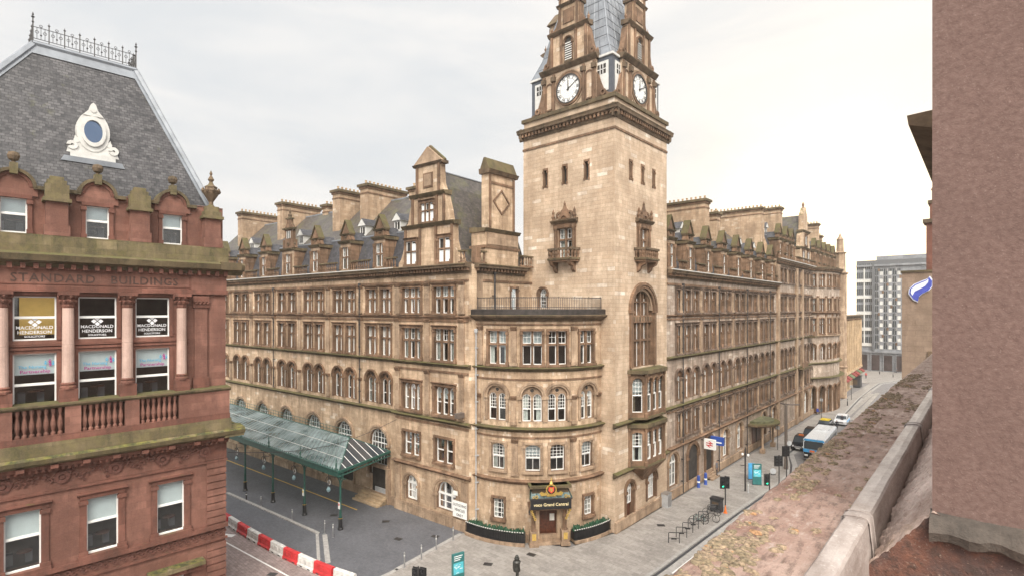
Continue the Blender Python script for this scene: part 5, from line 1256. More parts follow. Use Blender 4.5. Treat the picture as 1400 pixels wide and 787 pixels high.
b = MB(); fbox(b, FO, 1.15, 1.9, 15.5, 20.1, -.02, .14, 'red_stone'); fbox(b, FO, 1.05, 2.0, 14.8, 15.5, -.02, .25, 'red_trim'); fbox(b, FO, 1.05, 2.0, 20.1, 20.85, -.02, .25, 'red_trim')
for i in range(4): ring(b, FO, 1.2 + i * .22, 20.45, .04, .14, 0, 300, .25, .33, 'red_trim', 7)
b.build('pilaster', OFF)
# balustrade below the columns
b = MB(); fmould(b, FO, -.1, 16.5, [(-.05, 14.55), (.75, 14.55), (.9, 14.68), (.9, 14.78), (-.05, 14.85)], 'mossy_ledge'); fbox(b, FO, -.05, 16.5, 12.65, 13.05, -.05, .8, 'red_trim')
for a, e in ((-.03, 2.9), (5.0, 5.7), (7.75, 8.45), (10.6, 11.35), (13.3, 14.1), (15.9, 16.5)): fbox(b, FO, a, e, 13.0, 14.56, -.05, .76, 'red_stone')
b.build('parapet', OFF)
for a, e in ((2.97, 4.95), (5.75, 7.72), (8.5, 10.55), (11.4, 13.3)):
    n = 7
    for i in range(n):
        s = a + (e - a) * (i + .5) / n; b = MB(); p = FO(s, 13.05, .55)
        lathe(b, p, [(.11, 0), (.11, .12), (.06, .2), (.13, .55), (.11, .75), (.055, 1.1), (.1, 1.3), (.1, 1.5)], 'red_stone', 9); b.build('baluster', OFF)
b = MB(); fbox(b, FO, 0 - .12, 16.5, 11.9, 12.7, -.05, .85, 'green_ledge'); fmould(b, FO, -.95, 16.5, [(-.05, 11.42), (.6, 11.42), (.95, 11.6), (1.05, 11.85), (.85, 11.98), (-.05, 12.1)], 'green_ledge'); fbox(b, FO2, -.9, 16, 11.42, 12.0, -.3, .9, 'green_ledge'); b.build('ledge', OFF)
b = MB(); fbox(b, FO, 1.4, 4.5, 3.35, 3.6, 0, .75, 'green_ledge'); fbox(b, FO, 1.55, 4.35, 3.0, 3.35, 0, .5, 'red_trim')
for i in range(10): s = 1.7 + i * .28; fbox(b, FO, s - .06, s + .06, 3.2, 3.36, .5, .62, 'red_trim')
b.build('door_hood', OFF)
# attic: pedestals, arched hoods with balls, urn
for s, top in ((12.6, 27.5), (8.73, 27.5), (4.83, 27.5), (.8, 26.4)):
    b = MB(); fbox(b, FO, s - .48, s + .48, 24.1, 26.1, -.7, .12, 'red_stone'); fbox(b, FO, s - .56, s + .56, 24.1, 24.7, -.7, .2, 'red_stone'); fbox(b, FO, s - .62, s + .62, 26.0, 26.2, -.8, .32, 'green_ledge')
    if top > 27: fbox(b, FO, s - .52, s + .52, 26.2, 27.0, -.7, .2, 'green_ledge'); fbox(b, FO, s - .42, s + .42, 27.0, 27.25, -.6, .1, 'green_ledge'); fbox(b, FO, s - .3, s + .3, 27.25, 27.45, -.5, .05, 'green_ledge')
    else: fbox(b, FO, s - .5, s + .5, 26.2, 26.5, -.8, .2, 'green_ledge'); fbox(b, FO, s - .38, s + .38, 26.5, 26.85, -.7, .1, 'green_ledge')
    ped = b.build('pedestal', OFF)
    if top < 27:
        b = MB(); p = FO(s, 26.85, -.3); lathe(b, p, [(.3, 0), (.14, .15), (.14, .35), (.3, .6), (.48, .9), (.52, 1.1), (.36, 1.2), (.4, 1.35), (.18, 1.5), (.1, 1.7), (.2, 1.85), (.12, 2.0), (.05, 2.15), (.1, 2.25), (0, 2.5)], 'cornice_stone', 12)
        for k in range(8): a = k * math.pi / 4; lathe(b, (p[0] + .5 * math.cos(a), p[1] + .5 * math.sin(a), p[2] + .95), [(.06, 0), (.13, .12), (.05, .3)], 'cornice_stone', 5)
        b.build('urn', ped)
for s in DC:
    b = MB(); surround(b, FOa, s, 1.12, 24.17, 26.08, m='red_trim', pw=.2, o=.12, hood=False, sill=False)
    fbox(b, FOa, s - 1.0, s + 1.0, 26.25, 26.8, -.6, .12, 'red_stone')
    ring(b, FOa, s, 26.75, 0, .78, 0, 180, -.6, .08, 'red_stone', 14); ring(b, FOa, s, 26.75, .78, .95, 0, 180, -.6, .3, 'mossy_ledge', 14); ring(b, FOa, s, 26.75, .62, .78, 0, 180, -.1, .16, 'red_trim', 14)
    for k in (-1, 1): fbox(b, FOa, s + k * 1.08 - .28, s + k * 1.08 + .28, 26.65, 26.85, -.5, .28, 'mossy_ledge')
    fbox(b, FOa, s - .17, s + .17, 27.35, 27.95, -.2, .38, 'green_ledge'); lathe(b, FOa(s, 27.95, .1), [(.1, 0), (.08, .1), (.22, .2), (.28, .4), (.22, .58), (0, .66)], 'cornice_stone', 10)
    b.build('arched_hood', OFF)
# mansard roof
b = MB()
RB = [(.35, -.9), (15.9, -.9), (15.9, -15.6), (.35, -15.6)]; RT = [(4.3, -4.2), (9.5, -4.2), (9.5, -10.5), (4.3, -10.5)]
zb, zt = 26.5, 36.1
v = [FO(s, zb, o) for s, o in RB] + [FO(s, zt, o) for s, o in RT]
b.add(v, [(i, (i + 1) % 4, 4 + (i + 1) % 4, 4 + i) for i in range(4)], 'slate_big'); b.add([FO(s, zt + .01, o) for s, o in RT], [(0, 1, 2, 3)], 'lead')
b.quad(FO(0, 26.85, -.5), FO(16.5, 26.85, -.5), FO(16.5, 26.4, -1.3), FO(0, 26.4, -1.3), 'lead')
b.quad(FO(0, 26.85, -.5), FO(.6, 26.4, -1.3), FO(.6, 26.4, -15.8), FO(0, 26.85, -15.8), 'lead')
roof = b.build('roof', OFF)
b = MB()
for i in range(4): 
    p, q = Vector(v[i]), Vector(v[4 + i]); tube(b, [p, q], .2, 'lead', 6)
nn = Vector(FO(0, 0, .06)) - Vector(FO(0, 0, 0))
def strip3(p, q, w, hint): 
    d = (q - p).normalized(); u = d.cross(hint).normalized() * w; b.add([p - u, p + u, q + u, q - u], [(0, 1, 2, 3)], 'lead')
sn = (Vector(v[1]) - Vector(v[0])).cross(Vector(v[4]) - Vector(v[0])).normalized()
if sn.x < 0: sn = -sn
for i in (0, 1):
    dd = Vector(FO(.35 if i == 0 else -.35, 0, 0)) - Vector(FO(0, 0, 0)); p, q = Vector(v[i]) + sn * .05, Vector(v[4 + i]) + sn * .05; b.add([p, p + dd, q + dd, q], [(0, 1, 2, 3)], 'lead')
b.add([Vector(FO(s, z, o)) + sn * .06 for s, z, o in ((4.3, zt, -4.2), (9.5, zt, -4.2), (9.7, zt - .6, -4.0), (4.1, zt - .6, -4.0))], [(0, 1, 2, 3)], 'lead')
for i in range(4):
    p, q = v[4 + i], v[4 + (i + 1) % 4]; tube(b, [(p[0], p[1], zt + .1), (q[0], q[1], zt + .1)], .16, 'lead', 6)
sub(b.mesh('lead_flashing'), 'lead_flashing', roof)
# oculus
b = MB(); F_ = Off(FO, -1.9)
def oc(F, s, z, r0, r1, o0, o1, m, n=24, a0=0, a1=360): ring(b, F, s, z, r0, r1, a0, a1, o0, o1, m, n, asp=1.62 if r1 < .5 else 1.5)
so_, zo = 6.88, 30.85
oc(F_, so_, zo, .46, .62, -.9, .16, 'old_white_paint'); oc(F_, so_, zo, .62, .82, -.9, .05, 'old_white_paint')
prism(b, F_, [(so_ - 1.35, 29.1), (so_ + 1.35, 29.1), (so_ + 1.2, 29.7), (so_ + .95, 29.9), (so_ + .85, 30.5), (so_ + .6, 30.0), (so_, 29.7), (so_ - .6, 30.0), (so_ - .85, 30.5), (so_ - .95, 29.9), (so_ - 1.2, 29.7)], -.9, .0, 'old_white_paint')
prism(b, F_, [(so_ - 1.55, 28.8), (so_ + 1.55, 28.8), (so_ + 1.4, 29.12), (so_ - 1.4, 29.12)], -.5, .28, 'lead'); fbox(b, F_, so_ - 1.1, so_ + 1.1, 29.12, 29.5, 0, .1, 'old_white_paint')
for k in (-1, 1): ring(b, F_, so_ + k * 1.0, 29.85, .08, .27, 0, 330, -.3, .08, 'old_white_paint', 9); ring(b, F_, so_ + k * .78, 30.2, .0, .16, 0, 360, -.3, .03, 'old_white_paint', 8)
prism(b, F_, [(so_ - .5, 31.8), (so_ + .5, 31.8), (so_ + .22, 32.15), (so_ + .12, 32.5), (so_, 32.62), (so_ - .12, 32.5), (so_ - .22, 32.15)], -.5, .12, 'old_white_paint')
ring(b, F_, so_, 32.15, .0, .15, 0, 360, .0, .16, 'old_white_paint', 8)
ocu = b.build('oculus', OFF)
b = MB(); oc(F_, so_, zo, 0, .47, -.02, 0, 'oculus_glass'); sub(b.mesh('pane'), 'pane', ocu)
b = MB(); 
# iron cresting: posts, rails and scrolls
def crest(p, q, n):
    p, q = Vector(p), Vector(q)
    for z in (.15, .3, 1.0): tube(b, [p + Vector((0, 0, z)), q + Vector((0, 0, z))], .022, 'dark_iron', 4)
    for i in range(n + 1):
        c = p.lerp(q, i / n); tube(b, [c, c + Vector((0, 0, 1.25))], .03, 'dark_iron', 5); lathe(b, (c.x, c.y, c.z + 1.2), [(.02, 0), (.075, .07), (.02, .14), (0, .26)], 'dark_iron', 5)
        if i < n:
            d = (q - p) / n; L = d.length; F = Flat((c.x, c.y), (d.x / L, d.y / L), (d.y / L, -d.x / L))
            for k in range(1, 4): tube(b, [F(L * k / 4, c.z + .3), F(L * k / 4, c.z + (1.0 if k != 2 else 1.1))], .014, 'dark_iron', 4)
            for k in (1, 3): ring(b, F, L * k / 4, c.z + .72, .07, .095, 0, 360, -.012, .012, 'dark_iron', 8)
            ring(b, F, L / 2, c.z + 1.12, .06, .085, 0, 360, -.012, .012, 'dark_iron', 8); lathe(b, F(L / 2, c.z + .5), [(.02, 0), (.06, .06), (.02, .12)], 'dark_iron', 5)
tp = [FO(s, zt + .12, o) for s, o in RT]
crest(tp[0], tp[1], 7); crest(tp[1], tp[2], 8); crest(tp[2], tp[3], 7); crest(tp[3], tp[0], 8)
for p in tp: tube(b, [p, (p[0], p[1], p[2] + 1.6)], .035, 'dark_iron', 5); lathe(b, (p[0], p[1], p[2] + 1.5), [(.02, 0), (.1, .08), (.02, .16), (.06, .22), (0, .4)], 'dark_iron', 6)
b.build('roof_cresting', OFF)
# windows
def sb_sash(w, h, meet, var):
    b = MB(); glazing(b, -w / 2, w / 2, 0, h * meet, 1, 1, fw=.07, y=.03); glazing(b, -w / 2, w / 2, h * meet, h, 1, 1, fw=.07)
    box(b, -w / 2, w / 2, -.05, .13, -.02, .08, 'white_paint')
    z0 = 0
    if var == 'blind': b.quad((-w / 2, -.07, h * meet - .05), (w / 2, -.07, h * meet - .05), (w / 2, -.07, h), (-w / 2, -.07, h), 'blind')
    if var == 'warm': b.quad((-w / 2, -.5, h * .12), (w * .34, -.5, h * .12), (w * .34, -.5, h), (-w / 2, -.5, h), 'warm_wall')
    if var == 'half': b.quad((-w / 2, -.07, h * .6), (w / 2, -.07, h * .6), (w / 2, -.07, h), (-w / 2, -.07, h), 'blind')
    if var in ('blind', 'half'):
        lathe(b, (-.1, -.75, -.0), [(.35, .75), (.35, .8)], 'wood', 12)
        for x in (-.45, .35): box(b, x, x + .3, -1.2, -.8, .1, .7, 'cloth_grey')
    b.quad((-w / 2 - .3, -1.5, -.3), (w / 2 + .3, -1.5, -.3), (w / 2 + .3, -1.5, h + .2), (-w / 2 - .3, -1.5, h + .2), 'interior')
    return b.mesh('sash_window')
rO = FO.rot(0)
logo = MB()
for cx, cz in ((-.16, 0), (.16, 0), (0, .16), (0, -.16)): prism(logo, LOC, [(cx - .13, cz), (cx, cz + .13), (cx + .13, cz), (cx, cz - .13)], 0, .004, 'text_white')
logo_m = logo.mesh('emblem')
fig = MB()
for cx, cz, m_ in ((-.08, .05, 'text_purple'), (.1, -.02, 'text_blue'), (-.22, -.06, 'text_blue'), (-.1, -.12, 'text_purple')):
    ring(fig, LOC, cx, cz + .11, 0, .04, 0, 360, 0, .004, m_, 8); prism(fig, LOC, [(cx - .09, cz + .05), (cx + .09, cz + .05), (cx + .03, cz), (cx + .06, cz - .09), (cx, cz - .04), (cx - .06, cz - .09), (cx - .03, cz)], 0, .004, m_)
fig_m = fig.mesh('emblem')
tM, tH, tS = text_mesh('MACDONALD', .255, 'text_white', .002, sx=.95), text_mesh('HENDERSON', .255, 'text_white', .002, sx=.95), text_mesh('SOLICITORS', .15, 'text_white', .002, sx=1.05)
tN, tP = text_mesh('The Nursing', .23, 'text_blue', .002), text_mesh('Partnership', .25, 'text_purple', .002, sx=1.1)
for i, s in enumerate(WCN):
    o = place(sb_sash(1.8, 2.43, .52, 'warm' if i < 2 else ('none')), 'window', OFF, FO(s, 18.27, -.22), rO); sub(pane_mesh(1.8, 2.43), 'pane', o)
    if i:
        for me, z in ((logo_m, 1.02), (tM, .62), (tH, .36), (tS, .16)): sub(me, 'lettering' if me is not logo_m else 'emblem', o, (0, .0, z))
    o = place(sb_sash(1.8, 2.95, .42, 'half'), 'window', OFF, FO(s, 14.6, -.22), rO); sub(pane_mesh(1.8, 2.95), 'pane', o)
    if i:
        for me, x, z in ((tN, .1, 2.12), (tP, -.02, 1.86)): sub(me, 'lettering', o, (x, .0, z))
        sub(fig_m, 'emblem', o, (-.55, 0, 2.38))
for s in LW_:
    for z, h in ((5.7, 3.25), (1.2, 2.0)): o = place(sb_sash(1.5, h, .56, 'blind'), 'window', OFF, FO(s, z, -.22), rO); sub(pane_mesh(1.5, h), 'pane', o)
for i, s in enumerate(DC + (14.2,)): o = place(sb_sash(1.12, 1.91, .55, 'blind' if i != 1 else 'half'), 'window', OFF, FOa(s, 24.17, -.16), rO); sub(pane_mesh(1.12, 1.91), 'pane', o)
o = place(text_mesh('STANDARD   BUILDINGS', .66, 'carved_shadow', .012, sx=.97, track=1.12), 'carved_lettering', OFF, FO(6.75, 21.5, .121), rO)

# ------------------------------------------------------------------ the building the viewer looks out of
NEAR = thing('corner_building', (3, 10, 0), 'near building of pinkish stone: lichened parapet ledge, lead gutter capping and a rough rendered pier', 'building')
b = MB(); box(b, -.85, 12, -25, 34, -.12, 18.55, 'parapet_stone'); box(b, -.1, 12, 5.2, 34, 18.5, 24, 'rough_render'); b.build('wall', NEAR)
# ledge with worn joints
b = MB(); ys = []; y = -.6
while y < 34: ys.append(y); y += .012 + max(0, y - .3) * .012
xs = [-1.075, -1.07] + [-1.06 + .5 * i / 40 for i in range(41)]
joints = [.9 + 1.02 * i for i in range(40)]
def lz(x, y):
    z = 18.80 + .006 * noise.noise((x * 9, y * 9, 0)) + .003 * noise.noise((x * 35, y * 35, 3)) + .010 * noise.noise((x * 2.5, y * 2, 7))
    jd = min(abs(y + .06 * noise.noise((x * 4, y, 5)) - j) for j in joints if abs(y - j) < 2) if y < 38 else 1
    if jd < .012: z -= .012 * (1 - jd / .012)
    pit = noise.noise((x * 14, y * 11, 11)); z -= max(0, pit - .33) * .035
    ex = (x + 1.06) + .018 * noise.noise((0, y * 7, 2)); z -= max(0, .02 - ex) * .6
    return z
vs = [(x + (.012 * noise.noise((0, y * 6, 1)) if x < -1.0 else 0), y, lz(x, y) - (.18 if i == 0 else 0)) for y in ys for i, x in enumerate(xs)]
k = len(xs); fs = [(j * k + i, j * k + i + 1, (j + 1) * k + i + 1, (j + 1) * k + i) for j in range(len(ys) - 1) for i in range(k - 1)]
b.add(vs, fs, 'parapet_stone'); ledge = b.build('parapet_ledge', NEAR, smooth=False)
b = MB(); box(b, -1.07, -.5, -2, 34, 18.5, 18.63, 'parapet_stone'); sub(b.mesh('moulding'), 'moulding', ledge)
# lead capping
b = MB()
def capprof(e=0.): return [(-.588 - e, 18.79), (-.584 - e, 18.842 + e), (-.572, 18.856 + e), (-.515, 18.862 + e), (-.478, 18.858 + e), (-.468 + e, 18.845 + e), (-.452 + e, 18.7), (-.447 + e, 18.5)]
ysg = [-.8 + .045 * i for i in range(240)] + [10 + i for i in range(24)]
vs = []
for y in ysg:
    for x, z in capprof(): vs.append((x + .004 * noise.noise((x * 5, y * 2.2, 1)), y, z + .004 * noise.noise((x * 9, y * 3, 4)) + .0015 * noise.noise((x * 40, y * 22, 4))))
k = 8; fs = [(j * k + i, j * k + i + 1, (j + 1) * k + i + 1, (j + 1) * k + i) for j in range(len(ysg) - 1) for i in range(k - 1)]
b.add(vs, fs, 'lead_capping'); cap = b.build('lead_capping', NEAR)
b = MB()
for y in (.35, 3.45, 6.55, 9.6):
    b = MB(); pr = capprof(.006); vs = [(x + .003 * noise.noise((x * 9, yy * 20, 1)), yy, z + .003 * noise.noise((x * 9, yy * 20, 5))) for yy in (y - .06, y - .045, y, y + .045, y + .06) for x, z in pr]
    vs = [(x, yy, z - (.006 if abs(yy - y) > .05 else 0)) for x, yy, z in vs]
    b.add(vs, [(j * 8 + i, j * 8 + i + 1, j * 8 + 9 + i, j * 8 + 8 + i) for j in range(4) for i in range(7)], 'lead_capping')
    tube(b, [(x, y - .05, z + .002) for x, z in pr], .005, 'lead_capping', 4); tube(b, [(x, y + .05, z + .002) for x, z in pr], .005, 'lead_capping', 4)
    sub(b.mesh('lead_joint', True), 'lead_joint', cap)
# weathered block sloping from the pier to the gutter
b = MB(); nx, ny = 44, 300
def bz(u, y):
    x = -.450 + .30 * u + (.026 * noise.noise((1, y * 6, 1)) + .014 * noise.noise((1, y * 30, 1))) * (1 - u); z = 18.66 + .345 * min(1, u * 1.12) + .026 * noise.noise((x * 12, y * 14, 0)) + .018 * noise.noise((x * 34, y * 40, 2)) + .013 * noise.noise((x * 60, y * 75, 3))
    return x, z
vs = []; 
for j in range(ny + 1):
    y = 3.30 + 5.5 * (j / ny) ** 1.5
    for i in range(nx + 1): x, z = bz(i / nx, y); vs.append((x, y + (.02 * noise.noise((x * 9, 4, 0)) if j == 0 else 0), z))
k = nx + 1; fs = [(j * k + i, j * k + i + 1, (j + 1) * k + i + 1, (j + 1) * k + i) for j in range(ny) for i in range(nx)]
b.add(vs, fs, 'rough_stone')
b.add([vs[i] for i in range(k)] + [(vs[i][0], vs[i][1], 18.3) for i in range(k)], [(i, i + 1, k + i + 1, k + i) for i in range(nx)], 'plinth_red')
b.add([vs[j * k] for j in range(ny + 1)] + [(vs[j * k][0] - .004, vs[j * k][1], 18.3) for j in range(ny + 1)], [(j, j + 1, ny + 2 + j, ny + 1 + j) for j in range(ny)], 'rough_stone')
b.build('weathered_block', NEAR)
b = MB(); vs = []; n = 60
for i in range(n + 1):
    x = -.20 + 2.2 * i / n; w_ = .012 * noise.noise((x * 12, 0, 0))
    for y, z in ((3.34, 19.01), (3.27 + w_, 18.985), (3.235 + w_ * 2, 18.93 + w_), (3.25 + w_, 18.885 + 2 * w_), (3.30, 18.87), (3.30, 18.0)): vs.append((x, y, z + .006 * noise.noise((x * 30, y * 20, z * 30))))
b.add(vs, [(i * 6 + j, i * 6 + j + 1, i * 6 + 7 + j, i * 6 + 6 + j) for i in range(n) for j in range(4)], 'plinth_grey')
b.add(vs, [(i * 6 + 4, i * 6 + 5, i * 6 + 11, i * 6 + 10) for i in range(n)], 'plinth_red'); b.build('plinth', NEAR)
b = MB(); 
vs = []; 
for j in range(3):
    pass
box(b, -.192, 2.4, 3.32, 5.3, 18.98, 27, 'rough_render'); b.build('pier', NEAR)
b = MB(); fmould(b, Flat((0, 0), (0, 1), (1, 0)), 10.2, 48, [(-.90, 23.0), (.6, 23.06), (.6, 21.2), (-.0, 21.6), (-.35, 22.2), (-.6, 22.75), (-.88, 22.85)], 'cornice_stone')
for i in range(14): fbox(b, Flat((0, 0), (0, 1), (1, 0)), 10.5 + i * .9, 10.8 + i * .9, 22.3, 22.7, -.55, -.2, 'cornice_stone')
b.build('cornice', NEAR)
b = MB(); random.seed(11)
def clump(x, y, r, h, z=None, el=1.6):
    z = lz(x, y) - .004 if z is None else z; n = 7; a0 = random.random() * 6; vs = []; 
    for ring_ in range(2):
        rr = r * (1, .72)[ring_]; hh = h * (0, .8)[ring_]
        for i in range(n): a = a0 + 6.283 * i / n; q = rr * random.uniform(.7, 1.25); vs.append((x + q * math.cos(a) / el, y + q * math.sin(a) * 1.0, z + hh * random.uniform(.8, 1.2)))
    vs.append((x, y, z + h)); fs = [(i, (i + 1) % n, n + (i + 1) % n, n + i) for i in range(n)] + [(n + i, n + (i + 1) % n, 2 * n) for i in range(n)]
    b.add(vs, fs, random.choices(('tan_lichen', 'olive_lichen', 'orange_lichen'), (6, 5, .2))[0])
cnt = 0
while cnt < 4200:
    y = 1.2 + 11 * random.random() ** 1.35; x = -1.05 + .46 * random.random()
    dens = .7 * noise.noise((x * 3.2, y * 1.3, 20)) + .6 * noise.noise((x * 14, y * 9, 5))
    if dens + (.16 if x < -.85 else -.10) + (.08 if y > 5 else 0) > .19: q = random.random() ** 2.2; clump(x, y, (.005 + .015 * q) * (1.35 if y < 3.0 else 1), (.005 + .012 * q), el=random.uniform(.55, 1.0)); cnt += 1
ob = b.build('lichen', None, True, kind='stuff')

# ------------------------------------------------------------------ further buildings
t = thing('party_wall_building', (-2, 65, 0), 'plain buff building with a blank side wall carrying a blue swirl sign, beyond the parapet', 'building')
b = MB(); box(b, -5.85, 4, 62, 90, -.12, 23.4, 'brown_stone'); b.build('wall', t)
b = MB(); box(b, -5.95, 4, 61.9, 90, 23.4, 23.6, 'mossy_ledge'); b.build('coping', t)
b = MB(); box(b, -4.05, 2, 62.5, 64.5, 23.6, 28.0, 'red_trim'); box(b, -4.3, 2, 62.3, 64.6, 28.0, 28.35, 'cornice_stone'); box(b, -3.8, 2, 62.6, 64.4, 28.35, 29.8, 'red_trim'); box(b, -3.95, 2, 62.5, 64.5, 29.8, 30.1, 'cornice_stone')
for i in range(4): lathe(b, (-3.5 + i * .9, 63.4, 30.1), [(.25, 0), (.2, .2), (.2, 1.0), (.27, 1.1), (.2, 1.3)], 'clay_pot', 8)
b.build('chimney_stack', t)
b = MB(); box(b, -3.9, -3.2, 61.85, 62, 15.2, 16.1, 'cornice_stone'); b.build('wall_bracket', t)
sg = thing('swirl_sign', (-4.4, 61.9, 20), 'blue and pale swirl logo sign on the blank buff side wall', 'sign')
b = MB(); Fs = Flat((-4.45, 61.97), (1, 0), (0, -1)); 
def S_(k=1.):
    up_ = [(-.95, -.35), (-.9, .15), (-.5, .6), (.1, .9), (.55, 1.1), (.75, 1.35), (1.0, .95), (.98, .4), (.7, -.05), (.2, -.35), (-.1, -.65), (-.2, -1.2), (-.6, -.95)]
    return [(a * k, 21.75 + z * k) for a, z in up_]
prism(b, Fs, S_(.94), .0, .10, 'logo_pale'); prism(b, Fs, S_(.86), .10, .14, 'logo_blue'); b.build('panel', sg)
b = MB(); prism(b, Fs, [(a * .83, 21.75 + z * .83) for a, z in ((-.85, -.3), (-.8, .15), (-.4, .55), (.15, .82), (.55, 1.02), (.72, 1.22), (.7, .85), (.45, .45), (-.05, .12), (-.5, -.15), (-.7, -.6))], .14, .17, 'logo_pale'); b.build('stripe', sg)
# glazed block closing the street
t = thing('tower_block', (-22, 212, 0), 'modern grey glass and panel tower block closing the far end of the street', 'tower block')
FG = Flat((-31.4, 205), (1, 0), (0, -1)); b = MB()
box(b, -31.4, -2, 205, 230, -.12, 33.8, 'tower_panels'); box(b, -31.4, -2, 205, 230, 33.8, 35.6, 'dark_cladding'); box(b, -26.2, -2, 207, 230, 35.6, 37.0, 'tower_panels'); b.build('wall', t)
b = MB()
for z in (8.0, 13.0, 18.2, 23.4, 28.6): fbox(b, FG, 0, 4.3, z, z + 1.0, 0, .3, 'old_white_paint')
fbox(b, FG, 2.0, 2.35, 8, 33, 0, .35, 'old_white_paint'); fbox(b, FG, 4.3, 4.95, 6.5, 34.2, 0, .8, 'dark_cladding')
fbox(b, FG, 0, 20, 6.0, 6.6, 0, .6, 'tower_panels'); fbox(b, FG, 0, 20, 33.6, 34.2, 0, .6, 'tower_panels')
b.build('facade_band', t)
wm = MB(); box(wm, -.42, .42, 0, .05, 0, 1.9, 'car_glass'); box(wm, -.05, .05, .05, .1, 0, 1.9, 'steel'); wm = wm.mesh('window')
wp = MB(); box(wp, -.42, .42, 0, .08, 0, 1.2, 'old_white_paint'); wp = wp.mesh('white_panel')
for j in range(10):
    for i in range(4): place(wm, 'window', t, FG(.5 + i * 1.05 + (.25 if i > 1 else 0), 9.3 + j * 2.6 - (0 if j % 2 else .2), .02), FG.rot(0))
for j in range(11):
    for i in range(6):
        p = FG(5.55 + i * 1.15, 7.3 + j * 2.35, .02)
        if i % 2 == 0 or j > 9: place(wm, 'window', t, p, FG.rot(0))
b = MB()
for j in range(11):
    for i in range(3): s = 6.75 + i * 2.3; place(wp, 'white_panel', t, FG(s, 7.2 + j * 2.35, .02), FG.rot(0)); fbox(b, FG, s - .42 + (.55 if j % 2 else -.5), s + .1 + (.55 if j % 2 else -.5), 8.5 + j * 2.35, 9.4 + j * 2.35, .02, .1, ('steel', 'trim_stone', 'steel')[(i * 2 + j) % 3])
b.build('tinted_panel', t, kind='stuff')
b = MB()
for i in range(6): fbox(b, FG, .8 + i * 3.3, 3.0 + i * 3.3, .3, 5.2, .02, .06, 'shopfront'); fbox(b, FG, .6 + i * 3.3, .8 + i * 3.3, 0, 5.6, .02, .5, 'tower_panels')
b.build('shopfront', t)
# ochre terrace beyond the hotel
t = thing('terrace_building', (-27, 150, 0), 'lower ochre stone terrace with a row of pilasters beyond the hotel corner', 'building')
FTB = Flat((-24.7, 141.5), (-.03, 1), (1, .03)); b = MB(); L = 32
wall(b, FTB, 0, L, -.12, 18.3, [(1.6 + 2.9 * i, 1.5, z, z + 2.6, 'r') for i in range(11) for z in (5.2, 9.3, 13.4)] + [(1.6 + 2.9 * i, 2.0, .2, 3.6, 'r') for i in range(11)], 'ochre_stone', .3)
b.quad(FTB(0, -.12), FTB(0, 18.3), FTB(0, 18.3, -14), FTB(0, -.12, -14), 'ochre_stone'); b.quad(FTB(L, -.12), FTB(L, 18.3), FTB(L, 18.3, -14), FTB(L, -.12, -14), 'ochre_stone'); b.quad(FTB(0, 18.3), FTB(L, 18.3), FTB(L, 18.3, -14), FTB(0, 18.3, -14), 'slate'); b.quad(FTB(0, 0, -.6), FTB(L, 0, -.6), FTB(L, 18, -.6), FTB(0, 18, -.6), 'interior')
b.build('wall', t)
b = MB(); cornice(b, FTB, -.3, L, 18.4, p=.7, dent=False)
for i in range(12): pil(b, FTB, .15 + 2.9 * i, .6, 4.6, 17.5, 'ochre_stone', .3)
fbox(b, FTB, 0, L, 4.1, 4.6, 0, .5, 'ochre_stone'); b.build('facade_trim', t)
for i in range(7):
    p = FTB(2 + i * 4.4, 3.2, .0); a = thing('shop_awning', p, ('red', 'red', 'green', 'red', 'dark red', 'green', 'red')[i] + ' shop awning, %s along the terrace beyond the hotel' % ('first', 'second', 'third', 'fourth', 'fifth', 'sixth', 'seventh')[i], 'awning', 'shop awnings')
    b = MB(); m_ = 'green_awning' if i in (2, 5) else 'red_awning'; prism(b, lambda z, o_, s_, i=i: FTB(2 + i * 4.4 + s_, 3.2 + z, o_), [(.9, 0), (.1, 1.3), (-.15, 1.3), (-.15, 1.25), (.75, 0)], -1.5, 1.5, m_); b.build('awning_cloth', a)
# roofs seen between and behind, so that the street has its other sides
t = thing('background_building', (-60, 190, 0), 'distant stone office block behind the hotel, mostly hidden', 'building')
b = MB(); box(b, -90, -36, 178, 215, -.12, 17, 'brown_stone'); b.build('wall', t); b = MB(); box(b, -90.3, -35.7, 177.7, 215.3, 17, 17.6, 'cornice_stone'); b.build('coping', t)

# ------------------------------------------------------------------ glass canopy along the long front
CAN = thing('glass_canopy', (-50, 27, 0), 'long green iron and glass canopy on slim columns against the hotel front', 'canopy')
cd_ = R(5.5); FC = Flat((-43.55, 25.2), (-math.cos(cd_), -math.sin(cd_)), (math.sin(cd_), -math.cos(cd_)))
def eave(s): return 5.42 + .03 * s
A0, A1 = 0., 42.
E0, E1 = Vector(FC(A0 - .4, eave(0), .45)), Vector(FC(A1, eave(A1), .45))
RG0, RG1 = Vector((-49.6, 29.75, 6.55)), Vector((-86., 27.1, 7.3)); BW0, BW1 = Vector((-45.2, 31.75, 5.5)), Vector((-86.5, 28.9, 6.6))
b = MB(); b.add([E0, E1, RG1, RG0], [(0, 1, 2, 3)], 'canopy_glass'); b.add([RG0, RG1, BW1, BW0], [(0, 1, 2, 3)], 'canopy_glass'); b.build('glazing', CAN)
b = MB(); b.add([E0, RG0, BW0], [(0, 1, 2)], 'car_glass'); b.build('end_glazing', CAN)
b = MB(); n = 62
for i in range(n + 1): p, q = E0.lerp(E1, i / n), RG0.lerp(RG1, i / n); u = Vector((0, 0, .03)); tube(b, [p + u, q + u], .022, 'lead', 4)
for k in (.33, .66): p, q = E0.lerp(RG0, k), E1.lerp(RG1, k); tube(b, [p + Vector((0, 0, .02)), q + Vector((0, 0, .02))], .025, 'old_white_paint', 4)
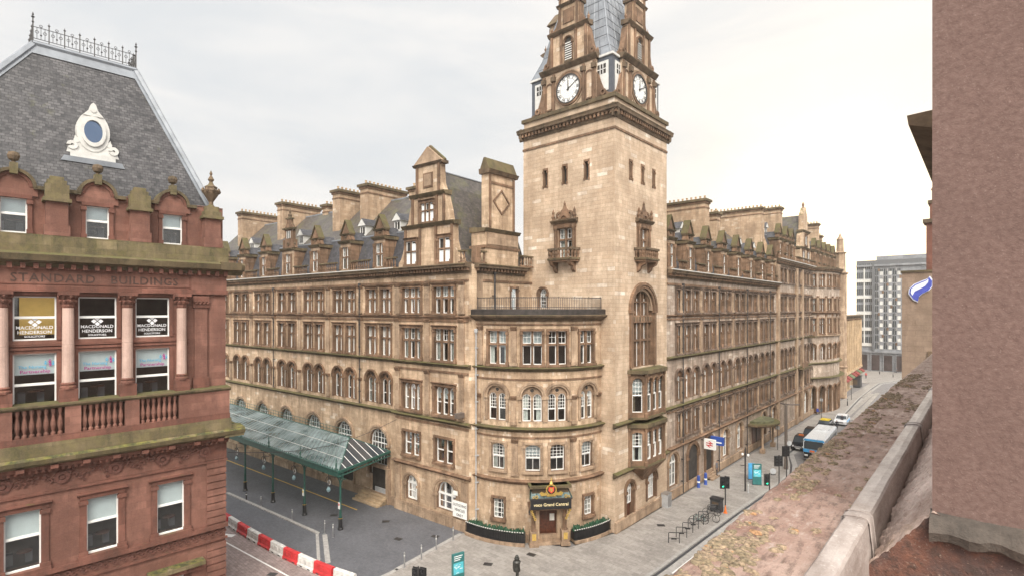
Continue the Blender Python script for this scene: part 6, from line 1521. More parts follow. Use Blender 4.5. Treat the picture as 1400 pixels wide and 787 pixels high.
for i in range(1, 8):
    k = i / 8; p = E0.lerp(BW0, k); q = E0.lerp(RG0, min(1, k / .6)) if k < .6 else BW0.lerp(RG0, (1 - k) / .4); tube(b, [p + Vector((.03, 0, .05)), p.lerp(q, .97) + Vector((.03, 0, .05))], .035, 'white_paint', 4)
b.build('glazing_bar', CAN)
b = MB()
for p, q, r in ((E0, E1, .07), (E0, RG0, .06), (RG0, BW0, .05), (E0, BW0, .09), (RG0, RG1, .07)): tube(b, [p, q], r, 'green_paint', 6)
for o0, o1, z0, z1 in ((.3, .42, -.55, -.08), (-.12, .1, -.75, -.15)):
    v = [FC(A0 - .3, eave(0) + z0, o0), FC(A0 - .3, eave(0) + z0, o1), FC(A0 - .3, eave(0) + z1, o1), FC(A0 - .3, eave(0) + z1, o0), FC(A1, eave(A1) + z0, o0), FC(A1, eave(A1) + z0, o1), FC(A1, eave(A1) + z1, o1), FC(A1, eave(A1) + z1, o0)]
    b.add(v, [(0, 1, 2, 3), (4, 5, 6, 7)] + [(i, (i + 1) % 4, 4 + (i + 1) % 4, 4 + i) for i in range(4)], 'green_paint')
d_ = (BW0 - E0); 
for zz, w_ in ((-.12, .1), (-.45, .07)): tube(b, [E0 + Vector((0, 0, zz)), BW0 + Vector((0, 0, zz))], w_, 'green_paint', 4)
for i in range(17): p = E0.lerp(BW0, (i + .5) / 17); tube(b, [p + Vector((0, 0, -.45)), p + Vector((0, 0, -.1))], .03, 'green_paint', 4)
for i in range(110):
    s = A0 - .2 + i * .38; ring(b, FC, s, eave(s) + .12, .06, .1, 0, 180, .42, .46, 'green_paint', 5); fbox(b, FC, s - .015, s + .015, eave(s) - .08, eave(s) + .2, .42, .45, 'green_paint')
for i in range(8):
    s = .0 + 5.75 * i; p = Vector(FC(s, eave(s) - .35, 0)); k = s / 42; q = RG0.lerp(RG1, k) + Vector((0, 0, -.25)); tube(b, [p, q], .07, 'green_paint', 5); tube(b, [p + Vector((0, 0, -.3)), Vector((q.x, q.y, p.z - .3)), Vector((q.x - .1, q.y + 2, p.z - .3))], .05, 'green_paint', 5)
for i in range(62): p = RG0.lerp(RG1, i / 61); tube(b, [p, p + Vector((0, 0, .7))], .02, 'green_paint', 4)
for z in (.35, .7): tube(b, [RG0 + Vector((0, 0, z)), RG1 + Vector((0, 0, z))], .03, 'green_paint', 4)
b.build('frame', CAN)
for i in range(7):
    s = 5.72 * i; p = FC(s, 0, 0); b = MB(); lathe(b, (p[0], p[1], 0), [(.26, 0), (.26, .1), (.19, .2), (.17, .95), (.2, 1.0), (.2, 1.08)], 'black_paint', 10); lathe(b, (p[0], p[1], 1.05), [(.12, 0), (.1, 1.5), (.13, 1.55), (.095, 1.6), (.085, eave(s) - 1.7), (.2, eave(s) - 1.35)], 'green_paint', 10)
    lathe(b, (p[0], p[1], 1.02), [(.205, 0), (.205, .04)], 'gold', 10)
    c = b.build('column', CAN)
    b = MB(); q = FC(s, 0, .45); z = eave(s); lathe(b, (q[0], q[1], z), [(.06, 0), (.1, .15), (.05, .3), (.09, .5), (.03, .8), (.05, .95), (0, 1.25)], 'green_paint', 6); b.build('finial', c)
    b = MB(); 
    for k in (-1, 1): ring(b, FC, s + k * .62, z - .92, .42, .5, 90 if k < 0 else 0, 180 if k < 0 else 90, -.03, .03, 'green_paint', 6) if False else ring(b, FC, s + k * .75, z - 1.35, .62, .7, 90 if k > 0 else 0, 180 if k > 0 else 90, -.03, .03, 'green_paint', 6)
    if i in (0, 1): fbox(b, FC, s - .13, s + .13, 1.9, 2.5, .13, .16, 'white_paint'); fbox(b, FC, s - .09, s + .09, 2.2, 2.4, .16, .165, 'barrier_red' if i == 0 else 'car_yellow')
    b.build('bracket', c)
for i in range(4):
    s = 1.8 + 5.75 * i; p = FC(s, 3.05, 0); t = thing('hanging_lamp', p, 'scrolled hanging lamp under the canopy front, %s from its free end' % ('first', 'second', 'third', 'fourth')[i], 'lamp', 'lamps hanging under the canopy')
    b = MB(); ring(b, FC, s, 4.0, .42, .47, 0, 300, -.02, .02, 'dark_iron', 12); ring(b, FC, s - .1, 3.95, .18, .22, 90, 400, -.02, .02, 'old_white_paint', 9); tube(b, [FC(s, 3.5), FC(s, 4.85)], .03, 'dark_iron', 5); tube(b, [FC(s - 1.0, 4.6), FC(s - .3, 4.5), FC(s, 4.2), FC(s, 3.6)], .03, 'dark_iron', 5); b.build('scroll_bracket', t)
    b = MB(); lathe(b, FC(s, 3.0), [(.02, 0), (.16, .1), (.2, .3), (.1, .5), (.04, .56)], 'lamp_glass', 10); b.build('lamp_globe', t)

# overhead wire
b = MB(); p, q = Vector((-38.9, 14.0, 10.1)), Vector(FL(9.7, 8.9, .3)); 
tube(b, [p.lerp(q, i / 14) + Vector((0, 0, -1.1 * math.sin(math.pi * i / 14))) for i in range(15)], .022, 'dark_iron', 4)
b.build('span_wire', None, label='thin grey span wire strung from the red building to the hotel front', category='wire')

# ------------------------------------------------------------------ barriers
def barrier_mesh(m):
    b = MB(); L = 1.98
    fmould(b, Flat((-L / 2, 0), (1, 0), (0, 1)), 0, L, [(-.27, 0), (.27, 0), (.27, .16), (.2, .26), (.17, .78), (.12, .84), (-.12, .84), (-.17, .78), (-.2, .26), (-.27, .16)], m)
    for k in (-1, 1):
        for x in (-.62, 0, .62): box(b, x - .2, x + .2, k * .2 - .02, k * .2 + .02, .36, .66, m); box(b, x - .14, x + .14, k * .225 - .003, k * .225 + .003, .42, .6, 'dark_plastic' if False else m)
        for x in (-.5, .5): box(b, x - .16, x + .16, k * .272 - .004, k * .272 + .004, .03, .12, 'dark_plastic')
    for x in (-.7, .7): lathe(b, (x, 0, .84), [(.07, 0), (.07, .05), (.04, .06)], m, 8)
    return b.mesh('barrier_body')
bm_ = (barrier_mesh('barrier_white'), barrier_mesh('barrier_red'))
path = [(-31.6, 21.3), (-33.7, 20.8), (-36.0, 20.25), (-38.0, 19.9), (-40, 19.65), (-42, 19.4), (-44, 19.25), (-46, 19.1), (-48, 19.0), (-50, 18.92), (-52, 18.88), (-54, 18.85), (-56, 18.85)]
ords = ('first', 'second', 'third', 'fourth', 'fifth', 'sixth', 'seventh', 'eighth', 'ninth', 'tenth', 'eleventh', 'twelfth')
cw = [0, 0]
for i in range(1, len(path) - 1):
    (x0, y0), (x1, y1) = path[i], path[i + 1]; red = i % 2 == 0; k = 1 if red else 0; nm = ords[cw[k]]; cw[k] += 1
    o = place(bm_[k], 'barrier', None, ((x0 + x1) / 2, (y0 + y1) / 2, .006), math.atan2(y1 - y0, x1 - x0) + math.pi)
    o['label'] = '%s plastic road barrier, %s %s one counting from the right end of the row' % (('red' if red else 'white'), nm, 'red' if red else 'white'); o['category'] = 'barrier'; o['group'] = 'road barriers in a row'

def up_thing(name, x, y, label, cat, group=None, rz=0., z=0.): return thing(name, (x, y, z), label, cat, group, rz)
def lpart(b, name, t, smooth=False):
    o = bpy.data.objects.new(name, b.mesh(name, smooth)); col.objects.link(o); o.parent = t; return o
def bollard(x, y, label, h=1.05, r=.05, m='steel', g='slim bollards along the paving strip'):
    t = up_thing('bollard', x, y, label, 'bollard', g); b = MB(); lathe(b, (0, 0, 0), [(r * 1.8, 0), (r * 1.8, .03), (r, .04), (r, h), (r * 1.2, h + .01), (r * 1.2, h + .05), (r * .5, h + .1)], m, 8); lpart(b, 'post', t)
    b = MB(); lathe(b, (0, 0, h * .8), [(r * 1.05, 0), (r * 1.05, .1)], 'white_paint', 8); lpart(b, 'band', t)
for i, (x, y, l) in enumerate(((-33.45, 24.8, 'steel bollard nearest the camera at the foot of the diagonal paving strip'), (-33.5, 26.5, 'second steel bollard up the diagonal paving strip'), (-33.95, 28.4, 'third steel bollard up the diagonal paving strip'), (-34.2, 30.5, 'leaning steel bollard closest to the hotel wall on the diagonal strip'), (-42.5, 23.87, 'slim bollard just beside the free corner column of the canopy'), (-43.8, 23.8, 'slim bollard second along the forecourt kerb from the canopy corner'), (-49.0, 23.3, 'thin bollard on the forecourt kerb in front of the second canopy column'), (-54.7, 22.8, 'thin bollard on the forecourt kerb in front of the third canopy column'))): bollard(x, y, l, 1.1 if i < 6 else .9, g='slim bollards along the paving strip' if i < 4 else 'bollards on the forecourt kerb')
bollard(-57.6, 22.5, 'short black bollard on the forecourt kerb near the red building', .7, .07, 'black_paint', 'bollards on the forecourt kerb')
bollard(-19.2, 60.0, 'short grey bollard beside the tall camera pole', 1.0, .06, 'grey_plastic', 'kerbside bollards'); bollard(-18.95, 63.9, 'grey bollard behind the teal totem sign at the kerb', 1.15, .06, 'grey_plastic', 'kerbside bollards')
for x, y, l in ((-23.9, 58.0, 'blue and white plastic post, nearer of two by the passage arch'), (-23.7, 59.5, 'blue and white plastic post, farther of two by the passage arch')):
    t = up_thing('marker_post', x, y, l, 'post', 'marker posts by the arch'); b = MB(); lathe(b, (0, 0, 0), [(.2, 0), (.2, .05), (.17, .1), (.17, 1.25), (.1, 1.35)], 'deep_blue', 10); lpart(b, 'post', t); b = MB(); lathe(b, (0, 0, .55), [(.175, 0), (.175, .18)], 'white_paint', 10); lpart(b, 'band', t)
# bicycle racks
rk = MB(); w_ = .45
tube(rk, [(-w_, 0, 0), (-w_, 0, .86), (-w_ + .04, 0, .9), (w_ - .04, 0, .9), (w_, 0, .86), (w_, 0, 0)], .032, 'black_paint', 6); tube(rk, [(-w_, 0, .42), (w_, 0, .42)], .026, 'black_paint', 6); box(rk, -.22, .22, -.01, .01, .3, .44, 'black_paint')
rk = rk.mesh('bike_rack')
for i, y in enumerate((42.8, 44.3, 45.6, 46.8, 48.0, 49.1, 51.4)):
    o = place(rk, 'bike_rack', None, (-19.78, y, 0), R(37)); o['label'] = 'black hoop bicycle rack, %s in the row from the near end' % ords[i]; o['category'] = 'bike rack'; o['group'] = 'bicycle racks at the kerb'
def bicycle(x, y, rz, m, label, z=0.):
    t = up_thing('bicycle', x, y, label, 'bicycle', 'parked bicycles', rz, z); F = LOC
    for wx in (-.52, .52):
        b = MB(); ring(b, Flat((0, 0), (1, 0), (0, 1)), wx, .34, .31, .345, 0, 360, -.02, .02, 'rubber', 18)
        for i in range(6): a = math.pi * i / 6; tube(b, [(wx + .31 * math.cos(a), 0, .34 + .31 * math.sin(a)), (wx - .31 * math.cos(a), 0, .34 - .31 * math.sin(a))], .005, 'steel', 3)
        lpart(b, 'wheel', t)
    b = MB(); P = dict(r=(-.52, 0, .34), bb=(-.08, 0, .3), s=(-.2, 0, .82), h=(.36, 0, .84), f=(.52, 0, .34), hb=(.34, 0, .98))
    for p, q in (('r', 'bb'), ('bb', 's'), ('r', 's'), ('s', 'h'), ('bb', 'h'), ('h', 'f'), ('h', 'hb')): tube(b, [P[p], P[q]], .022, m, 5)
    lpart(b, 'frame', t); b = MB(); tube(b, [(.36, -.27, 1.0), (.34, 0, .99), (.36, .27, 1.0)], .015, 'black_paint', 5); lpart(b, 'handlebar', t)
    b = MB(); lathe(b, (-.23, 0, .84), [(.02, -.02), (.09, .03), (.06, .07)], 'black_paint', 7); lpart(b, 'saddle', t)
bicycle(-19.85, 48.25, R(25), 'teal_sign', 'teal bicycle leaning on the sixth rack hoop'); bicycle(-19.2, 49.3, R(30), 'dark_iron', 'black bicycle leaning between the teal bicycle and the dark bin')
bicycle(-19.7, 51.0, R(28), 'black_paint', 'black bicycle locked at the far rack hoop before the dark bins')
t = up_thing('litter_bin', -19.75, 52.4, 'squat dark litter bin beyond the last bicycle rack, beside the traffic light', 'litter bin'); b = MB(); box(b, -.5, .5, -.4, .4, 0, 1.15, 'dark_plastic'); lpart(b, 'body', t); b = MB(); fmould(b, Flat((-.55, 0), (1, 0), (0, 1)), 0, 1.1, [(-.45, 1.15), (.45, 1.15), (.4, 1.35), (-.4, 1.35)], 'black_paint'); box(b, -.3, .3, -.42, -.4, .75, 1.0, 'cornice_stone'); lpart(b, 'lid', t)
t = up_thing('traffic_cone', -18.95, 52.5, 'orange traffic cone at the foot of the kerbside traffic light', 'cone'); b = MB(); lathe(b, (0, 0, 0), [(.2, 0), (.2, .04), (.14, .05), (.03, .75)], 'orange_paint', 10); lpart(b, 'cone_body', t)
t = up_thing('utility_cabinet', -24.05, 50.3, 'small grey utility cabinet against the tower wall', 'cabinet'); b = MB(); box(b, -.35, .35, -.45, .45, 0, 1.3, 'grey_plastic'); box(b, -.38, .38, -.48, .48, 1.3, 1.37, 'steel'); lpart(b, 'body', t); b = MB(); box(b, .35, .37, -.4, -.02, .1, 1.2, 'steel'); box(b, .35, .37, .02, .4, .1, 1.2, 'steel'); lpart(b, 'door', t)
# traffic lights
def traffic_light(x, y, h, label, rz, z=0., second=True, disc=False, lit=True):
    t = up_thing('traffic_light', x, y, label, 'traffic light', 'traffic lights', rz, z)
    b = MB(); lathe(b, (0, 0, 0), [(.09, 0), (.065, .3), (.06, h), (.03, h + .05)], 'dark_iron', 8); lpart(b, 'pole', t)
    for k in ((0, 1) if second else (0,)):
        b = MB(); dx, dy = ((-.24, 0), (.22, .12))[k]; box(b, dx - .2, dx + .2, dy - .06, dy + .12, h - 1.25, h - .15, 'black_paint')
        box(b, dx - .24, dx + .24, dy + .12, dy + .14, h - 1.3, h - .1, 'black_paint')
        for j in range(3): ring(b, LOC, dx, h - .34 - .33 * j, .1, .12, 20, 160, dy - .2, dy - .06, 'black_paint', 8); ring(b, LOC, dx, h - .34 - .33 * j, 0, .1, 0, 360, dy - .08, dy - .061, 'signal_green' if (j == 2 and lit and k == 0) else 'dark_plastic', 8)
        lpart(b, 'signal_head', t)
    if disc: b = MB(); ring(b, LOC, .35, h + .25, 0, .3, 0, 360, -.03, .0, 'grey_plastic', 14); box(b, .1, .6, -.05, -.02, h - .15, h - .05, 'dark_iron'); lpart(b, 'sign_disc', t)
toC = lambda x, y: math.atan2(-y, -x) + math.pi / 2
traffic_light(-19.08, 52.87, 3.5, 'green-lit traffic light at the kerb behind the bicycle racks', R(35))
traffic_light(-16.4, 57.8, 3.3, 'traffic light with a round grey sign, standing just above the parapet edge', R(35), z=-.12, second=False, disc=True)
traffic_light(-17.4, 64.9, 3.5, 'black traffic light with two heads nearest the street lamp column', R(35), z=-.12, lit=False)
traffic_light(-16.9, 66.0, 4.5, 'taller traffic light partly hidden behind the two-headed one', R(50), z=-.12, lit=False, second=True, disc=True)
traffic_light(-27.0, 21.1, 3.5, 'black traffic light cut by the bottom edge of the picture', R(20), lit=False)
# camera pole, street lamp, slim sign posts
t = up_thing('camera_pole', -19.6, 60.3, 'slim dark pole with two white cameras near its top, on the pavement', 'pole'); b = MB(); lathe(b, (0, 0, 0), [(.12, 0), (.1, .2), (.09, 4.5), (.05, 4.8)], 'dark_iron', 8); box(b, -.35, .35, -.03, .03, 2.1, 2.16, 'steel'); lpart(b, 'pole', t)
for k in (-1, 1): b = MB(); lathe(b, (k * .3, 0, 3.85), [(.05, 0), (.13, .08), (.13, .2), (.05, .28)], 'white_paint', 8); tube(b, [(0, 0, 4.1), (k * .3, 0, 4.12)], .025, 'steel', 4); lpart(b, 'camera_dome', t)
t = up_thing('street_lamp', -18.5, 72.0, 'tall stout street lamp column with two flat lamp heads over the pavement', 'street lamp'); b = MB(); lathe(b, (0, 0, 0), [(.24, 0), (.24, 1.2), (.19, 1.3), (.17, 8.0)], 'lamp_brown', 10); lpart(b, 'column', t)
for k, L in ((-1, .9), (1, 1.6)): b = MB(); fmould(b, Flat((0, 0), (k * .8, .6), (-.6, k * .8)), .1, L, [(-.16, 8.0 + .1 * 0), (.16, 8.0), (.13, 8.16), (-.13, 8.16)], 'lamp_brown'); lpart(b, 'lamp_head', t)
for x, y, h, l in ((-21.9, 81.0, 3.4, 'thin sign post standing alone on the pavement beyond the lamp'), (-22.3, 109.9, 3.6, 'thin pole on the far pavement beside the arcade'), (-21.9, 136.6, 3.2, 'far sign post with a small flat sign on the island')):
    t = up_thing('sign_post', x, y, l, 'sign post', 'thin posts along the pavement'); b = MB(); lathe(b, (0, 0, 0), [(.05, 0), (.045, h)], 'dark_iron', 6); lpart(b, 'post', t); b = MB(); box(b, -.25, .25, -.03, 0, h - .5, h, 'grey_plastic'); lpart(b, 'sign_plate', t)
# totem signs
def totem(x, y, rz, label, w=.95, h=2.4):
    t = up_thing('totem_sign', x, y, label, 'sign', 'teal wayfinding totems', rz); b = MB(); box(b, -w / 2, w / 2, -.09, .09, .05, h, 'teal_sign'); box(b, -w / 2 - .03, w / 2 + .03, -.12, .12, 0, .06, 'dark_iron'); lpart(b, 'panel', t)
    b = MB(); box(b, -w / 2 + .08, w / 2 - .08, -.1, -.091, .95, 1.75, 'cyan_print')
    random.seed(3)
    for i in range(12): a, c = random.uniform(-w * .38, w * .2), random.uniform(1.0, 1.6); box(b, a, a + random.uniform(.06, .25), -.104, -.101, c, c + .03, 'text_white')
    lpart(b, 'map_print', t)
    b = MB()
    for i in range(3): box(b, -w / 2 + .12, w / 2 - .15 - .1 * i, -.1, -.091, 2.2 - .14 * i, 2.25 - .14 * i, 'text_white')
    lpart(b, 'printed_line', t)
totem(-19.3, 63.3, R(35), 'teal wayfinding totem on the pavement near the kerb, beside a blue panel'); totem(-28.3, 25.7, R(75), 'teal wayfinding totem cut by the bottom edge, in front of the hotel corner')
t = up_thing('information_board', -20.4, 64.9, 'plain bright blue panel standing behind the teal totem', 'panel', None, R(35)); b = MB(); box(b, -.35, .35, -.1, .1, 0, 1.9, 'sky_blue'); box(b, -.4, .4, -.13, .13, 0, .08, 'dark_iron'); lpart(b, 'board', t)
# sign on the pavilion wall
p = FP(.75, 1.25, .26); t = thing('wall_sign', p, 'white board reading OUTGOING VEHICLES ONLY on the hotel corner wall', 'sign', None, FP.rot(0))
b = MB(); box(b, -.85, .85, 0, .06, 0, 1.45, 'white_paint'); lpart(b, 'board', t)
for i, tx in enumerate(('OUTGOING', 'VEHICLES', 'ONLY')): o = sub(text_mesh(tx, .34, 'black_paint', .004, sx=.88), 'lettering', t, (0, .061, 1.0 - .44 * i))
b = MB(); box(b, .3, .85, 0, .03, 1.9, 2.3, 'curtain'); lpart(b, 'small_plate', t)
# projecting rail signs
t = thing('rail_sign', (-23.4, 60.3, 3.9), 'white box sign with red double arrow hung by the passage arch', 'sign', None, R(0))
b = MB(); box(b, -.75, .55, -.14, .14, 0, 1.15, 'white_paint'); box(b, -1.1, -.6, -.03, .03, .9, 1.0, 'dark_iron'); lpart(b, 'box', t)
b = MB()
for z in (.42, .66): box(b, -.5, .3, -.15, -.141, z, z + .1, 'barrier_red')
for a, c, e, f in ((-.35, .52, .05, .74), (-.05, .42, .2, .58)): pass
prism(b, Flat((0, 0), (1, 0), (0, -1)), [(-.25, .95), (-.08, .95), (.25, .71), (.08, .71)], .141, .15, 'barrier_red'); prism(b, Flat((0, 0), (1, 0), (0, -1)), [(.05, .23), (-.12, .23), (-.45, .47), (-.28, .47)], .141, .15, 'barrier_red'); prism(b, Flat((0, 0), (1, 0), (0, -1)), [(-.25, .71), (-.08, .71), (.13, .52), (-.04, .52)], .141, .15, 'barrier_red'); lpart(b, 'arrow_emblem', t)
t = thing('blue_sign', (-22.9, 61.6, 4.2), 'dark blue box sign projecting just behind the white rail sign', 'sign'); b = MB(); box(b, -1.0, .5, -.14, .14, 0, .95, 'deep_blue'); box(b, -1.6, -1.0, -.03, .03, .7, .8, 'dark_iron'); lpart(b, 'box', t); b = MB(); box(b, -.8, .3, -.15, -.141, .25, .4, 'text_white'); lpart(b, 'printed_line', t)
# side entrance canopy of the hotel
t = thing('entrance_canopy', FR(39, 3.6, 0), 'mossy half-round stone entrance canopy on columns along the hotel side', 'canopy')
b = MB(); pts = [(39 - 3.4 * math.cos(math.pi * i / 14), 2.9 * math.sin(math.pi * i / 14)) for i in range(15)]
def disc(b, k, z0, z1, m): vs = [FR(39 + (a - 39) * k, z0, o * k) for a, o in pts] + [FR(39 + (a - 39) * k, z1, o * k) for a, o in pts]; n = 15; b.add(vs, [tuple(range(n)), tuple(range(n, 2 * n))] + [(i, (i + 1) % n, n + (i + 1) % n, n + i) for i in range(n)], m)
disc(b, 1., 3.6, 3.75, 'trim_stone'); disc(b, 1.06, 3.75, 4.0, 'mossy_ledge'); disc(b, .8, 4.0, 4.25, 'copper_green'); b.build('canopy_roof', t)
for s in (36.6, 41.4): b = MB(); p = FR(s, 0, 1.6); fbox(b, FR, s - .3, s + .3, 0, .6, 1.3, 1.9, 'pale_trim'); lathe(b, (p[0], p[1], .6), [(.2, 0), (.16, .1), (.15, 2.6), (.26, 3.0)], 'pale_trim', 10); b.build('column', t)
b = MB(); fbox(b, FR, 37.2, 40.8, .02, 3.2, 0, .04, 'wood'); fbox(b, FR, 38.9, 39.1, .02, 3.2, .04, .1, 'dark_iron'); b.build('door', t)

# ------------------------------------------------------------------ people
def skin_body(joints, edges, levels=1):
    me = bpy.data.meshes.new('body'); me.from_pydata([j[0] for j in joints], edges, []); o = bpy.data.objects.new('body', me); col.objects.link(o)
    md = o.modifiers.new('s', 'SKIN'); me.skin_vertices[0].data[0].use_root = True
    for i, j in enumerate(joints): r = j[1] if isinstance(j[1], tuple) else (j[1], j[1]); me.skin_vertices[0].data[i].radius = r
    sd = o.modifiers.new('d', 'SUBSURF'); sd.levels = levels; sd.render_levels = levels
    dg = bpy.context.evaluated_depsgraph_get(); out = bpy.data.meshes.new_from_object(o.evaluated_get(dg)); bpy.data.objects.remove(o); bpy.data.meshes.remove(me); return out
def person(x, y, rz, label, top='cloth_dark', legs='cloth_dark', hairm='hair', pose='walk', z=0., name='person', cat='person', mats=None, sc_=1., group=None):
    t = up_thing(name, x, y, label, cat, group, rz, z); s = sc_
    if pose == 'walk': A, B, hz = (.0, .30), (.0, -.28), .93
    elif pose == 'stand': A, B, hz = (.02, .06), (.02, -.03), .96
    else: A, B, hz = None, None, .5
    J = [((0, 0, hz), (.15, .11)), ((0, .01, hz + .22), (.135, .1)), ((0, .0, hz + .42), (.17, .11)), ((0, 0, hz + .56), (.07, .07)), ((0, -.01, hz + .64), (.055, .06)), ((0, -.02, hz + .73), (.082, .10)), ((0, -.01, hz + .81), (.07, .085))]
    E_ = [(0, 1), (1, 2), (2, 3), (3, 4), (4, 5), (5, 6)]
    def chain(start, pts):
        p = start
        for c, r in pts: J.append((c, r)); E_.append((p, len(J) - 1)); p = len(J) - 1
        return p
    for k, (dy, ) in ((-1, (-.16,)), (1, (.2,))):
        sw = (k * .14 if pose == 'walk' else .0)
        if pose == 'phone': pass
        e = chain(2, [((k * .20, 0, hz + .49), .062), ((k * .25, sw * .6, hz + .22), .048), ((k * .25, sw - .07, hz - .02), .036), ((k * .25, sw - .09, hz - .07), .03)])
        for f in range(4): chain(e, [((k * .25, sw - .125 + .022 * f, hz - .13), .011), ((k * .245, sw - .13 + .022 * f, hz - .17), .009)])
        chain(e, [((k * .23, sw - .13, hz - .1), .011)])
    for k in (-1, 1):
        if pose in ('walk', 'stand'):
            st = (A if k > 0 else B)[1]; bend = -.06 if pose == 'walk' else 0
            chain(0, [((k * .10, 0, hz - .1), .095), ((k * .10, st * .45 - .04, .50), .062), ((k * .10, st, .09 + (.05 if st > .2 else 0)), .042), ((k * .11, st - .16, .045), .04)])
        else:
            chain(0, [((k * .11, -.05, hz - .02), .09), ((k * .14, -.42, hz + .03), .062), ((k * .13, -.44, .09), .042), ((k * .13, -.58, .05), .04)])
    me = skin_body([((c[0] * s, c[1] * s, c[2] * s), (r[0] * s, r[1] * s) if isinstance(r, tuple) else r * s) for c, r in J], E_)
    ms = mats or [legs, top, 'skin', hairm, 'black_paint']
    for m in ms: me.materials.append(MATS[m])
    for p in me.polygons:
        c = p.center / s; p.use_smooth = True
        if c.z > hz + .60: i = 3 if (c.z > hz + .77 or c.y > .03) else 2
        elif c.z > hz + .02: i = 1
        elif abs(c.x) > .19 and c.z < hz and pose != 'sit': i = 2
        elif c.z < .10: i = 4
        else: i = 0
        p.material_index = i
    me.name = 'body'; o = bpy.data.objects.new('body', me); col.objects.link(o); o.parent = t; return t, hz
person(-47.2, 32.0 - .05, R(190), 'person in white shirt and dark trousers going down the hotel steps', 'cloth_white', 'cloth_blue', pose='walk', z=.55)
person(-18.3, 105.8, R(10), 'person in dark clothes walking in the road beside the far cars', 'cloth_dark', 'cloth_dark')
person(-23.7, 113.6, R(60), 'person in a blue jacket sitting against the far arcade', 'cloth_blue', 'cloth_dark', pose='sit')
person(-23.6, 62.6, R(90), 'person in dark clothes standing on the steps of the station entrance', 'cloth_grey', 'cloth_dark', pose='stand', z=.3)
t, hz = person(-18.1, 100.2, R(5), 'person in dark clothes riding the bicycle past the parked cars', 'cloth_dark', 'cloth_dark', pose='sit', z=.45)
bicycle(-18.1, 100.0, R(95), 'dark_iron', 'dark bicycle ridden past the parked cars in the road', z=-.12)
for i, (x, y, l, m_) in enumerate(((-25.4, 181, 'far person in red near the awnings', 'barrier_red'), (-29, 176, 'far person in black beside the shop awnings', 'cloth_dark'), (-20.5, 203, 'far person on the crossing in front of the tower block', 'cloth_grey'), (-16.5, 202, 'far person in white before the tower block shopfront', 'cloth_white'), (-13.5, 202.6, 'far person in blue before the tower block shopfront', 'cloth_blue'))): person(x, y, R(40 * i), l, m_, 'cloth_dark', pose='stand', group='people far down the street')
# bronze fireman statue seen from behind
t, hz = person(-25.1, 28.5, R(150), 'dark bronze statue of a helmeted fireman seen from behind, at the bottom edge', pose='stand', z=.35, name='bronze_statue', cat='statue', mats=['bronze'] * 5, sc_=1.06)
b = MB(); lathe(b, (0, 0, -.35), [(.55, 0), (.55, .3), (.5, .35)], 'trim_stone', 14); lpart(b, 'plinth', t)
b = MB(); lathe(b, (0, 0, 1.68), [(.2, 0), (.19, .04), (.13, .08), (.13, .16), (.08, .24), (0, .28)], 'bronze', 12); lathe(b, (0, .16, .95), [(.13, 0), (.15, .1), (.15, .5), (.1, .6)], 'bronze', 10); lathe(b, (0, .0, .95), [(.27, -.15), (.24, .1), (.22, .3), (.29, .52), (.2, .62), (.08, .68)], 'bronze', 12); lpart(b, 'tunic', t)

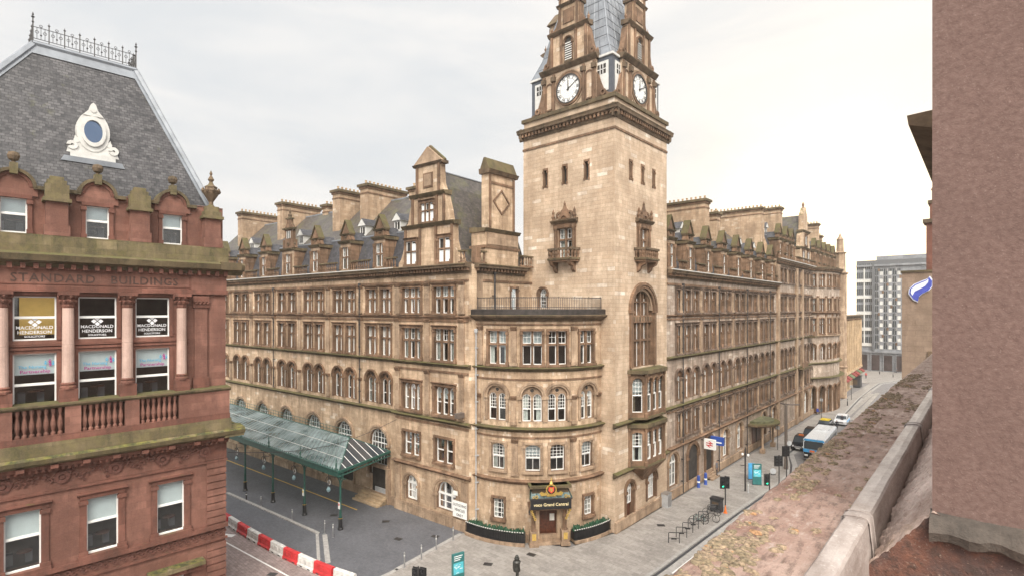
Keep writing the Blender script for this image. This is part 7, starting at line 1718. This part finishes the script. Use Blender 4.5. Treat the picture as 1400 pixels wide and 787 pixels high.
# ------------------------------------------------------------------ vehicles
def loft_car(x, y, rz, label, cat, name, m, L=4.5, W=1.8, H=1.75, taxi=False, roofm=None, stripe=None, group=None, z=-.12):
    t = up_thing(name, x, y, label, cat, group, rz, z)
    hl = L / 2; prof = [(-hl, .35), (-hl, .8), (-hl + .12, .98), (-hl * .48, 1.06), (hl * .82, 1.06), (hl - .05, .9), (hl, .35)]
    b = MB(); G = Flat((0, 0), (0, 1), (1, 0))
    def sec(pts, w0, w1, m_):
        k = len(pts); vs = []
        for sgn in (-1, 1):
            for (a, zz) in pts: ww = w0 if zz < .95 else w1; vs.append((sgn * ww, a, zz))
        b.add(vs, [tuple(range(k)), tuple(range(k, 2 * k))] + [(i, (i + 1) % k, k + (i + 1) % k, k + i) for i in range(k)], m_)
    sec(prof, W / 2, W / 2 - .04, m); body = lpart(b, 'body', t)
    b = MB(); c0, c1 = -hl * .5, hl * .8; k0, k1 = -hl * .28, hl * .62
    lo = [(-W / 2 + .06, c0, 1.05), (W / 2 - .06, c0, 1.05), (W / 2 - .06, c1, 1.05), (-W / 2 + .06, c1, 1.05)]; hi = [(-W / 2 + .2, k0, H - .06), (W / 2 - .2, k0, H - .06), (W / 2 - .2, k1, H - .06), (-W / 2 + .2, k1, H - .06)]
    b.add(lo + hi, [(i, (i + 1) % 4, 4 + (i + 1) % 4, 4 + i) for i in range(4)], 'car_glass'); lpart(b, 'window_glass', t)
    b = MB(); top = [(p[0] * .97, p[1] * .97, H) for p in hi]; b.add(hi + top, [(0, 1, 2, 3), (4, 5, 6, 7)] + [(i, (i + 1) % 4, 4 + (i + 1) % 4, 4 + i) for i in range(4)], roofm or m)
    for p, q in zip(lo, hi): tube(b, [p, q], .04, m, 4)
    for sgn in (-1, 1): tube(b, [(sgn * (W / 2 - .07), (c0 + c1) / 2, 1.05), (sgn * (W / 2 - .2), (k0 + k1) / 2, H - .05)], .035, m, 4)
    lpart(b, 'roof', t)
    for sx_ in (-1, 1):
        for yy in (-hl * .62, hl * .6):
            b = MB(); ring(b, Flat((0, 0), (0, 1), (1, 0)), yy, .33, .2, .33, 0, 360, sx_ * W / 2 - .12, sx_ * W / 2 + .02, 'rubber', 14); w_o = lpart(b, 'wheel', t); bb = MB(); ring(bb, Flat((0, 0), (0, 1), (1, 0)), yy, .33, 0, .2, 0, 360, sx_ * W / 2 - .05, sx_ * W / 2 + .0, 'steel', 10); sub(bb.mesh('rim'), 'rim', w_o)
        b = MB(); ring(b, Flat((0, -hl - .01), (1, 0), (0, -1)), sx_ * (W / 2 - .3), .72, 0, .12, 0, 360, -.03, .03, 'white_paint', 10); lpart(b, 'headlight', t)
        b = MB(); box(b, sx_ * (W / 2 - .15) - .1, sx_ * (W / 2 - .15) + .1, hl - .02, hl + .02, .65, .85, 'tail_red'); lpart(b, 'tail_light', t)
    b = MB(); box(b, -.45, .45, -hl - .03, -hl + .02, .5, .75, 'steel'); box(b, -.28, .28, -hl - .04, -hl - .01, .38, .48, 'white_paint'); lpart(b, 'grille', t)
    if taxi: b = MB(); box(b, -.3, .3, -.1, .1, H, H + .16, 'orange_paint'); lpart(b, 'roof_sign', t)
    if stripe: b = MB(); box(b, -W / 2 - .01, W / 2 + .01, -hl * .7, hl * .7, .6, .85, stripe); lpart(b, 'stripe', t)
loft_car(-19.75, 84.8, R(2), 'black taxi facing the camera, parked beside the white bus', 'taxi', 'parked_taxi', 'car_black', 4.6, 1.85, 1.85, taxi=True, group='taxis in the rank')
loft_car(-19.85, 91.0, R(2), 'second black taxi in the rank, behind the one beside the bus', 'taxi', 'parked_taxi', 'car_black', 4.6, 1.85, 1.85, group='taxis in the rank')
loft_car(-19.95, 101.0, R(2), 'dark car with a yellow roof panel beyond the taxis', 'car', 'parked_car', 'car_black', 4.5, 1.8, 1.6, roofm='car_yellow')
loft_car(-18.6, 107.5, R(2), 'white and blue car ahead of the cyclist, far down the street', 'car', 'police_car', 'car_white', 4.6, 1.85, 1.6, stripe='sky_blue')
t = up_thing('bus', -16.95, 83.2, 'white single-deck bus with a blue front coming down the street', 'bus', None, R(3), -.12)
b = MB(); L, W, H = 10.5, 2.5, 3.1; hl = L / 2
def rr(y0, y1, z0, z1, w, m_, tp=.18): 
    pts = [(-w, z0), (w, z0), (w, z1 - tp), (w - tp, z1), (-w + tp, z1), (-w, z1 - tp)]; prism(b, lambda a, z, o: (a, o, z), pts, y0, y1, m_)
rr(-hl, hl, .35, H, W / 2, 'bus_white'); lpart(b, 'body', t)
b = MB(); prism(b, lambda a, z, o: (a, o, z), [(-1.22, .4), (1.22, .4), (1.22, 1.25), (-1.22, 1.25)], -hl - .05, -hl + .4, 'car_black'); prism(b, lambda a, z, o: (a, o, z), [(-1.24, 1.25), (1.24, 1.25), (1.24, 1.65), (-1.24, 1.65)], -hl - .06, -hl + .5, 'sky_blue'); prism(b, lambda a, z, o: (a, o, z), [(-1.24, 2.75), (1.24, 2.75), (1.08, 3.0), (-1.08, 3.0)], -hl - .04, -hl + .3, 'sky_blue'); box(b, -.5, .1, -hl - .08, -hl - .06, 1.3, 1.55, 'orange_paint'); lpart(b, 'front_panel', t)
b = MB(); prism(b, lambda a, z, o: (a, o, z), [(-1.15, 1.68), (1.15, 1.68), (1.15, 2.55), (1.0, 2.72), (-1.0, 2.72), (-1.15, 2.55)], -hl - .05, -hl + .02, 'car_glass'); lpart(b, 'windscreen', t)
for k in (-1, 1):
    b = MB(); box(b, min(k * 1.24, k * 1.27), max(k * 1.24, k * 1.27), -hl + .5, hl - .4, 1.5, 2.5, 'car_glass'); lpart(b, 'side_glass', t); b = MB(); box(b, min(k * 1.24, k * 1.275), max(k * 1.24, k * 1.275), -hl + .1, hl, .5, .95, 'sky_blue'); lpart(b, 'stripe', t)
    b = MB(); tube(b, [(k * 1.2, -hl, 2.7), (k * 1.42, -hl - .25, 2.55)], .025, 'black_paint', 4); box(b, k * 1.42 - .08, k * 1.42 + .08, -hl - .3, -hl - .22, 2.1, 2.5, 'black_paint'); lpart(b, 'mirror', t)
    for yy in (-hl + 2.0, hl - 2.6): b = MB(); ring(b, Flat((0, 0), (0, 1), (1, 0)), yy, .48, 0, .48, 0, 360, k * 1.25 - .2, k * 1.25 + .03, 'rubber', 16); lpart(b, 'wheel', t)
    b = MB(); box(b, k * .9 - .2, k * .9 + .2, -hl - .08, -hl - .05, .75, .95, 'white_paint'); lpart(b, 'headlight', t)
b = MB(); box(b, -.8, .8, .5, 2.3, H, H + .2, 'bus_white'); lpart(b, 'roof_unit', t)
t = up_thing('kiosk', -24.8, 160.5, 'dark square kiosk on the far pavement before the tower block', 'kiosk'); b = MB(); box(b, -1.2, 1.2, -1.2, 1.2, 0, 2.7, 'dark_plastic'); lpart(b, 'body', t); b = MB(); box(b, -1.35, 1.35, -1.35, 1.35, 2.7, 2.95, 'black_paint'); lpart(b, 'roof', t); b = MB(); box(b, -.6, .6, -1.24, -1.2, .7, 1.9, 'cornice_stone'); lpart(b, 'panel', t)
for i, (x, y) in enumerate(((-20, 190), (-16, 193), (-12, 195), (-24, 196), (-21.2, 128))):
    bollard(x, y, ('far railing post left of centre before the tower block', 'far railing post in the middle before the tower block', 'far railing post nearest the buff side wall', 'far railing post below the tower block shopfront', 'far post on the traffic island')[i], 1.2, .1, 'dark_iron', 'far posts')
# cctv and lantern brackets on the hotel
b = MB(); p = FP(.35, 9.3, .3); box(b, p[0] - .35, p[0] + .1, p[1] - .7, p[1] + .1, 10.3, 10.75, 'lamp_brown'); tube(b, [(p[0] - .1, p[1], 10.4), (p[0] - .9, p[1] - .8, 10.7)], .05, 'dark_iron', 5)
b.build('camera_box', HOTEL)

# ------------------------------------------------------------------ the air: a closed box of pale haze
hm = bpy.data.materials.new('haze_air'); hm.use_nodes = True; ht = hm.node_tree; ht.nodes.clear()
pv = N(ht, 'ShaderNodeVolumePrincipled'); pv.inputs['Color'].default_value = (1.0, .95, .86, 1); pv.inputs['Density'].default_value = .0005; pv.inputs['Anisotropy'].default_value = .3
ho = N(ht, 'ShaderNodeOutputMaterial'); ht.links.new(pv.outputs[0], ho.inputs['Volume']); MATS['haze_air'] = hm
b = MB(); box(b, -424, 304, -124, 524, -1.2, 61, 'haze_air'); hz_o = b.build('haze', None, kind='stuff')
